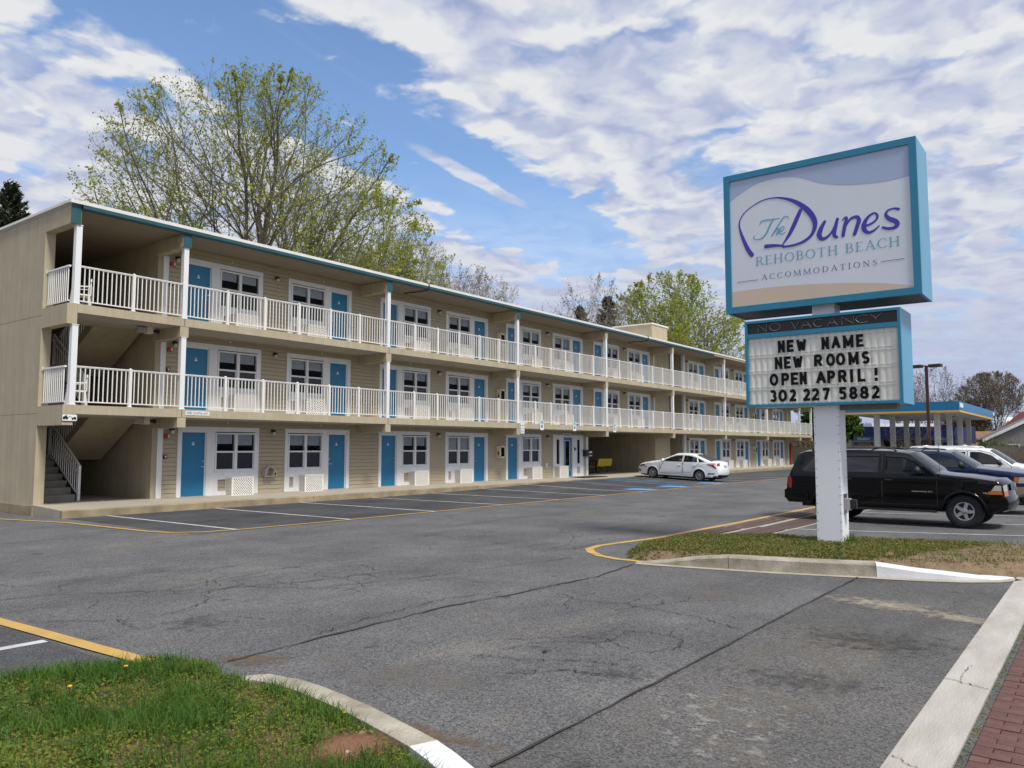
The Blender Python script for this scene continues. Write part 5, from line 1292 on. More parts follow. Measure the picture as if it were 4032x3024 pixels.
class Car:
    def __init__(s, sp):
        s.sp = sp; s.o = sp['outline']
        s.xf = max(p[0] for p in s.o); s.xr = min(p[0] for p in s.o)
    def W(s, x, z):
        sp = s.sp; w = sp['w']/2
        t = max(0, (x-sp['tf'][0])/(s.xf-sp['tf'][0])); w *= 1-sp['tf'][1]*t**2.4
        t = max(0, (sp['tr'][0]-x)/(sp['tr'][0]-s.xr)); w *= 1-sp['tr'][1]*t**2.4
        zb = sp['belt']
        if z > zb: w -= sp['tumble']*(z-zb)**1.12
        zm = sp.get('mid', .75); k = sp.get('bulge', .10)
        if z < zb: w -= k*((z-zm)/zm)**2*.5
        # shoulder crease
        zc = sp.get('crease')
        if zc: w += .012*math.exp(-((z-zc)/.05)**2)
        return w
    def bottom(s):
        sp = s.sp; P = []; zs = sp['sill']; r = sp['arch']; cz = sp['axle_z']
        xr, xf = s.o[-1], s.o[0]
        P.append((xr[0], xr[1]))
        for cx in (sp['ra'], sp['fa']):
            a0 = math.asin(max(-1, min(1, (zs-cz)/r))); n = 14
            for i in range(n+1):
                a = math.pi-a0+(a0*2-math.pi)*i/n; P.append((cx+r*math.cos(a), cz+r*math.sin(a)))
        return P[1:]
    def build(s, root):
        sp = s.sp; body = MB(); o = s.o
        # dense outline with flags
        D = []; seg = []
        for i in range(len(o)-1):
            a, b = o[i], o[i+1]; n = max(1, int(math.dist(a, b)/.10))
            for k in range(n): D.append((a[0]+(b[0]-a[0])*k/n, a[1]+(b[1]-a[1])*k/n)); seg.append(i)
        D.append(o[-1]); seg.append(len(o)-2)
        n = len(D); m = 14; s.D = D
        def nrm(i):
            a = Vector(D[max(i-1, 0)]); b = Vector(D[min(i+1, n-1)]); t = (b-a).normalized(); return Vector((t.y, -t.x))
        s.nr = [nrm(i) for i in range(n)]
        cr_ = sp['crown']
        def crown(i):
            x, z = D[i]; q_ = s.nr[i]
            return cr_[0]*max(0, q_.x)+cr_[1]*max(0, q_.y)+cr_[2]*max(0, -q_.x)
        s.cw = [crown(i) for i in range(n)]
        def skin(i, q_, off=0.):
            x, z = D[i]; w = s.W(x, z); d = s.cw[i]*(1-abs(q_)**2.4)+off
            return (x+s.nr[i].x*d, w*q_, z+s.nr[i].y*d)
        s.skin = skin
        g = sp['glass']; glassm = {k: MB() for k in g}
        ids = {}
        qs = [-1+2*j/m for j in range(m+1)]; qs[1] = -.90; qs[-2] = .90
        for i in range(n):
            for j in range(m+1): ids[(i, j)] = len(body.v)+0; body.v.append(skin(i, qs[j]))
        for i in range(n-1):
            k = seg[i]
            for j in range(m):
                if k in g and 0 < j < m-1:
                    continue
                body.f.append((ids[(i, j)], ids[(i, j+1)], ids[(i+1, j+1)], ids[(i+1, j)]))
        # sides
        poly = list(D)+s.bottom()
        poly = [p for i, p in enumerate(poly) if math.dist(p, poly[i-1]) > 1e-4]
        holes = [w[1] for w in sp['windows']]
        v, F = cdt(poly, holes, .09)
        for sg in (1, -1):
            body.add([(p.x, sg*s.W(p.x, p.y), p.y) for p in v], [t if sg < 0 else tuple(reversed(t)) for t in F])
        me = body.mesh('body', sp['paint'])
        bm = bmesh.new(); bm.from_mesh(me); bmesh.ops.remove_doubles(bm, verts=bm.verts[:], dist=.004); bmesh.ops.recalc_face_normals(bm, faces=bm.faces[:])
        bm.to_mesh(me); bm.free(); me.shade_smooth()
        bo = link('body', me, root)
        # windscreen and rear glass
        for k, nm in g.items():
            ii = [i for i in range(n) if seg[i] == k or (i > 0 and seg[i-1] == k)]
            mb = MB(); c = len(qs)-2
            for i in ii:
                for j in range(1, m): mb.v.append(skin(i, qs[j], -.004))
            for a in range(len(ii)-1):
                for b in range(m-2): q0 = a*(m-1)+b; mb.f.append((q0, q0+1, q0+m, q0+m-1))
            ob = fix(lpart(nm, mb, M['carglass'] if nm == 'windscreen' else sp['rglass'], root, True))
        # side windows
        for sg in (1, -1):
            for nm, P, gm in sp['windows']:
                v, F = cdt(P, (), .2)
                mb = MB().add([(p.x, sg*(s.W(p.x, p.y)-.012), p.y) for p in v], F); fix(lpart('side_window', mb, gm, root, True))
                fr = MB(); Q = P+P[:1]; s.strip(fr, Q, .022, sg, .002); lpart('window_seal', fr, M['trim'], root)
            for P in sp['doors']:
                hs = [w[1] for w in sp['windows'] if inpoly((sum(p[0] for p in w[1])/len(w[1]), sum(p[1] for p in w[1])/len(w[1])), P)]
                v, F = cdt(P, hs, .09)
                mb = MB().add([(p.x, sg*(s.W(p.x, p.y)+.004), p.y) for p in v], F)
                d = fix(lpart('door', mb, sp['paint'], root, True))
                gp = MB(); s.strip(gp, P+P[:1], .010, sg, .006); lpart('panel_gap', gp, M['gap'], d)
                hx, hz = sp['handles'][sp['doors'].index(P)]
                h = MB(); w = s.W(hx, hz); y0, y1 = sorted((sg*(w+.0), sg*(w+.03))); h.box(hx-.09, hx+.09, y0, y1, hz-.015, hz+.02)
                bevel(lpart('handle', h, sp['paint'] if sp.get('bodyhandle') else M['trim'], d), .008)
            # mirrors
            mx, mz = sp['mirror']; w = s.W(mx, mz)
            mi = MB().ball((mx, sg*(w+.16), mz+.04), .13, 10, 8, (.55, .95, .72)).tube([(mx+.03, sg*(w-.02), mz-.04), (mx, sg*(w+.10), mz+.0)], .028, 6)
            lpart('mirror', mi, sp.get('mirrorm', M['trim']), root, True)
            # wheel arch lips
            for cx in (sp['fa'], sp['ra']):
                r_ = sp['arch']; a = MB(); cz = sp['axle_z']; a0 = math.asin(max(-1, min(1, (sp['sill']-cz)/r_)))
                P = [(cx+r_*math.cos(t), cz+r_*math.sin(t)) for t in [a0+(math.pi-2*a0)*i/16 for i in range(17)]]
                a.tube([(x, sg*(s.W(x, z)+sp.get('lipout', .0)), z) for x, z in P], sp.get('lip', .018), 6); lpart('wheel_arch', a, sp.get('lipm', sp['paint']), root, True)
        # dark underside and wheel wells
        zs = sp['sill']; w = sp['w']/2
        ub = MB().box(s.xr+.35, s.xf-.3, -w+.28, w-.28, zs-.10, zs+.25)
        for cx in (sp['fa'], sp['ra']):
            r_ = sp['arch']; cz = sp['axle_z']; k = 12
            P = [(cx+(r_+.02)*math.cos(math.pi*i/k), cz+(r_+.02)*math.sin(math.pi*i/k)) for i in range(k+1)]
            for sg in (1, -1):
                ub.add([(x, sg*(w-.05), z) for x, z in P]+[(x, sg*(w-.42), z) for x, z in P], [(i, i+1, k+2+i, k+1+i) for i in range(k)]+[tuple(range(k+1, 2*k+2))])
        lpart('underbody', ub, M['blackmatte'], root)
        # cabin: floor tray, seats, dash
        ca = MB(); bz = sp['belt']; x0, x1 = sp['cabin']
        ca.box(x0, x1, -w+.14, w-.14, zs+.1, zs+.16).box(x1-.35, x1, -w+.16, w-.16, zs+.16, bz-.02)
        for sx in sp['seats']:
            for sy in (-.38, .38):
                ca.box(sx-.25, sx+.25, sy-.24, sy+.24, zs+.16, zs+.36).prism([(sx-.25, zs+.3), (sx-.08, zs+.3), (sx-.22, bz+.12), (sx-.36, bz+.12)], sy-.23, sy+.23, 'y').box(sx-.40, sx-.26, sy-.13, sy+.13, bz+.14, bz+.32)
        lpart('cabin', ca, M['seat'], root)
        # wheels
        for cx in (sp['fa'], sp['ra']):
            for sg in (1, -1): s.wheel(root, cx, sg)
        for f in sp['extra']: f(s, root)
    def strip(s, mb, P, w, sg, off):
        """thin band following a polyline on the side"""
        Q = []
        for a, b in zip(P[:-1], P[1:]):
            n = max(1, int(math.dist(a, b)/.12))
            for i in range(n): Q.append((a[0]+(b[0]-a[0])*i/n, a[1]+(b[1]-a[1])*i/n))
        Q.append(P[-1]); base = len(mb.v); k = len(Q)
        for i, p in enumerate(Q):
            a = Vector(Q[max(i-1, 0)]); b = Vector(Q[min(i+1, k-1)]); t = (b-a).normalized() if (b-a).length > 1e-6 else Vector((1, 0)); nn = Vector((-t.y, t.x))*w/2
            for d in (nn, -nn): x, z = p[0]+d.x, p[1]+d.y; mb.v.append((x, sg*(s.W(x, z)+off), z))
        for i in range(k-1): a = base+2*i; mb.f.append((a, a+1, a+3, a+2))
        return mb
    def side(s, root, name, P, m, off=.006, sides=(1, -1), parent=None):
        for sg in sides:
            v, F = cdt(P, (), .07); mb = MB().add([(p.x, sg*(s.W(p.x, p.y)+off), p.y) for p in v], F); fix(lpart(name, mb, m, parent or root, True))
    def nearest(s, x, z): return min(range(len(s.D)), key=lambda i: math.dist(s.D[i], (x, z)))
    def skinpatch(s, root, name, a, b, q0, q1, m, off=.006, both=False):
        """patch on the lofted skin between outline points a and b, across q0..q1"""
        i0, i1 = sorted((s.nearest(*a), s.nearest(*b)))
        for sg in ((1, -1) if both else (1,)):
            mb = MB(); k = 6
            for i in range(i0, i1+1):
                for j in range(k+1): mb.v.append(s.skin(i, sg*(q0+(q1-q0)*j/k), off))
            for i in range(i1-i0):
                for j in range(k): c = i*(k+1)+j; mb.f.append((c, c+1, c+k+2, c+k+1))
            fix(lpart(name, mb, m, root, True))
    def wheel(s, root, cx, sg):
        sp = s.sp; R_ = sp['tyre_r']; tw = sp.get('tyre_w', .22); y0 = sg*(sp['w']/2-.03); cz = sp['axle_z']; rr = sp['rim_r']
        c = (cx, y0, cz); yi = -sg*tw
        def rings(P): return [(r, sg*a) for r, a in P]
        t = MB().lathe(rings([(rr-.01, -.03), (rr+.02, -.012), (rr+.06, .0), (R_-.05, -.005), (R_-.012, -.03), (R_, -.06), (R_, -tw+.06), (R_-.03, -tw+.01), (rr, -tw)]), 36, 'y', c, False)
        w = fix(lpart('wheel', t, M['tyre'], root, True))
        d = fix(lpart('rim', MB().lathe(rings([(rr-.0, -.03), (rr-.02, -.02), (rr-.035, -.05), (rr-.05, -.09)]), 36, 'y', c, False), M['alloy'], w, True))
        lpart('brake', MB().lathe(rings([(.02, -.085), (rr-.02, -.09)]), 24, 'y', c, False), M['trim'], w)
        spk = MB(); n = sp['spokes']; tw_ = sp.get('twist', 0.); ww = sp.get('spoke_w', .05)
        for k in range(n):
            a = 2*math.pi*k/n; b = a+tw_
            p0 = Vector((math.cos(a), 0, math.sin(a)))*.05; p1 = Vector((math.cos(b), 0, math.sin(b)))*(rr-.02)
            t_ = (p1-p0).normalized(); nn = Vector((-t_.z, 0, t_.x))
            y = Vector((0, sg*-.022, 0)); y2 = Vector((0, sg*-.05, 0)); C_ = Vector(c)
            w0, w1 = ww*.75, ww*.6
            spk.add([C_+p0+nn*w0+y, C_+p0-nn*w0+y, C_+p1-nn*w1+y, C_+p1+nn*w1+y, C_+p0+nn*w0+y2, C_+p0-nn*w0+y2, C_+p1-nn*w1+y2, C_+p1+nn*w1+y2], [(0,1,2,3),(7,6,5,4),(0,4,5,1),(1,5,6,2),(2,6,7,3),(3,7,4,0)])
        fix(lpart('spokes', spk, M['alloy'], d))
        hb = MB().lathe(rings([(.0, -.008), (.055, -.01), (.075, -.03)]), 16, 'y', c, False)
        fix(lpart('hub', hb, M['alloy'], d, True))
        nut = MB()
        for k in range(5): a = 2*math.pi*(k+.5)/5; nut.tube([(c[0]+.045*math.cos(a), y0+sg*-.012, c[2]+.045*math.sin(a)), (c[0]+.045*math.cos(a), y0+sg*.002, c[2]+.045*math.sin(a))], .010, 6)
        lpart('lug_nuts', nut, M['trim'], d)
def make_car(name, label, cat, sp, loc, deg, pitch=0., group=None):
    root = empty(name, loc); root.rotation_euler = Euler((0, -R(pitch), R(deg)), 'XYZ'); tag(root, label, cat, group)
    Car(sp).build(root); return root

def roof_rack(c, root, x0, x1, y, z, bars, m=None):
    for sg in (1, -1): lpart('roof_rail', MB().tube([(x0, sg*y, z-.05), (x0+.08, sg*y, z+.03), (x0+.3, sg*y, z+.045), (x1-.3, sg*y, z+.05), (x1-.08, sg*y, z+.03), (x1, sg*y, z-.04)], .022, 6), m or M['trim'], root, True)
    for x in bars: lpart('roof_bar', MB().tube([(x, -y, z+.05), (x, 0, z+.075), (x, y, z+.05)], .022, 6), m or M['trim'], root, True)
def side_text(c, root, s, x0, x1, z0, z1, sg, m, off=.012):
    mb = MB(); put_text(mb, s, 0, 1, 0, 1, 0, 'y', .001, .01)
    L = x1-x0
    # near side (y<0) reads front to the right
    mb.v = [((x0+p[0]*L) if sg < 0 else (x1-p[0]*L), sg*(c.W(x0+p[0]*L, z0)+off), z0+p[2]*(z1-z0)) for p in mb.v]
    lpart('badge', mb, m, root)

blackp = paint('paint_black', (.004, .004, .005), .05, 0., .18, .22)
def dur_extra(c, root):
    roof_rack(c, root, -2.0, .05, .55, 1.77, (-1.7, -.55))
    c.side(root, 'tail_light', [(-2.50, .80), (-2.53, 1.05), (-2.46, 1.14), (-2.40, 1.0), (-2.42, .80)], M['taillight'], .008)
    c.skinpatch(root, 'tail_light', (-2.51, 1.08), (-2.55, .80), .80, .985, M['taillight'], .008, True)
    c.side(root, 'headlight', [(2.02, .86), (2.22, .86), (2.215, .985), (2.10, .985)], M['headlight'], .008); c.side(root, 'turn_signal', [(1.95, .785), (2.235, .785), (2.225, .852), (1.98, .852)], M['amber'], .010)
    c.skinpatch(root, 'headlight', (2.243, .94), (2.25, .86), .74, .985, M['headlight'], .008, True); c.skinpatch(root, 'turn_signal', (2.252, .83), (2.256, .78), .74, .985, M['amber'], .009, True)
    c.skinpatch(root, 'grille', (2.236, 1.02), (2.25, .80), -.52, .52, M['trim'], .012)
    c.skinpatch(root, 'grille_bar', (2.244, .93), (2.247, .88), -.52, .52, blackp, .03)
    c.skinpatch(root, 'bumper_grille', (2.32, .54), (2.335, .64), -.6, .6, M['trim'], .01)
    for P in ([(.93, .60), (-.95, .60), (-.95, .655), (.93, .655)],): c.side(root, 'body_moulding', P, blackp, .016)
    c.side(root, 'rear_bumper', [(-1.98, .47), (-2.55, .50), (-2.60, .56), (-2.60, .70), (-2.52, .74), (-2.0, .74)], blackp, .03)
    c.skinpatch(root, 'rear_bumper', (-2.56, .76), (-2.60, .50), -1, 1, blackp, .03)
    c.side(root, 'front_bumper', [(1.98, .46), (2.26, .48), (2.32, .56), (2.33, .66), (2.26, .715), (1.97, .715)], blackp, .02)
    for sg in (1, -1):
        lpart('running_board', MB().box(-.88, .92, *sorted((sg*.80, sg*.94)), .335, .385), M['trim'], root)
        side_text(c, root, 'DURANGO SLT', .42, .86, .795, .825, sg, M['badge']); side_text(c, root, 'V8', 1.86, 1.95, .80, .83, sg, M['badge'])
        lpart('window_visor', c.strip(MB(), [(.52, 1.52), (.30, 1.615), (-.16, 1.645)], .05, sg, .02), M['trim'], root); lpart('window_visor', c.strip(MB(), [(-.30, 1.65), (-1.1, 1.65)], .05, sg, .02), M['trim'], root)
    lpart('wiper', MB().tube([(.93, .1, 1.255), (.72, -.45, 1.36)], .012, 5).tube([(.95, -.3, 1.25), (.80, -.62, 1.30)], .012, 5), M['trim'], root)
    lpart('antenna', MB().tube([(.98, -.70, 1.22), (.98, -.72, 2.02)], .005, 5), M['trim'], root)
DUR = dict(outline=[(2.20, .42), (2.30, .47), (2.325, .60), (2.29, .70), (2.262, .74), (2.235, .98), (2.16, 1.06), (1.60, 1.145), (1.05, 1.20), (.92, 1.215), (.36, 1.655), (.25, 1.69), (-.10, 1.735), (-.80, 1.765), (-1.60, 1.76), (-2.12, 1.715), (-2.26, 1.66), (-2.47, 1.14), (-2.52, 1.05), (-2.55, .80), (-2.585, .74), (-2.595, .54), (-2.52, .44)],
    w=1.82, tf=(1.3, .13), tr=(-1.9, .07), belt=1.17, tumble=.34, mid=.80, crease=1.10, sill=.44, arch=.445, axle_z=.385, fa=1.475, ra=-1.475, crown=(.10, .05, .07),
    glass={9: 'windscreen', 16: 'rear_window'}, rglass=M['tint'], paint=blackp,
    windows=[('f', [(.72, 1.235), (.40, 1.54), (.10, 1.635), (-.15, 1.645), (-.17, 1.235)], M['carglass']), ('r', [(-.31, 1.235), (-.31, 1.65), (-1.10, 1.655), (-1.10, 1.235)], M['tint']), ('q', [(-1.27, 1.235), (-1.27, 1.645), (-1.85, 1.62), (-2.14, 1.30), (-2.10, 1.235)], M['tint'])],
    doors=[[(.95, .50), (.95, 1.18), (.42, 1.61), (.12, 1.68), (-.225, 1.69), (-.225, .50)], [(-.24, .50), (-.24, 1.69), (-1.19, 1.695), (-1.19, 1.0), (-1.02, .84), (-.95, .50)]], handles=[(-.08, 1.06), (-1.02, 1.06)],
    mirror=(.58, 1.26), lip=.035, lipout=.012, tyre_r=.385, rim_r=.215, tyre_w=.26, spokes=5, spoke_w=.055, cabin=(-2.2, 1.2), seats=(.1, -.95), extra=[dur_extra])
make_car('black_suv', 'black sport utility vehicle with roof rack parked behind the sign post', 'suv', DUR, (21.46, 4.16, -.035), -92)

whitep = paint('paint_white', (.78, .79, .80), .25)
def civ_extra(c, root):
    c.side(root, 'tail_light', [(-1.72, .93), (-2.0, .98), (-2.24, .985), (-2.12, .90), (-2.27, .72), (-2.20, .70), (-2.02, .82)], M['taillight'], .006)
    c.skinpatch(root, 'tail_light', (-2.275, .96), (-2.29, .82), .70, .99, M['taillight'], .006, True)
    c.side(root, 'headlight', [(1.80, .70), (2.12, .60), (2.20, .64), (2.10, .70), (1.85, .775)], M['trim'], .006); c.side(root, 'side_marker', [(1.72, .60), (1.90, .60), (1.92, .635), (1.74, .64)], M['amber'], .007)
    c.skinpatch(root, 'grille', (2.22, .64), (2.27, .52), -.85, .85, M['trim'], .006); c.skinpatch(root, 'lower_grille', (2.28, .44), (2.25, .29), -.6, .6, M['trim'], .006)
    c.side(root, 'bumper_vent', [(-1.80, .40), (-2.18, .43), (-2.20, .48), (-1.86, .47)], M['trim'], .006)
    c.side(root, 'front_vent', [(2.08, .34), (2.24, .36), (2.24, .50), (2.14, .46)], M['trim'], .006)
    c.skinpatch(root, 'bumper_trim', (-2.345, .40), (-2.29, .31), -.95, .95, M['trim'], .008); c.side(root, 'bumper_trim', [(-2.1, .255), (-2.27, .30), (-2.34, .36), (-2.1, .33)], M['trim'], .007)
    c.skinpatch(root, 'number_plate', (-2.30, .82), (-2.33, .72), -.24, .24, M['trim'], .012); c.skinpatch(root, 'plate_print', (-2.305, .80), (-2.325, .74), -.19, .19, M['badge'], .016)
    lpart('emblem', MB().box(-2.315, -2.295, -.05, .05, .90, .98), M['chrome'], root)
    lpart('antenna_fin', MB().prism([(-.95, 1.40), (-1.14, 1.385), (-1.13, 1.46), (-1.10, 1.46)], -.025, .025, 'y'), whitep, root)
    for sg in (1, -1):
        lpart('crease', c.strip(MB(), [(.85, .36), (.1, .41), (-.85, .45)], .014, sg, .008), M['gap'], root)  # dark strip painted in for the shade line of a door crease
        lpart('fuel_door', c.strip(MB(), [(-1.50, .80), (-1.30, .80), (-1.30, .92), (-1.50, .92), (-1.50, .80)], .008, sg, .003), M['gap'], root)
CIV = dict(outline=[(2.16, .22), (2.25, .28), (2.28, .45), (2.26, .58), (2.18, .68), (2.02, .76), (1.60, .865), (1.15, .945), (.95, .97), (.10, 1.335), (-.10, 1.375), (-.45, 1.405), (-.85, 1.395), (-1.10, 1.36), (-1.95, 1.055), (-2.20, 1.02), (-2.27, .985), (-2.285, .85), (-2.33, .75), (-2.36, .60), (-2.355, .42), (-2.27, .29)],
    w=1.80, tf=(1.0, .20), tr=(-1.2, .14), belt=.96, tumble=.50, mid=.62, crease=.88, sill=.235, arch=.355, axle_z=.318, fa=1.35, ra=-1.35, crown=(.20, .035, .12),
    glass={8: 'windscreen', 13: 'rear_window'}, rglass=M['carglass'], paint=whitep,
    windows=[('f', [(.78, .975), (.30, 1.20), (0., 1.305), (-.38, 1.335), (-.36, .985)], M['carglass']), ('r', [(-.46, .988), (-.47, 1.335), (-.85, 1.315), (-1.18, 1.225), (-1.24, 1.01)], M['carglass']), ('q', [(-1.29, 1.015), (-1.25, 1.205), (-1.48, 1.115), (-1.66, 1.03)], M['carglass'])],
    doors=[[(.92, .33), (.94, .93), (.62, 1.07), (.28, 1.235), (-.03, 1.335), (-.41, 1.365), (-.405, .33)], [(-.42, .33), (-.425, 1.365), (-.88, 1.345), (-1.24, 1.235), (-1.34, .98), (-1.12, .70), (-.95, .56), (-.88, .33)]], handles=[(-.22, .80), (-1.10, .83)], bodyhandle=True,
    mirror=(.66, .985), mirrorm=whitep, lip=.014, tyre_r=.318, rim_r=.215, tyre_w=.21, spokes=10, twist=.35, spoke_w=.022, cabin=(-1.6, 1.0), seats=(.05, -.80), extra=[civ_extra])
make_car('white_sedan', 'white sedan parked nose-in before the covered passage of the motel', 'sedan', CIV, (39.85, 18.62, .068), 90, 2.4)

bluep = paint('paint_blue', (.017, .027, .072), .15, .2); tanp = paint('paint_tan', (.24, .19, .13), .3)
def suv_extra(two, lamps, rackm=None, bars=(-1.6, -.4)):
    def f(c, root):
        sp = c.sp; roof_rack(c, root, -2.05, .1, .56, sp['rackz'], bars, rackm)
        xf = c.xf
        c.side(root, 'headlight', [(xf-.36, .86), (xf-.10, .86), (xf-.12, 1.02), (xf-.32, 1.02)], M['headlight'], .008); c.side(root, 'turn_signal', [(xf-.46, .86), (xf-.362, .86), (xf-.33, 1.02), (xf-.44, 1.02)], M['amber'], .008)
        c.skinpatch(root, 'headlight', (xf-.09, 1.0), (xf-.07, .86), .60, .985, M['headlight'], .008, True)
        c.skinpatch(root, 'grille', (xf-.09, 1.04), (xf-.06, .82), -.52, .52, M['chrome'], .012)
        c.side(root, 'tail_light', [(c.xr+.06, .85), (c.xr+.14, 1.2), (c.xr+.26, 1.2), (c.xr+.2, .85)], M['taillight'], .008)
        if two:
            c.side(root, 'lower_cladding', [(sp['fa']-.52, .47), (sp['fa']-.52, .72), (sp['ra']+.52, .72), (sp['ra']+.52, .47)], tanp, .012)
            c.side(root, 'bumper', [(sp['fa']+.50, .48), (xf-.08, .50), (xf-.03, .60), (xf-.05, .76), (sp['fa']+.46, .76)], tanp, .02)
            c.skinpatch(root, 'bumper', (xf-.06, .76), (xf-.04, .50), -1, 1, tanp, .02)
        lpart('wiper', MB().tube([(1.0, .2, 1.28), (.80, -.4, 1.40)], .012, 5), M['trim'], root)
    return f
def suv_spec(p, H, two, rackz, rackm=None, lipm=None, ws=.0):
    k = H/1.76; o = [(2.25, .45), (2.36, .50), (2.385, .66), (2.34, .76), (2.31, .80), (2.29, 1.04), (2.22, 1.10), (1.65, 1.18), (1.15, 1.235), (1.02, 1.25), (.40, 1.67), (.28, 1.70), (-.10, 1.735), (-.80, 1.76), (-1.60, 1.755), (-2.15, 1.71), (-2.28, 1.66), (-2.44, 1.18), (-2.48, 1.08), (-2.50, .80), (-2.55, .74), (-2.55, .55), (-2.48, .45)]
    f = lambda P: [(x, z if z < 1.1 else 1.1+(z-1.1)*(H-1.1)/(1.76-1.1)) for x, z in P]
    return dict(outline=f(o), w=1.84, tf=(1.35, .12), tr=(-1.9, .06), belt=1.2, tumble=.30, mid=.80, crease=1.12, sill=.45, arch=.43, axle_z=.375, fa=1.45, ra=-1.45, crown=(.10, .05, .07), glass={9: 'windscreen', 16: 'rear_window'}, rglass=M['tint'], paint=p,
        windows=[('f', f([(.82, 1.27), (.46, 1.55), (.14, 1.65), (-.15, 1.655), (-.17, 1.27)]), M['tint'] if two else M['carglass']), ('r', f([(-.29, 1.27), (-.29, 1.655), (-1.12, 1.66), (-1.12, 1.27)]), M['tint']), ('q', f([(-1.25, 1.27), (-1.25, 1.655), (-1.95, 1.64), (-2.12, 1.32), (-2.08, 1.27)]), M['tint'])],
        doors=[f([(1.02, .52), (1.02, 1.22), (.48, 1.62), (.15, 1.69), (-.225, 1.695), (-.225, .52)]), f([(-.24, .52), (-.24, 1.695), (-1.19, 1.70), (-1.19, 1.0), (-1.02, .84), (-.95, .52)])], handles=[(-.08, 1.08), (-1.04, 1.08)],
        mirror=(.70, 1.30), lip=.03, lipout=.012, lipm=lipm or p, tyre_r=.375, rim_r=.205, tyre_w=.24, spokes=5, spoke_w=.06, cabin=(-2.2, 1.2), seats=(.1, -.95), rackz=rackz, extra=[suv_extra(two, True, rackm)])
make_car('blue_suv', 'dark blue sport utility vehicle with tan lower cladding between two parked suvs', 'suv', suv_spec(bluep, 1.74, True, 1.745, None, tanp), (26.5, 4.05, -.035), -92)
make_car('white_suv', 'white sport utility vehicle with a white roof rack beside a blue suv', 'suv', suv_spec(whitep, 1.80, False, 1.82, whitep), (30.9, 3.55, -.035), -92)
def pick_extra(c, root):
    c.side(root, 'headlight', [(2.35, .86), (2.62, .86), (2.62, 1.02), (2.4, 1.02)], M['headlight'], .008); c.side(root, 'tail_light', [(-2.62, .8), (-2.63, 1.1), (-2.5, 1.1), (-2.5, .8)], M['taillight'], .008)
    c.skinpatch(root, 'grille', (2.68, 1.02), (2.72, .82), -.6, .6, M['chrome'], .01)
    lpart('bed_floor', MB().box(-2.5, -.6, -.75, .75, 1.16, 1.18), M['trim'], root)
PICK = dict(outline=[(2.60, .46), (2.73, .52), (2.75, .74), (2.70, .82), (2.67, 1.06), (2.58, 1.12), (1.9, 1.18), (1.45, 1.22), (1.35, 1.235), (.82, 1.70), (.65, 1.755), (.15, 1.775), (-.30, 1.765), (-.42, 1.72), (-.52, 1.25), (-.56, 1.16), (-2.60, 1.15), (-2.66, 1.10), (-2.68, .70), (-2.62, .48)],
    w=1.94, tf=(1.7, .10), tr=(-2.2, .03), belt=1.2, tumble=.24, mid=.8, crease=1.08, sill=.46, arch=.44, axle_z=.385, fa=1.75, ra=-1.7, crown=(.10, .04, .03), glass={8: 'windscreen', 13: 'rear_window'}, rglass=M['carglass'], paint=whitep,
    windows=[('f', [(1.10, 1.26), (.78, 1.58), (.45, 1.67), (.0, 1.68), (-.28, 1.67), (-.28, 1.26)], M['carglass'])], doors=[[(1.32, .55), (1.32, 1.22), (.85, 1.64), (.5, 1.72), (-.34, 1.72), (-.34, .55)]], handles=[(-.18, 1.08)],
    mirror=(1.0, 1.28), lip=.02, tyre_r=.385, rim_r=.205, tyre_w=.25, spokes=6, spoke_w=.05, cabin=(-.35, 1.5), seats=(.35,), extra=[pick_extra])
make_car('white_pickup', 'white pickup truck parked beyond the white suv before the wooden fence', 'pickup truck', PICK, (34.7, 1.6, -.035), -92)

# ------------------------------------------------------------------ vegetation
import numpy as np
M['bark'] = mat('bark', (.11, .092, .07), .9, .3, 6)
M['barkgrey'] = mat('bark_grey', (.17, .15, .13), .9, .25, 6)
def leafmat(name, a, b, scale=1.2, trans=.25):
    m, nt, p = principled(name); L = nt.links; N = nt.nodes
    g = N.new('ShaderNodeNewGeometry'); n = N.new('ShaderNodeTexNoise'); n.inputs['Scale'].default_value = scale; n.inputs['Detail'].default_value = 5; n.inputs['Roughness'].default_value = .75
    L.new(g.outputs['Position'], n.inputs[0]); r = N.new('ShaderNodeValToRGB'); L.new(n.outputs[0], r.inputs[0])
    r.color_ramp.elements[0].position = .34; r.color_ramp.elements[1].position = .66; r.color_ramp.elements[0].color = (*a, 1); r.color_ramp.elements[1].color = (*b, 1)
    L.new(r.outputs[0], p.inputs['Base Color']); p.inputs['Roughness'].default_value = .6; p.inputs['Specular IOR Level'].default_value = .25
    tl = N.new('ShaderNodeBsdfTranslucent'); L.new(r.outputs[0], tl.inputs[0]); mx = N.new('ShaderNodeMixShader'); mx.inputs[0].default_value = trans
    L.new(p.outputs[0], mx.inputs[1]); L.new(tl.outputs[0], mx.inputs[2]); L.new(mx.outputs[0], N['Material Output'].inputs[0]); return m
M['leafspring'] = leafmat('spring_leaves', (.17, .215, .028), (.40, .43, .065), 1.6, .5)
M['leafgreen'] = leafmat('green_leaves', (.05, .11, .015), (.13, .20, .03), 2.2, .35)
M['bud'] = leafmat('buds', (.16, .13, .10), (.24, .20, .16), 3., .2)
M['cedar'] = leafmat('cedar_leaves', (.018, .026, .012), (.05, .055, .022), 2.5, .1)
M['brush'] = leafmat('brown_brush', (.10, .075, .045), (.17, .13, .075), .6, .1)
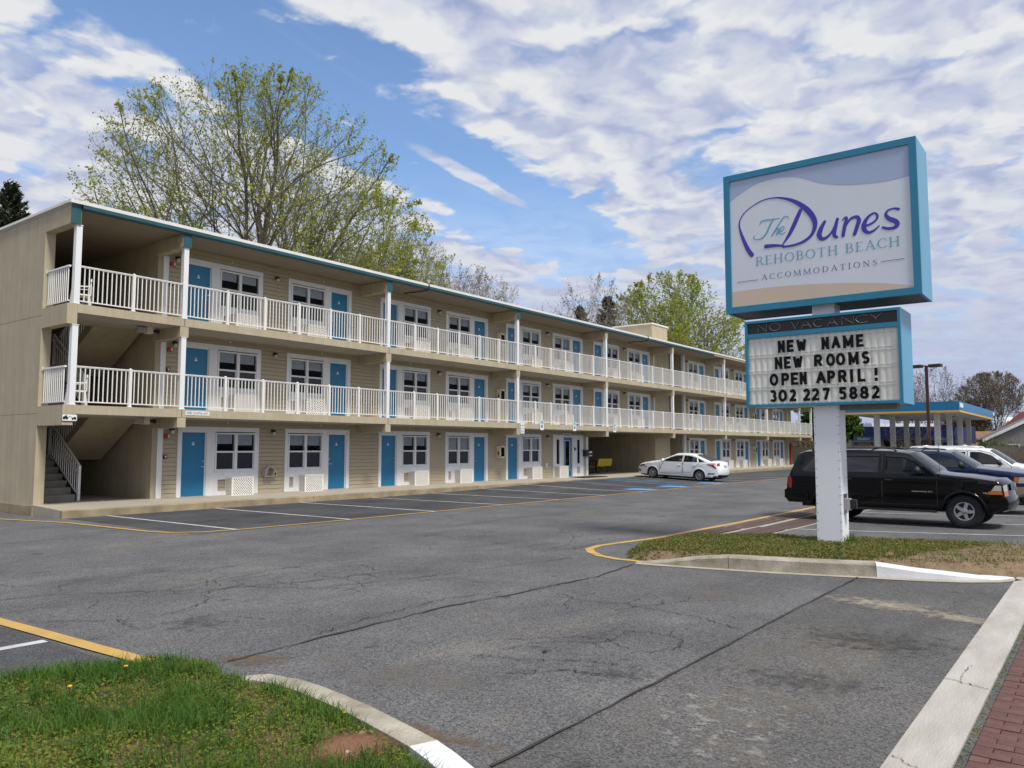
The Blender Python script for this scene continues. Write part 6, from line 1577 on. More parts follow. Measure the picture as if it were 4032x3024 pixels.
def quads(name, P, U, V, m, parent=None, off=(0, 0, 0)):
    """many small leaf faces: centre P, half axes U and V"""
    n = len(P); co = np.empty((n, 4, 3)); co[:, 0] = P-U; co[:, 1] = P-V*.8; co[:, 2] = P+U; co[:, 3] = P+V*.8
    co = co.reshape(-1, 3)-np.array(off)
    me = bpy.data.meshes.new(name); me.vertices.add(4*n); me.vertices.foreach_set('co', co.ravel())
    me.loops.add(4*n); me.loops.foreach_set('vertex_index', np.arange(4*n, dtype=np.int32))
    me.polygons.add(n); me.polygons.foreach_set('loop_start', np.arange(0, 4*n, 4, dtype=np.int32)); me.polygons.foreach_set('loop_total', np.full(n, 4, dtype=np.int32))
    me.materials.append(m); me.update(calc_edges=True); me.validate()
    return link(name, me, parent)
def tree(name, label, base, H, spread, seed, leaf='leafspring', limbs=8, trunk_h=None, n2=6, n3=6, n4=5, leaves=8, bark='bark', tilt=(10, 50), lsize=.085, r0=.32, lean=(0, 0), upw=.10, group=None, droop=0.):
    r = random.Random(seed); base = Vector(base); root = empty(name, base); tag(root, label, 'tree', group)
    W = [MB(), MB()]; tips = []
    th = trunk_h or H*.25
    ec = base+Vector((lean[0]*H*.35, lean[1]*H*.35, th+(H-th)*.42)); ea = spread; eb = (H-th)*.58
    def reach(p, d):
        """distance along d to the crown envelope"""
        o = p-ec; o = Vector((o.x/ea, o.y/ea, o.z/eb)); q_ = Vector((d.x/ea, d.y/ea, d.z/eb)); a = q_.dot(q_); b = o.dot(q_); c = o.dot(o)-1; D = b*b-a*c
        return .25 if D < 0 else max(.25, (-b+math.sqrt(D))/a)
    def rot(d, ang, az):
        u = d.cross(Vector((.3, .2, .93))).normalized(); v = d.cross(u); return (d*math.cos(ang)+(u*math.cos(az)+v*math.sin(az))*math.sin(ang)).normalized()
    def go(p, d, L, rad, lev):
        n = (5, 7, 5, 4, 3)[lev]; pts = [p]; d = d.copy(); jit = (.03, .10, .14, .18, .2)[lev]
        for i in range(n):
            d = (d+Vector((r.gauss(0, jit), r.gauss(0, jit), r.gauss(0, jit)))+Vector((0, 0, upw if lev else 0))).normalized(); pts.append(pts[-1]+d*L/n)
        rr = [rad*(1-.62*i/n) for i in range(n+1)]
        W[0 if lev < 2 else 1].tube(pts, rr, (9, 7, 5, 3, 3)[lev], False)
        if lev >= 3:
            for q_ in range(1, len(pts)): tips.append((pts[q_-1], pts[q_], lev))
        if lev == 4: return
        nc = (limbs, n2, n3, n4)[lev]; az = r.uniform(0, 6.28)
        for k in range(nc):
            t = .28+.72*(k+r.random())/nc if lev else .80+.2*k/nc
            i = min(n-1, int(t*n)); f = t*n-i; q_ = pts[i].lerp(pts[i+1], f); az += 2.4+r.uniform(-.5, .5)
            dd = (pts[i+1]-pts[i]).normalized()
            if lev == 0:
                a = R(tilt[0]+(tilt[1]-tilt[0])*((k+.5)/nc)**.8); nd = rot(Vector((lean[0], lean[1], 1)).normalized(), a, az)
                # envelope: flatter limbs reach the spread, upright ones the height
                LL = reach(q_, nd)*r.uniform(.62, .80)
            else:
                nd = rot(dd, R(r.uniform(22, 52)), az); LL = min(L*(.62, .60, .55, .52)[lev]*r.uniform(.75, 1.2)*(1.15-.40*t), reach(q_, nd)*r.uniform(.85, 1.15))
            go(q_, nd, LL, max(.006, rr[i]*(.62, .55, .5, .5)[lev]), lev+1)
        if lev: go(pts[-1], d, min(L*.5, reach(pts[-1], d)), max(.006, rr[-1]), lev+1)
    go(base.copy(), Vector((lean[0]*.5, lean[1]*.5, 1)).normalized(), th, r0, 0)
    part('trunk', W[0], M[bark], root, True); tag(part('branches', W[1], M[bark], root), kind='stuff')
    if leaves:
        g = np.random.default_rng(seed); A = np.array([t[0] for t in tips]); B = np.array([t[1] for t in tips]); k = leaves
        idx = np.repeat(np.arange(len(A)), k); t = g.random(len(idx))[:, None]
        P = A[idx]*(1-t)+B[idx]*t+g.normal(0, .07, (len(idx), 3)); P[:, 2] -= droop*g.random(len(idx))
        U = g.normal(0, 1, (len(idx), 3)); U /= np.linalg.norm(U, axis=1)[:, None]; V = np.cross(U, g.normal(0, 1, (len(idx), 3))); V /= np.linalg.norm(V, axis=1)[:, None]
        s_ = (lsize*g.uniform(.45, 1.6, len(idx))*(.6+.8*g.random(len(A))[idx]))[:, None]
        tag(quads('crown', P, U*s_, V*s_*.62, M[leaf], root, base), kind='stuff')
    return root
tree('maple_tree', 'tall spreading tree in thin spring leaf behind the near half of the motel', (25.6, 36.2, 0), 22.4, 9.0, 27, limbs=16, trunk_h=6.4, n2=8, n3=7, n4=6, leaves=2, tilt=(3, 68), lsize=.062, r0=.5, upw=.045, lean=(-.07, .10))
tree('maple_tree', 'smaller leaning tree in yellow-green spring leaf right of the tallest tree', (30.0, 36.4, 0), 16.6, 5.4, 33, limbs=10, trunk_h=7.0, n2=7, n3=6, n4=5, leaves=2, tilt=(6, 62), lsize=.066, r0=.28, lean=(.34, -.30), upw=.04)
tree('bare_tree', 'leafless grey tree with upturned twigs just right of the leaning spring tree', (37.2, 35.6, 0), 15.0, 6.0, 5, leaf='bud', limbs=9, trunk_h=6.5, n2=6, n3=5, n4=5, leaves=1, bark='barkgrey', tilt=(6, 58), lsize=.045, r0=.2, upw=.14)
tree('bare_tree', 'low leafless grey tree showing just above the middle of the roof', (41.0, 34.6, 0), 13.6, 5.2, 6, leaf='bud', limbs=8, trunk_h=6.2, n2=6, n3=5, n4=5, leaves=1, bark='barkgrey', tilt=(6, 58), lsize=.045, r0=.17, upw=.14)
tree('bare_tree', 'leafless tree standing before the dark evergreen behind the roof', (54.0, 33.8, 0), 15.8, 4.6, 8, leaf='bud', limbs=8, trunk_h=7.0, n2=6, n3=5, n4=5, leaves=1, bark='barkgrey', tilt=(6, 58), lsize=.05, r0=.17, upw=.13)
tree('maple_tree', 'many-stemmed tree in spring leaf beside the rooftop box', (69.4, 33.4, 0), 18.6, 7.6, 51, limbs=14, trunk_h=3.0, n2=7, n3=6, n4=6, leaves=2, tilt=(3, 50), lsize=.095, r0=.4, upw=.055)
tree('young_tree', 'leafy green tree behind the sign post at the motel end', (85.4, 23.2, 0), 7.6, 3.6, 61, leaf='leafgreen', limbs=8, trunk_h=1.6, n2=6, n3=5, n4=4, leaves=6, tilt=(8, 70), lsize=.15, r0=.12)
tree('bare_tree', 'leafless tree rising behind the fuel station canopy beside the lamp pole', (111.5, 18.0, 0), 12.2, 6.0, 71, leaf='bud', limbs=10, trunk_h=3.5, n2=6, n3=5, n4=4, leaves=1, bark='barkgrey', tilt=(5, 62), lsize=.06, r0=.2)
tree('bare_tree', 'tall leafless tree beyond the far corner of the fuel station canopy', (139.5, 13.9, 0), 13.2, 5.4, 73, leaf='bud', limbs=12, trunk_h=3.0, n2=6, n3=6, n4=4, leaves=2, bark='barkgrey', tilt=(4, 42), lsize=.09, r0=.22)
tree('bare_tree', 'bushy brown tree beside the tall leafless tree beyond the canopy', (138.0, 17.6, 0), 9.2, 4.2, 74, leaf='brush', limbs=10, trunk_h=2.0, n2=6, n3=6, n4=4, leaves=2, bark='barkgrey', tilt=(4, 60), lsize=.12, r0=.2)
def conifer(label, base, z0, z1, rad, seed, n=9000, lsize=.16):
    root = empty('cedar_tree', base); tag(root, label, 'tree'); g = np.random.default_rng(seed); base = np.array(base)
    part('trunk', MB().tube([tuple(base), tuple(base+np.array([0, 0, z1*.9]))], [.2, .04], 7), M['bark'], root)
    br = MB(); P = []; U = []
    nb_ = 150
    for k in range(nb_):
        t = (k+g.random())/nb_; z = z0+(z1-z0)*t; a = g.uniform(0, 6.28); L = rad*(1-t)**.7*g.uniform(.55, 1.15)+.25
        d = np.array([math.cos(a), math.sin(a), .55+.5*t]); d /= np.linalg.norm(d); p0 = base*np.array([1, 1, 0])+np.array([0, 0, z]); p1 = p0+d*L
        br.tube([tuple(p0), tuple(p1)], [.03, .008], 3, False); m = n//nb_
        tt = g.random(m)**.6; P.append(p0+np.outer(tt*L, d)+g.normal(0, .17, (m, 3))*(1.15-tt)[:, None]); uu = d+g.normal(0, .45, (m, 3)); U.append(uu)
    part('branches', br, M['bark'], root)
    P = np.concatenate(P); U = np.concatenate(U); U /= np.linalg.norm(U, axis=1)[:, None]; V = np.cross(U, g.normal(0, 1, P.shape)); V /= np.linalg.norm(V, axis=1)[:, None]
    s_ = (lsize*g.uniform(.6, 1.4, len(P)))[:, None]; tag(quads('crown', P, U*s_, V*s_*.28, M['cedar'], root, tuple(base)), kind='stuff')
conifer('dark evergreen cedar behind the roof left of the rooftop box', (62.6, 36.4, 0), 4., 15.4, 3.4, 3, 9000, .2)
conifer('dark evergreen beside the leafless tree, its top just over the roof', (59.6, 37.5, 0), 4., 14.2, 2.6, 5, 6000, .2)
conifer('dark evergreen at the rear of the end wall, above the roof pipe', (17.7, 49.4, 0), 5., 16.6, 3.2, 4, 9000, .2)
def shrub(name, label, base, rad, h, seed, leaf, n=3000, lsize=.07, twigs=True):
    root = empty(name, base); tag(root, label, 'shrub'); r = random.Random(seed); st = MB(); tips = []
    for k in range(40):
        a = r.uniform(0, 6.28); q_ = r.random()**.5; p = Vector(base); d = Vector((math.cos(a)*q_*rad/h, math.sin(a)*q_*rad/h, 1)).normalized(); pts = [p]
        for i in range(4): d = (d+Vector((r.gauss(0, .18), r.gauss(0, .18), r.gauss(0, .1)))).normalized(); pts.append(pts[-1]+d*h*.27*r.uniform(.7, 1.1)); tips.append(pts[-1])
        st.tube(pts, [.018, .014, .010, .007, .004], 3, False)
        for t in range(4):
            q0 = pts[2+t % 3]; e = Vector((r.gauss(0, 1), r.gauss(0, 1), .6)).normalized(); st.tube([q0, q0+e*h*.2, q0+e*h*.33+Vector((0, 0, .05))], [.008, .006, .003], 3, False); tips.append(q0+e*h*.25)
    tag(part('stems', st, M['bark'], root), kind='stuff')
    if leaf:
        g = np.random.default_rng(seed); T = np.array([tuple(t) for t in tips]); P = T[g.integers(0, len(T), n)]+g.normal(0, .12*h, (n, 3)); P[:, 2] = np.maximum(P[:, 2], base[2]+.05)
        U = g.normal(0, 1, P.shape); U /= np.linalg.norm(U, axis=1)[:, None]; V = np.cross(U, g.normal(0, 1, P.shape)); V /= np.linalg.norm(V, axis=1)[:, None]; s_ = (lsize*g.uniform(.6, 1.4, n))[:, None]
        tag(quads('foliage', P, U*s_, V*s_*.6, M[leaf], root, base), kind='stuff')
shrub('round_bush', 'round dark green bush beside the grey shingled house', (77.2, 7.8, 0), 1.0, 1.9, 2, 'leafgreen', 5000, .08)
shrub('bare_shrub', 'leafless shrub tangle in front of the lamp pole by the fence', (58.3, 10.4, 0), 2.6, 3.4, 4, None)
shrub('bare_shrub', 'leafless shrub before the shingled house right of the fence', (66, 5.9, 0), 2.2, 2.5, 7, None)
shrub('bare_shrub', 'low leafless shrub along the fence beyond the pickup truck', (55.8, 4.0, 0), 1.6, 1.9, 9, 'bud', 600, .04)
# far brown woods behind the fuel station
g = np.random.default_rng(8); n = 44000; far_x = g.uniform(150, 190, n); far_y = g.uniform(-6, 80, n); hh = 4.6+1.6*np.sin(far_y*.7)+1.2*np.sin(far_y*1.9+1)
P = np.stack([far_x, far_y, g.random(n)**.8*hh], 1); U = g.normal(0, 1, P.shape)*np.array([.4, .4, 1.4]); U /= np.linalg.norm(U, axis=1)[:, None]; V = np.cross(U, g.normal(0, 1, P.shape)); V /= np.linalg.norm(V, axis=1)[:, None]
tag(quads('far_woods', P, U*.55, V*.14, M['brush']), 'brown leafless woods beyond the fuel station', 'woods', kind='stuff')

# grass and weeds
M['grassdark'] = leafmat('grass_blades', (.045, .125, .020), (.125, .225, .036), 1.6, .4)
M['weed'] = leafmat('weed_leaves', (.105, .165, .022), (.27, .27, .045), 3.0, .4)
M['weedlow'] = leafmat('weed_broad', (.045, .11, .020), (.11, .18, .035), 4.0, .3)
M['weeddry'] = leafmat('weed_dry', (.13, .14, .026), (.24, .175, .055), 3.0, .25)
def blades(name, P, L, W, m, lean, seed, parent=None):
    """curved grass blades: two-segment tapering strips"""
    g = np.random.default_rng(seed); n = len(P); a = g.uniform(0, 6.28, n); side = np.stack([np.cos(a), np.sin(a), np.zeros(n)], 1); b = g.uniform(0, 6.28, n)
    ld = np.stack([np.cos(b), np.sin(b), np.zeros(n)], 1)*(lean*g.uniform(.2, 1.3, n))[:, None]; up = np.array([0, 0, 1.])
    L = L[:, None]; w = W[:, None]
    p1 = P+(up+ld*.35)*L*.55; p2 = P+(up*.9+ld*1.1)*L
    co = np.stack([P-side*w, P+side*w, p1-side*w*.75, p1+side*w*.75, p2], 1).reshape(-1, 3)
    me = bpy.data.meshes.new(name); me.vertices.add(5*n); me.vertices.foreach_set('co', co.ravel())
    i = np.arange(n)*5; lp = np.stack([i, i+1, i+3, i+2, i+2, i+3, i+4], 1).ravel()
    me.loops.add(7*n); me.loops.foreach_set('vertex_index', lp.astype(np.int32)); st = np.stack([np.arange(n)*7, np.arange(n)*7+4], 1).ravel(); tt = np.tile([4, 3], n)
    me.polygons.add(2*n); me.polygons.foreach_set('loop_start', st.astype(np.int32)); me.polygons.foreach_set('loop_total', tt.astype(np.int32)); me.materials.append(m); me.update(calc_edges=True); me.validate()
    return link(name, me, parent)
def scatter(n, x0, x1, y0, y1, inside, hz, cond, seed, cell=.05):
    from mathutils import noise as mn
    g = np.random.default_rng(seed); nx, ny = int((x1-x0)/cell)+2, int((y1-y0)/cell)+2
    Hm = np.zeros((ny, nx)); Mk = np.zeros((ny, nx))
    for j in range(ny):
        for i in range(nx):
            x, y = x0+i*cell, y0+j*cell
            if inside(Vector((x, y))): Hm[j, i] = hz(x, y); Mk[j, i] = cond(x, y, mn.noise(Vector((x*1.3, y*1.3, 3.))), mn.noise(Vector((x*4.5, y*4.5, 9.))))
    X = g.uniform(x0, x1-cell, n); Y = g.uniform(y0, y1-cell, n); fi = (X-x0)/cell; fj = (Y-y0)/cell; i = fi.astype(int); j = fj.astype(int)
    keep = g.random(n) < Mk[j, i]; X, Y, i, j = X[keep], Y[keep], i[keep], j[keep]
    return np.stack([X, Y, Hm[j, i]-.008], 1)
g = np.random.default_rng(2)
def bare_spot(x, y): return max(0, 1-math.hypot((x-3.06)/.26, (y-3.43)/.24))
A_ = scatter(150000, -1.2, 3.75, 1.3, 6.8, inL, hzL, lambda x, y, a, b: max(0, min(1, .06+1.7*max(0, a+.02)+.9*max(0, b)))*(1-1.3*min(.77, bare_spot(x, y)*1.6)), 5)
n = len(A_); tag(blades('grass', A_, g.uniform(.06, .17, n), g.uniform(.002, .004, n), M['grassdark'], .55, 3), 'dark green grass tufts on the corner island by the drive', 'grass', kind='stuff')
B_ = scatter(210000, -1.2, 3.75, 1.3, 6.8, inL, hzL, lambda x, y, a, b: max(0, min(1, .75-1.0*a+.5*b))*(1-1.3*min(.77, bare_spot(x, y)*1.6)), 6); n = len(B_)
def leafs(name, P, size, m, up, seed, hz_=.05):
    g = np.random.default_rng(seed); n = len(P); P = P.copy(); P[:, 2] += g.uniform(.004, hz_, n); U = g.normal(0, 1, (n, 3)); U[:, 2] *= up; U /= np.linalg.norm(U, axis=1)[:, None]
    V = np.cross(U, np.array([0, 0, 1.])+g.normal(0, .5, (n, 3))); V /= np.linalg.norm(V, axis=1)[:, None]; s_ = (size*g.uniform(.5, 1.5, n))[:, None]; return quads(name, P, U*s_, V*s_*.7, m)
tag(leafs('weeds', B_, .010, M['weed'], .5, 4, .055), 'yellow-green low weeds on the corner island by the drive', 'weeds', kind='stuff')
C_ = scatter(60000, -1.2, 3.75, 1.3, 6.8, inL, hzL, lambda x, y, a, b: max(0, min(1, .1+1.7*b+.5*(y-4.2)/2))*(1-min(1, bare_spot(x, y)*1.6)), 7); n = len(C_)
tag(leafs('broadleaf_weeds', C_, .017, M['weedlow'], .4, 8, .06), 'dark broadleaf weeds on the corner island by the drive', 'weeds', kind='stuff')
def greenM(x, y, a, b):
    s_ = 1.0 if y > 2.9+.35*a else sst(-.15, .25, x-(12.35+(2.9-y)*2.6)+.3*a)
    return max(.10+.25*b, min(1, s_*(.75+.6*b)))
D_ = scatter(190000, 11.1, 17.2, -.5, 6.75, inM, hzM, greenM, 11, .08); n = len(D_); k = int(n*.72)
tag(leafs('weeds', D_[:k], .016, M['weeddry'], .5, 12, .06), 'dry green weeds round the pylon sign post', 'weeds', kind='stuff')
tag(blades('grass', D_[k:], g.uniform(.04, .10, n-k), g.uniform(.003, .006, n-k), M['grassdark'], .7, 13), 'short grass round the pylon sign post', 'grass', kind='stuff')
E_ = np.concatenate([np.stack([g.uniform(14.2, 14.75, 90), g.uniform(3.62, 3.70, 90), np.full(90, .14)], 1)]); tag(blades('grass_tuft', E_, g.uniform(.1, .26, 90), g.uniform(.003, .006, 90), M['leafgreen'], .3, 14), 'taller grass tuft at the foot of the white sign post', 'grass', kind='stuff')
# weeds in the joint beside the bricks
n = 320; P = np.stack([g.uniform(4.6, 12, n), g.normal(.768, .010, n), np.full(n, -.012)], 1); tag(leafs('joint_weeds', P, .010, M['weed'], .8, 15, .03), 'sparse weeds in the joint beside the brick pavement', 'weeds', kind='stuff')
# pebbles and crumbs on the bare earth
M['redearth'] = mat('red_earth', (.20, .085, .045), .95, c2=(.12, .055, .032), scale=18, bump=.8, bscale=40, detail=10)
M['redstain'] = stain('red_earth_stain', (.19, .085, .048), 2.2, 1.4, 14., 1.)
blot('bare_earth', 3.06, 3.43, .34, .32, .3, M['redstain'], hzL(3.06, 3.43)+.012)
def pebbles(name, P, size, m, seed, label):
    g = np.random.default_rng(seed); n = len(P); s_ = size*g.uniform(.3, 1.6, n)**1.5; V = np.array([[1, 0, 0], [-1, 0, 0], [0, 1, 0], [0, -1, 0], [0, 0, .7], [0, 0, -.5]]); a = g.uniform(0, 6.28, n)
    Rz = np.stack([np.stack([np.cos(a), -np.sin(a), 0*a], 1), np.stack([np.sin(a), np.cos(a), 0*a], 1), np.stack([0*a, 0*a, 1+0*a], 1)], 1)
    co = (np.einsum('nij,kj->nki', Rz, V)*g.uniform(.6, 1.3, (n, 6, 3)))*s_[:, None, None]+P[:, None, :]
    mb = MB(); F_ = [(0, 2, 4), (2, 1, 4), (1, 3, 4), (3, 0, 4), (2, 0, 5), (1, 2, 5), (3, 1, 5), (0, 3, 5)]; mb.v = [tuple(p) for p in co.reshape(-1, 3)]; mb.f = [tuple(6*i+k for k in f) for i in range(n) for f in F_]
    tag(link(name, mb.mesh(name, m)), label, 'pebbles', kind='stuff')
Pb = scatter(9000, 11.9, 16.9, -.6, 3.6, inM, hzM, lambda x, y, a, b: max(0, .55-greenM(x, y, a, b)*.6+.4*b), 41, .08); Pb[:, 2] += .01
pebbles('pebbles', Pb, .014, M['dirt'], 5, 'brown crumbs and pebbles on the bare earth beside the white kerb')
Pc = scatter(5000, 2.7, 3.4, 3.0, 3.8, inL, hzL, lambda x, y, a, b: min(1, bare_spot(x, y)*1.5), 42); Pc[:, 2] += .008
pebbles('pebbles', Pc, .008, M['dirt'], 6, 'reddish crumbs on the bare earth of the corner island')
# dandelions, stones
for k, (x, y) in enumerate(((3.36, 3.86), (2.5, 5.6), (2.95, 5.75))):
    o = empty('dandelion', (x, y, hzL(x, y))); tag(o, ('dandelion in flower beside the kerb near the bare earth', 'dandelion in flower at the rear of the corner island', 'dandelion in flower behind the grass tufts')[k], 'flower', 'dandelions on the corner island')
    z = hzL(x, y); part('stem', MB().tube([(x, y, z), (x+.01, y, z+.08)], .002, 4), M['leafgreen'], o); part('flower', MB().ball((x+.01, y, z+.085), .016, 8, 4, (1, 1, .5)), mat('dandelion', (.75, .42, .01), .6) if k == 0 else bpy.data.materials['dandelion'], o)
def stone(x, y, z, s_, seed, lab, m='concrete'):
    r = random.Random(seed); mb = MB().ball((x, y, z+s_*.35), s_, 7, 5, (1, .8, .6)); mb.v = [tuple(Vector(p)+Vector((r.uniform(-.2, .2), r.uniform(-.2, .2), r.uniform(-.15, .15)))*s_) for p in mb.v]
    one('stone', mb, M[m], lab, 'stone', 'loose stones', base=(x, y, z))
stone(13.1, 2.75, .14, .08, 1, 'tan stone lying in the weeds right of the sign post', 'dirt'); stone(3.30, 3.62, hzL(3.30, 3.62), .03, 2, 'grey stone beside a grass tuft at the kerb')
stone(3.0, 3.40, hzL(3.0, 3.40), .02, 3, 'white stone on the bare earth patch', 'strip'); stone(3.08, 3.36, hzL(3.08, 3.36), .022, 4, 'small brown stone on the bare earth patch', 'dirt')
stone(5.82, 4.05, 0, .022, 5, 'dark loose stone on the asphalt near a crack', 'blackmatte')

# ------------------------------------------------------------------ fuel station and the far side
M['canopyblue'] = mat('canopy_blue', (.012, .165, .34), .4, .05, .4)
M['canopyyellow'] = mat('canopy_yellow', (.75, .40, .012), .4)
M['navy'] = mat('store_navy', (.005, .010, .048), .7, .1, 1., spec=.1)
M['fence'] = mat('fence_wood', (.20, .17, .14), .9, .25, 3, stretch=(3, 3, .5))
M['brownpole'] = mat('pole_brown', (.060, .022, .018), .55)
M['shingle'] = mat('shingle_grey', (.24, .22, .20), .9, .15, 3, stretch=(1, 1, 6))
M['brownroof'] = mat('roof_brown', (.22, .115, .065), .9, .15, 2)
M['redroof'] = mat('roof_red', (.16, .045, .035), .9, .15, 2)
M['greyroof'] = mat('roof_grey', (.16, .16, .165), .9, .1, 2)
M['storeglass'] = glass_mat('store_glass', (.01, .01, .012), .05, .3)
cn = empty('fuel_canopy', (79, 13, 0)); tag(cn, 'flat fuel station canopy with blue fascia and yellow stripe on white columns', 'canopy')
CX0, CX1, CY0, CY1 = 68.05, 90.4, 9.0, 17.7
part('fascia', MB().box(CX0, CX0+.15, CY0, CY1, 4.62, 5.32).box(CX1-.15, CX1, CY0, CY1, 4.62, 5.32).box(CX0+.15, CX1-.15, CY0, CY0+.15, 4.62, 5.32).box(CX0+.15, CX1-.15, CY1-.15, CY1, 4.62, 5.32), M['canopyblue'], cn)
part('stripe', MB().box(CX0-.03, CX0+.15, CY0-.03, CY1, 4.48, 4.618).box(CX0+.151, CX1, CY0-.03, CY0+.15, 4.48, 4.618), M['canopyyellow'], cn)
part('soffit', MB().box(CX0+.16, CX1-.16, CY0+.16, CY1-.16, 4.52, 4.60), M['white'], cn)
part('top', MB().box(CX0+.16, CX1-.16, CY0+.16, CY1-.16, 5.1, 5.2), M['grey'], cn)
for x in (71, 77, 83, 88.5):
    for y in (11, 15.5):
        part('column', MB().box(x-.20, x+.20, y-.20, y+.20, -.1, 4.52), M['white'], cn)
        part('canopy_light', MB().box(x+1.4, x+2.0, y-.3, y+.3, 4.505, 4.519), M['blackmatte'], cn)
part('logo_panel', MB().box(CX0+.1, CX0+1.6, CY0-.06, CY0-.001, 4.85, 5.18), M['signwhite'], cn); part('logo_panel', MB().box(CX1-1.0, CX1-.1, CY0-.06, CY0-.001, 4.9, 5.2), M['signwhite'], cn)
for k, (x, y) in enumerate(((78.9, 18.4), (83.6, 12.3), (103.0, 11.9))):
    lab = ('fuel pump with a blue topper sign left of the first canopy columns', 'fuel pump with a blue topper sign under the right half of the canopy', 'fuel pump with a blue topper sign before the brown-roofed building')[k]
    o = empty('fuel_pump', (x, y, 0)); tag(o, lab, 'fuel pump', 'fuel pumps at the station')
    a = -math.atan2(x*.62, x*.79) if False else 0
    part('cabinet', MB().box(x-.3, x+.3, y-.5, y+.5, 0, 1.75), M['grey'], o); part('frame', MB().box(x-.15, x+.15, y-.75, y-.65, 0, 2.35).box(x-.15, x+.15, y+.65, y+.75, 0, 2.35), mat('pump_maroon', (.09, .02, .018), .5) if 'pump_maroon' not in bpy.data.materials else bpy.data.materials['pump_maroon'], o)
    part('screen', MB().box(x-.31, x-.301, y-.3, y+.3, 1.1, 1.5), M['black'], o)
    part('topper', MB().box(x-.25, x+.25, y-.85, y+.85, 2.40, 2.80), M['canopyblue'], o); part('topper_stripe', MB().box(x-.27, x+.27, y-.87, y+.87, 2.34, 2.398), M['canopyyellow'], o)
    part('lettering', put_text(MB(), 'VALERO', y+.55, y-.55, 2.50, 2.70, x-.252, 'x', .002, .015), M['signwhite'], o)
st = empty('store', (97, 18, 0), math.atan2(13.3-22.7, 100.5-93.4)); tag(st, 'low fuel station shop with deep navy fascia and dark windows', 'shop')
lpart('wall', MB().box(-6.2, 6.2, .2, 9, 0, 2.9), M['shingle'], st)
lpart('fascia', MB().box(-6.4, 5.0, -.6, .0, 2.75, 4.1), M['navy'], st); lpart('fascia_end', MB().box(5.002, 7.3, -.5, .0, 2.2, 4.05), mat('store_panel', (.045, .055, .13), .7, .1, 1, spec=.1), st)
lpart('roof', MB().box(-3.5, 3.5, 1.0, 8.5, 4.0, 4.5), M['white'], st); lpart('roof_slab', MB().box(-6.4, 7.3, .01, 9, 2.91, 3.9), M['navy'], st)
for k in range(6): w = lpart('window', MB().box(-2.6+k*1.25, -1.45+k*1.25, .12, .19, .5, 2.6), M['storeglass'], st)
lpart('side_panel', MB().box(-6.2, -3.0, .05, .18, 0, 2.7), M['fence'], st)
lpart('canopy_lamp', MB().box(-1.0, 3.0, -.3, -.2, 2.70, 2.74), M['white'], st)
lp = empty('lamp_pole', (59.0, 9.65, 0)); tag(lp, 'brown square lamp pole with two flat heads before the fuel station', 'lamp pole')
part('pole', MB().box(58.91, 59.09, 9.56, 9.74, 0, 7.25), M['brownpole'], lp)
def lamp_head(dy, sy):
    c = Vector((59.0, 9.65+dy, 7.27)); d = Vector((.25*sy, sy, 0)).normalized(); part('lamp_head', MB().beam(c-d*.38, c+d*.38, .42, .20).beam(c-d*.62, c-d*.38, .08, .08), M['brownpole'], lp)
lamp_head(.62, 1); lamp_head(-.55, -1)
# wooden fence: posts, rails, each board
fe = empty('wooden_fence', (57, 8, 0)); tag(fe, 'weathered grey wooden board fence behind the parked cars', 'fence')
bd_ = MB().box(0, .02, 0, .135, 0, 1.8).mesh('board', M['fence']); r = random.Random(4)
for k in range(92):
    y = 14.5-.142*k; o = inst('board', bd_, fe, (57.0, y, .05+r.uniform(-.03, .03)), (r.uniform(-.012, .012), 0, 0)); o.scale.z = 1+r.uniform(-.02, .03)
for z in (.4, 1.5): part('fence_rail', MB().box(57.025, 57.06, 1.5, 14.6, z, z+.09), M['fence'], fe)
for k in range(8): part('fence_post', MB().box(57.065, 57.165, 1.6+k*1.8, 1.7+k*1.8, 0, 1.8), M['fence'], fe)
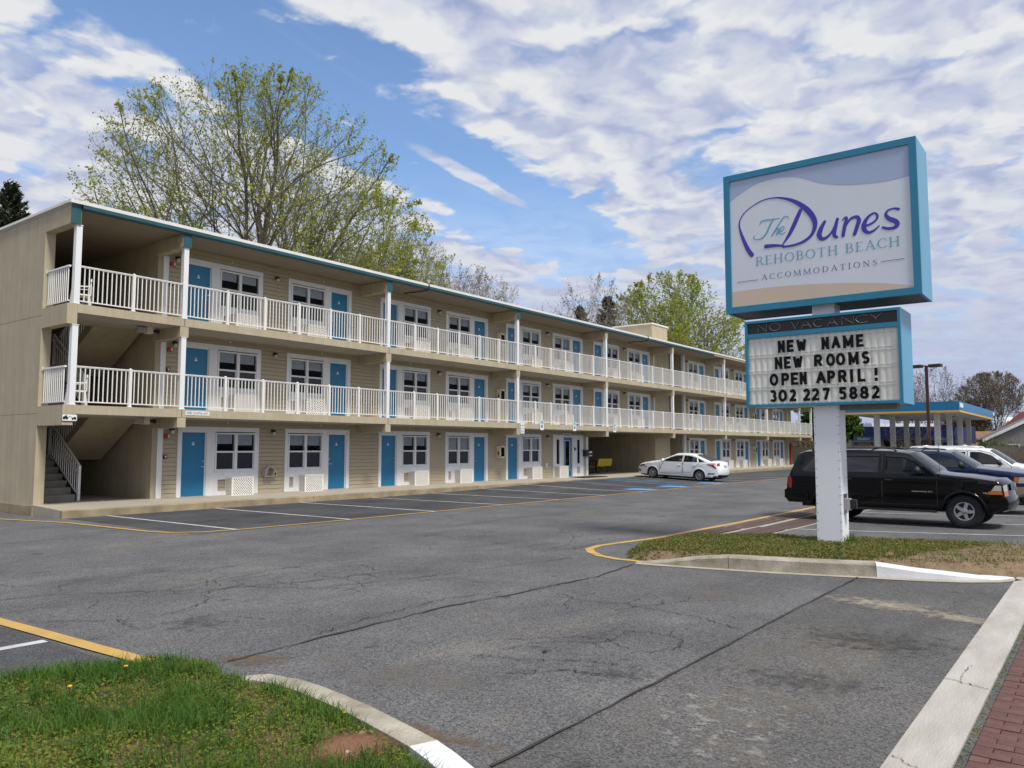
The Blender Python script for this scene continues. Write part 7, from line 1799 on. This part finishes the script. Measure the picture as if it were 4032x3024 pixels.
# utility yard fence by the far end of the motel
fe2 = empty('yard_fence', (78, 21, 0)); tag(fe2, 'grey wooden yard fence at the far end of the motel', 'fence')
for k in range(40): o = inst('board', bd_, fe2, (76+.0*k, 25.5-.142*k, 0))
part('fence_rail', MB().box(76.025, 76.06, 19.8, 25.6, 1.5, 1.6), M['fence'], fe2)
def house(name, label, x, y, rz, w, d, h, rh, wm, rm, gable='y', eave=.3, win=(), chimney=False):
    """gabled house; ridge along local y, gable end towards local -y"""
    o = empty(name, (x, y, 0), rz); tag(o, label, 'house')
    lpart('wall', MB().prism([(-w/2, 0), (-w/2, h), (0, h+rh), (w/2, h), (w/2, 0)], 0, d, 'y'), wm, o)
    k = rh/(w/2)
    for s_ in (-1, 1):
        xe = s_*(w/2+eave); ze = h-eave*k
        P = [(0, h+rh+.02), (xe, ze+.02), (xe, ze+.14), (0, h+rh+.16)]
        rf = lpart('roof', MB().prism(P, -.3, d+.3, 'y'), rm, o)
        lpart('barge_board', MB().prism([(0, h+rh-.1), (xe, ze-.12), (xe, ze+.16), (0, h+rh+.18)], -.36, -.301, 'y'), M['white'], o)
        if chimney and s_ < 0: lpart('chimney', MB().box(-w*.12-.3, -w*.12+.3, d*.4, d*.4+.6, h+rh*.5, h+rh+.7), M['brick'], rf)
    for (a, b, c, e) in win:
        wo = lpart('window', MB().box(a-.08, b+.08, -.06, -.001, c-.08, e+.08), M['white'], o); lpart('pane', MB().box(a, b, -.07, -.061, c, e), M['storeglass'], wo)
    return o
view = lambda x, y: math.atan2(y, x)-math.pi/2
house('shingled_house', 'grey shingled house with white barge boards at the picture side of the fence', 84.5, 4.6, view(84, 5)+.12, 9.0, 9, 2.55, 2.3, M['shingle'], M['greyroof'], win=((2.0, 3.0, .9, 2.0), (-3., -2., .9, 2.)))
house('white_house', 'small white gabled house with dark grey roof beyond the shingled house', 118.5, 9.9, view(118, 10), 6.6, 8, 2.6, 1.9, M['white'], M['greyroof'], win=((-.5, .5, 1.7, 2.7), (1.0, 1.8, .8, 1.8)))
house('red_roofed_house', 'tall white house with dark red roof beyond the shingled house', 114.6, 5.3, view(114, 6)+.5, 6.0, 7, 3.6, 2.6, M['white'], M['redroof'], win=((-1., 0, 2.2, 3.2),), chimney=True)
house('brown_roofed_building', 'long low building under a brown roof behind the fuel station', 128.5, 11.0, view(127, 14)+1.57, 9.0, 13, 1.9, 2.0, M['ivory'], M['brownroof'])
wt = empty('water_tank', (235.7, 20.4, 0)); tag(wt, 'white domed water tank far beyond the houses', 'water tank')
part('dome', MB().lathe([(.01, 9.6), (1.4, 9.4), (2.4, 8.7), (2.75, 7.8), (2.75, 6.6), (2.3, 6.0), (.6, 5.2)], 20, 'z', (235.7, 20.4, 0)), M['white'], wt, True); part('stem', MB().tube([(235.7, 20.4, 0), (235.7, 20.4, 5.4)], .6, 12), M['white'], wt, True)
part('rail', MB().tube([(235.7+.9*math.cos(a), 20.4+.9*math.sin(a), 10.1) for a in [i*.785 for i in range(9)]], .05, 4), M['white'], wt)
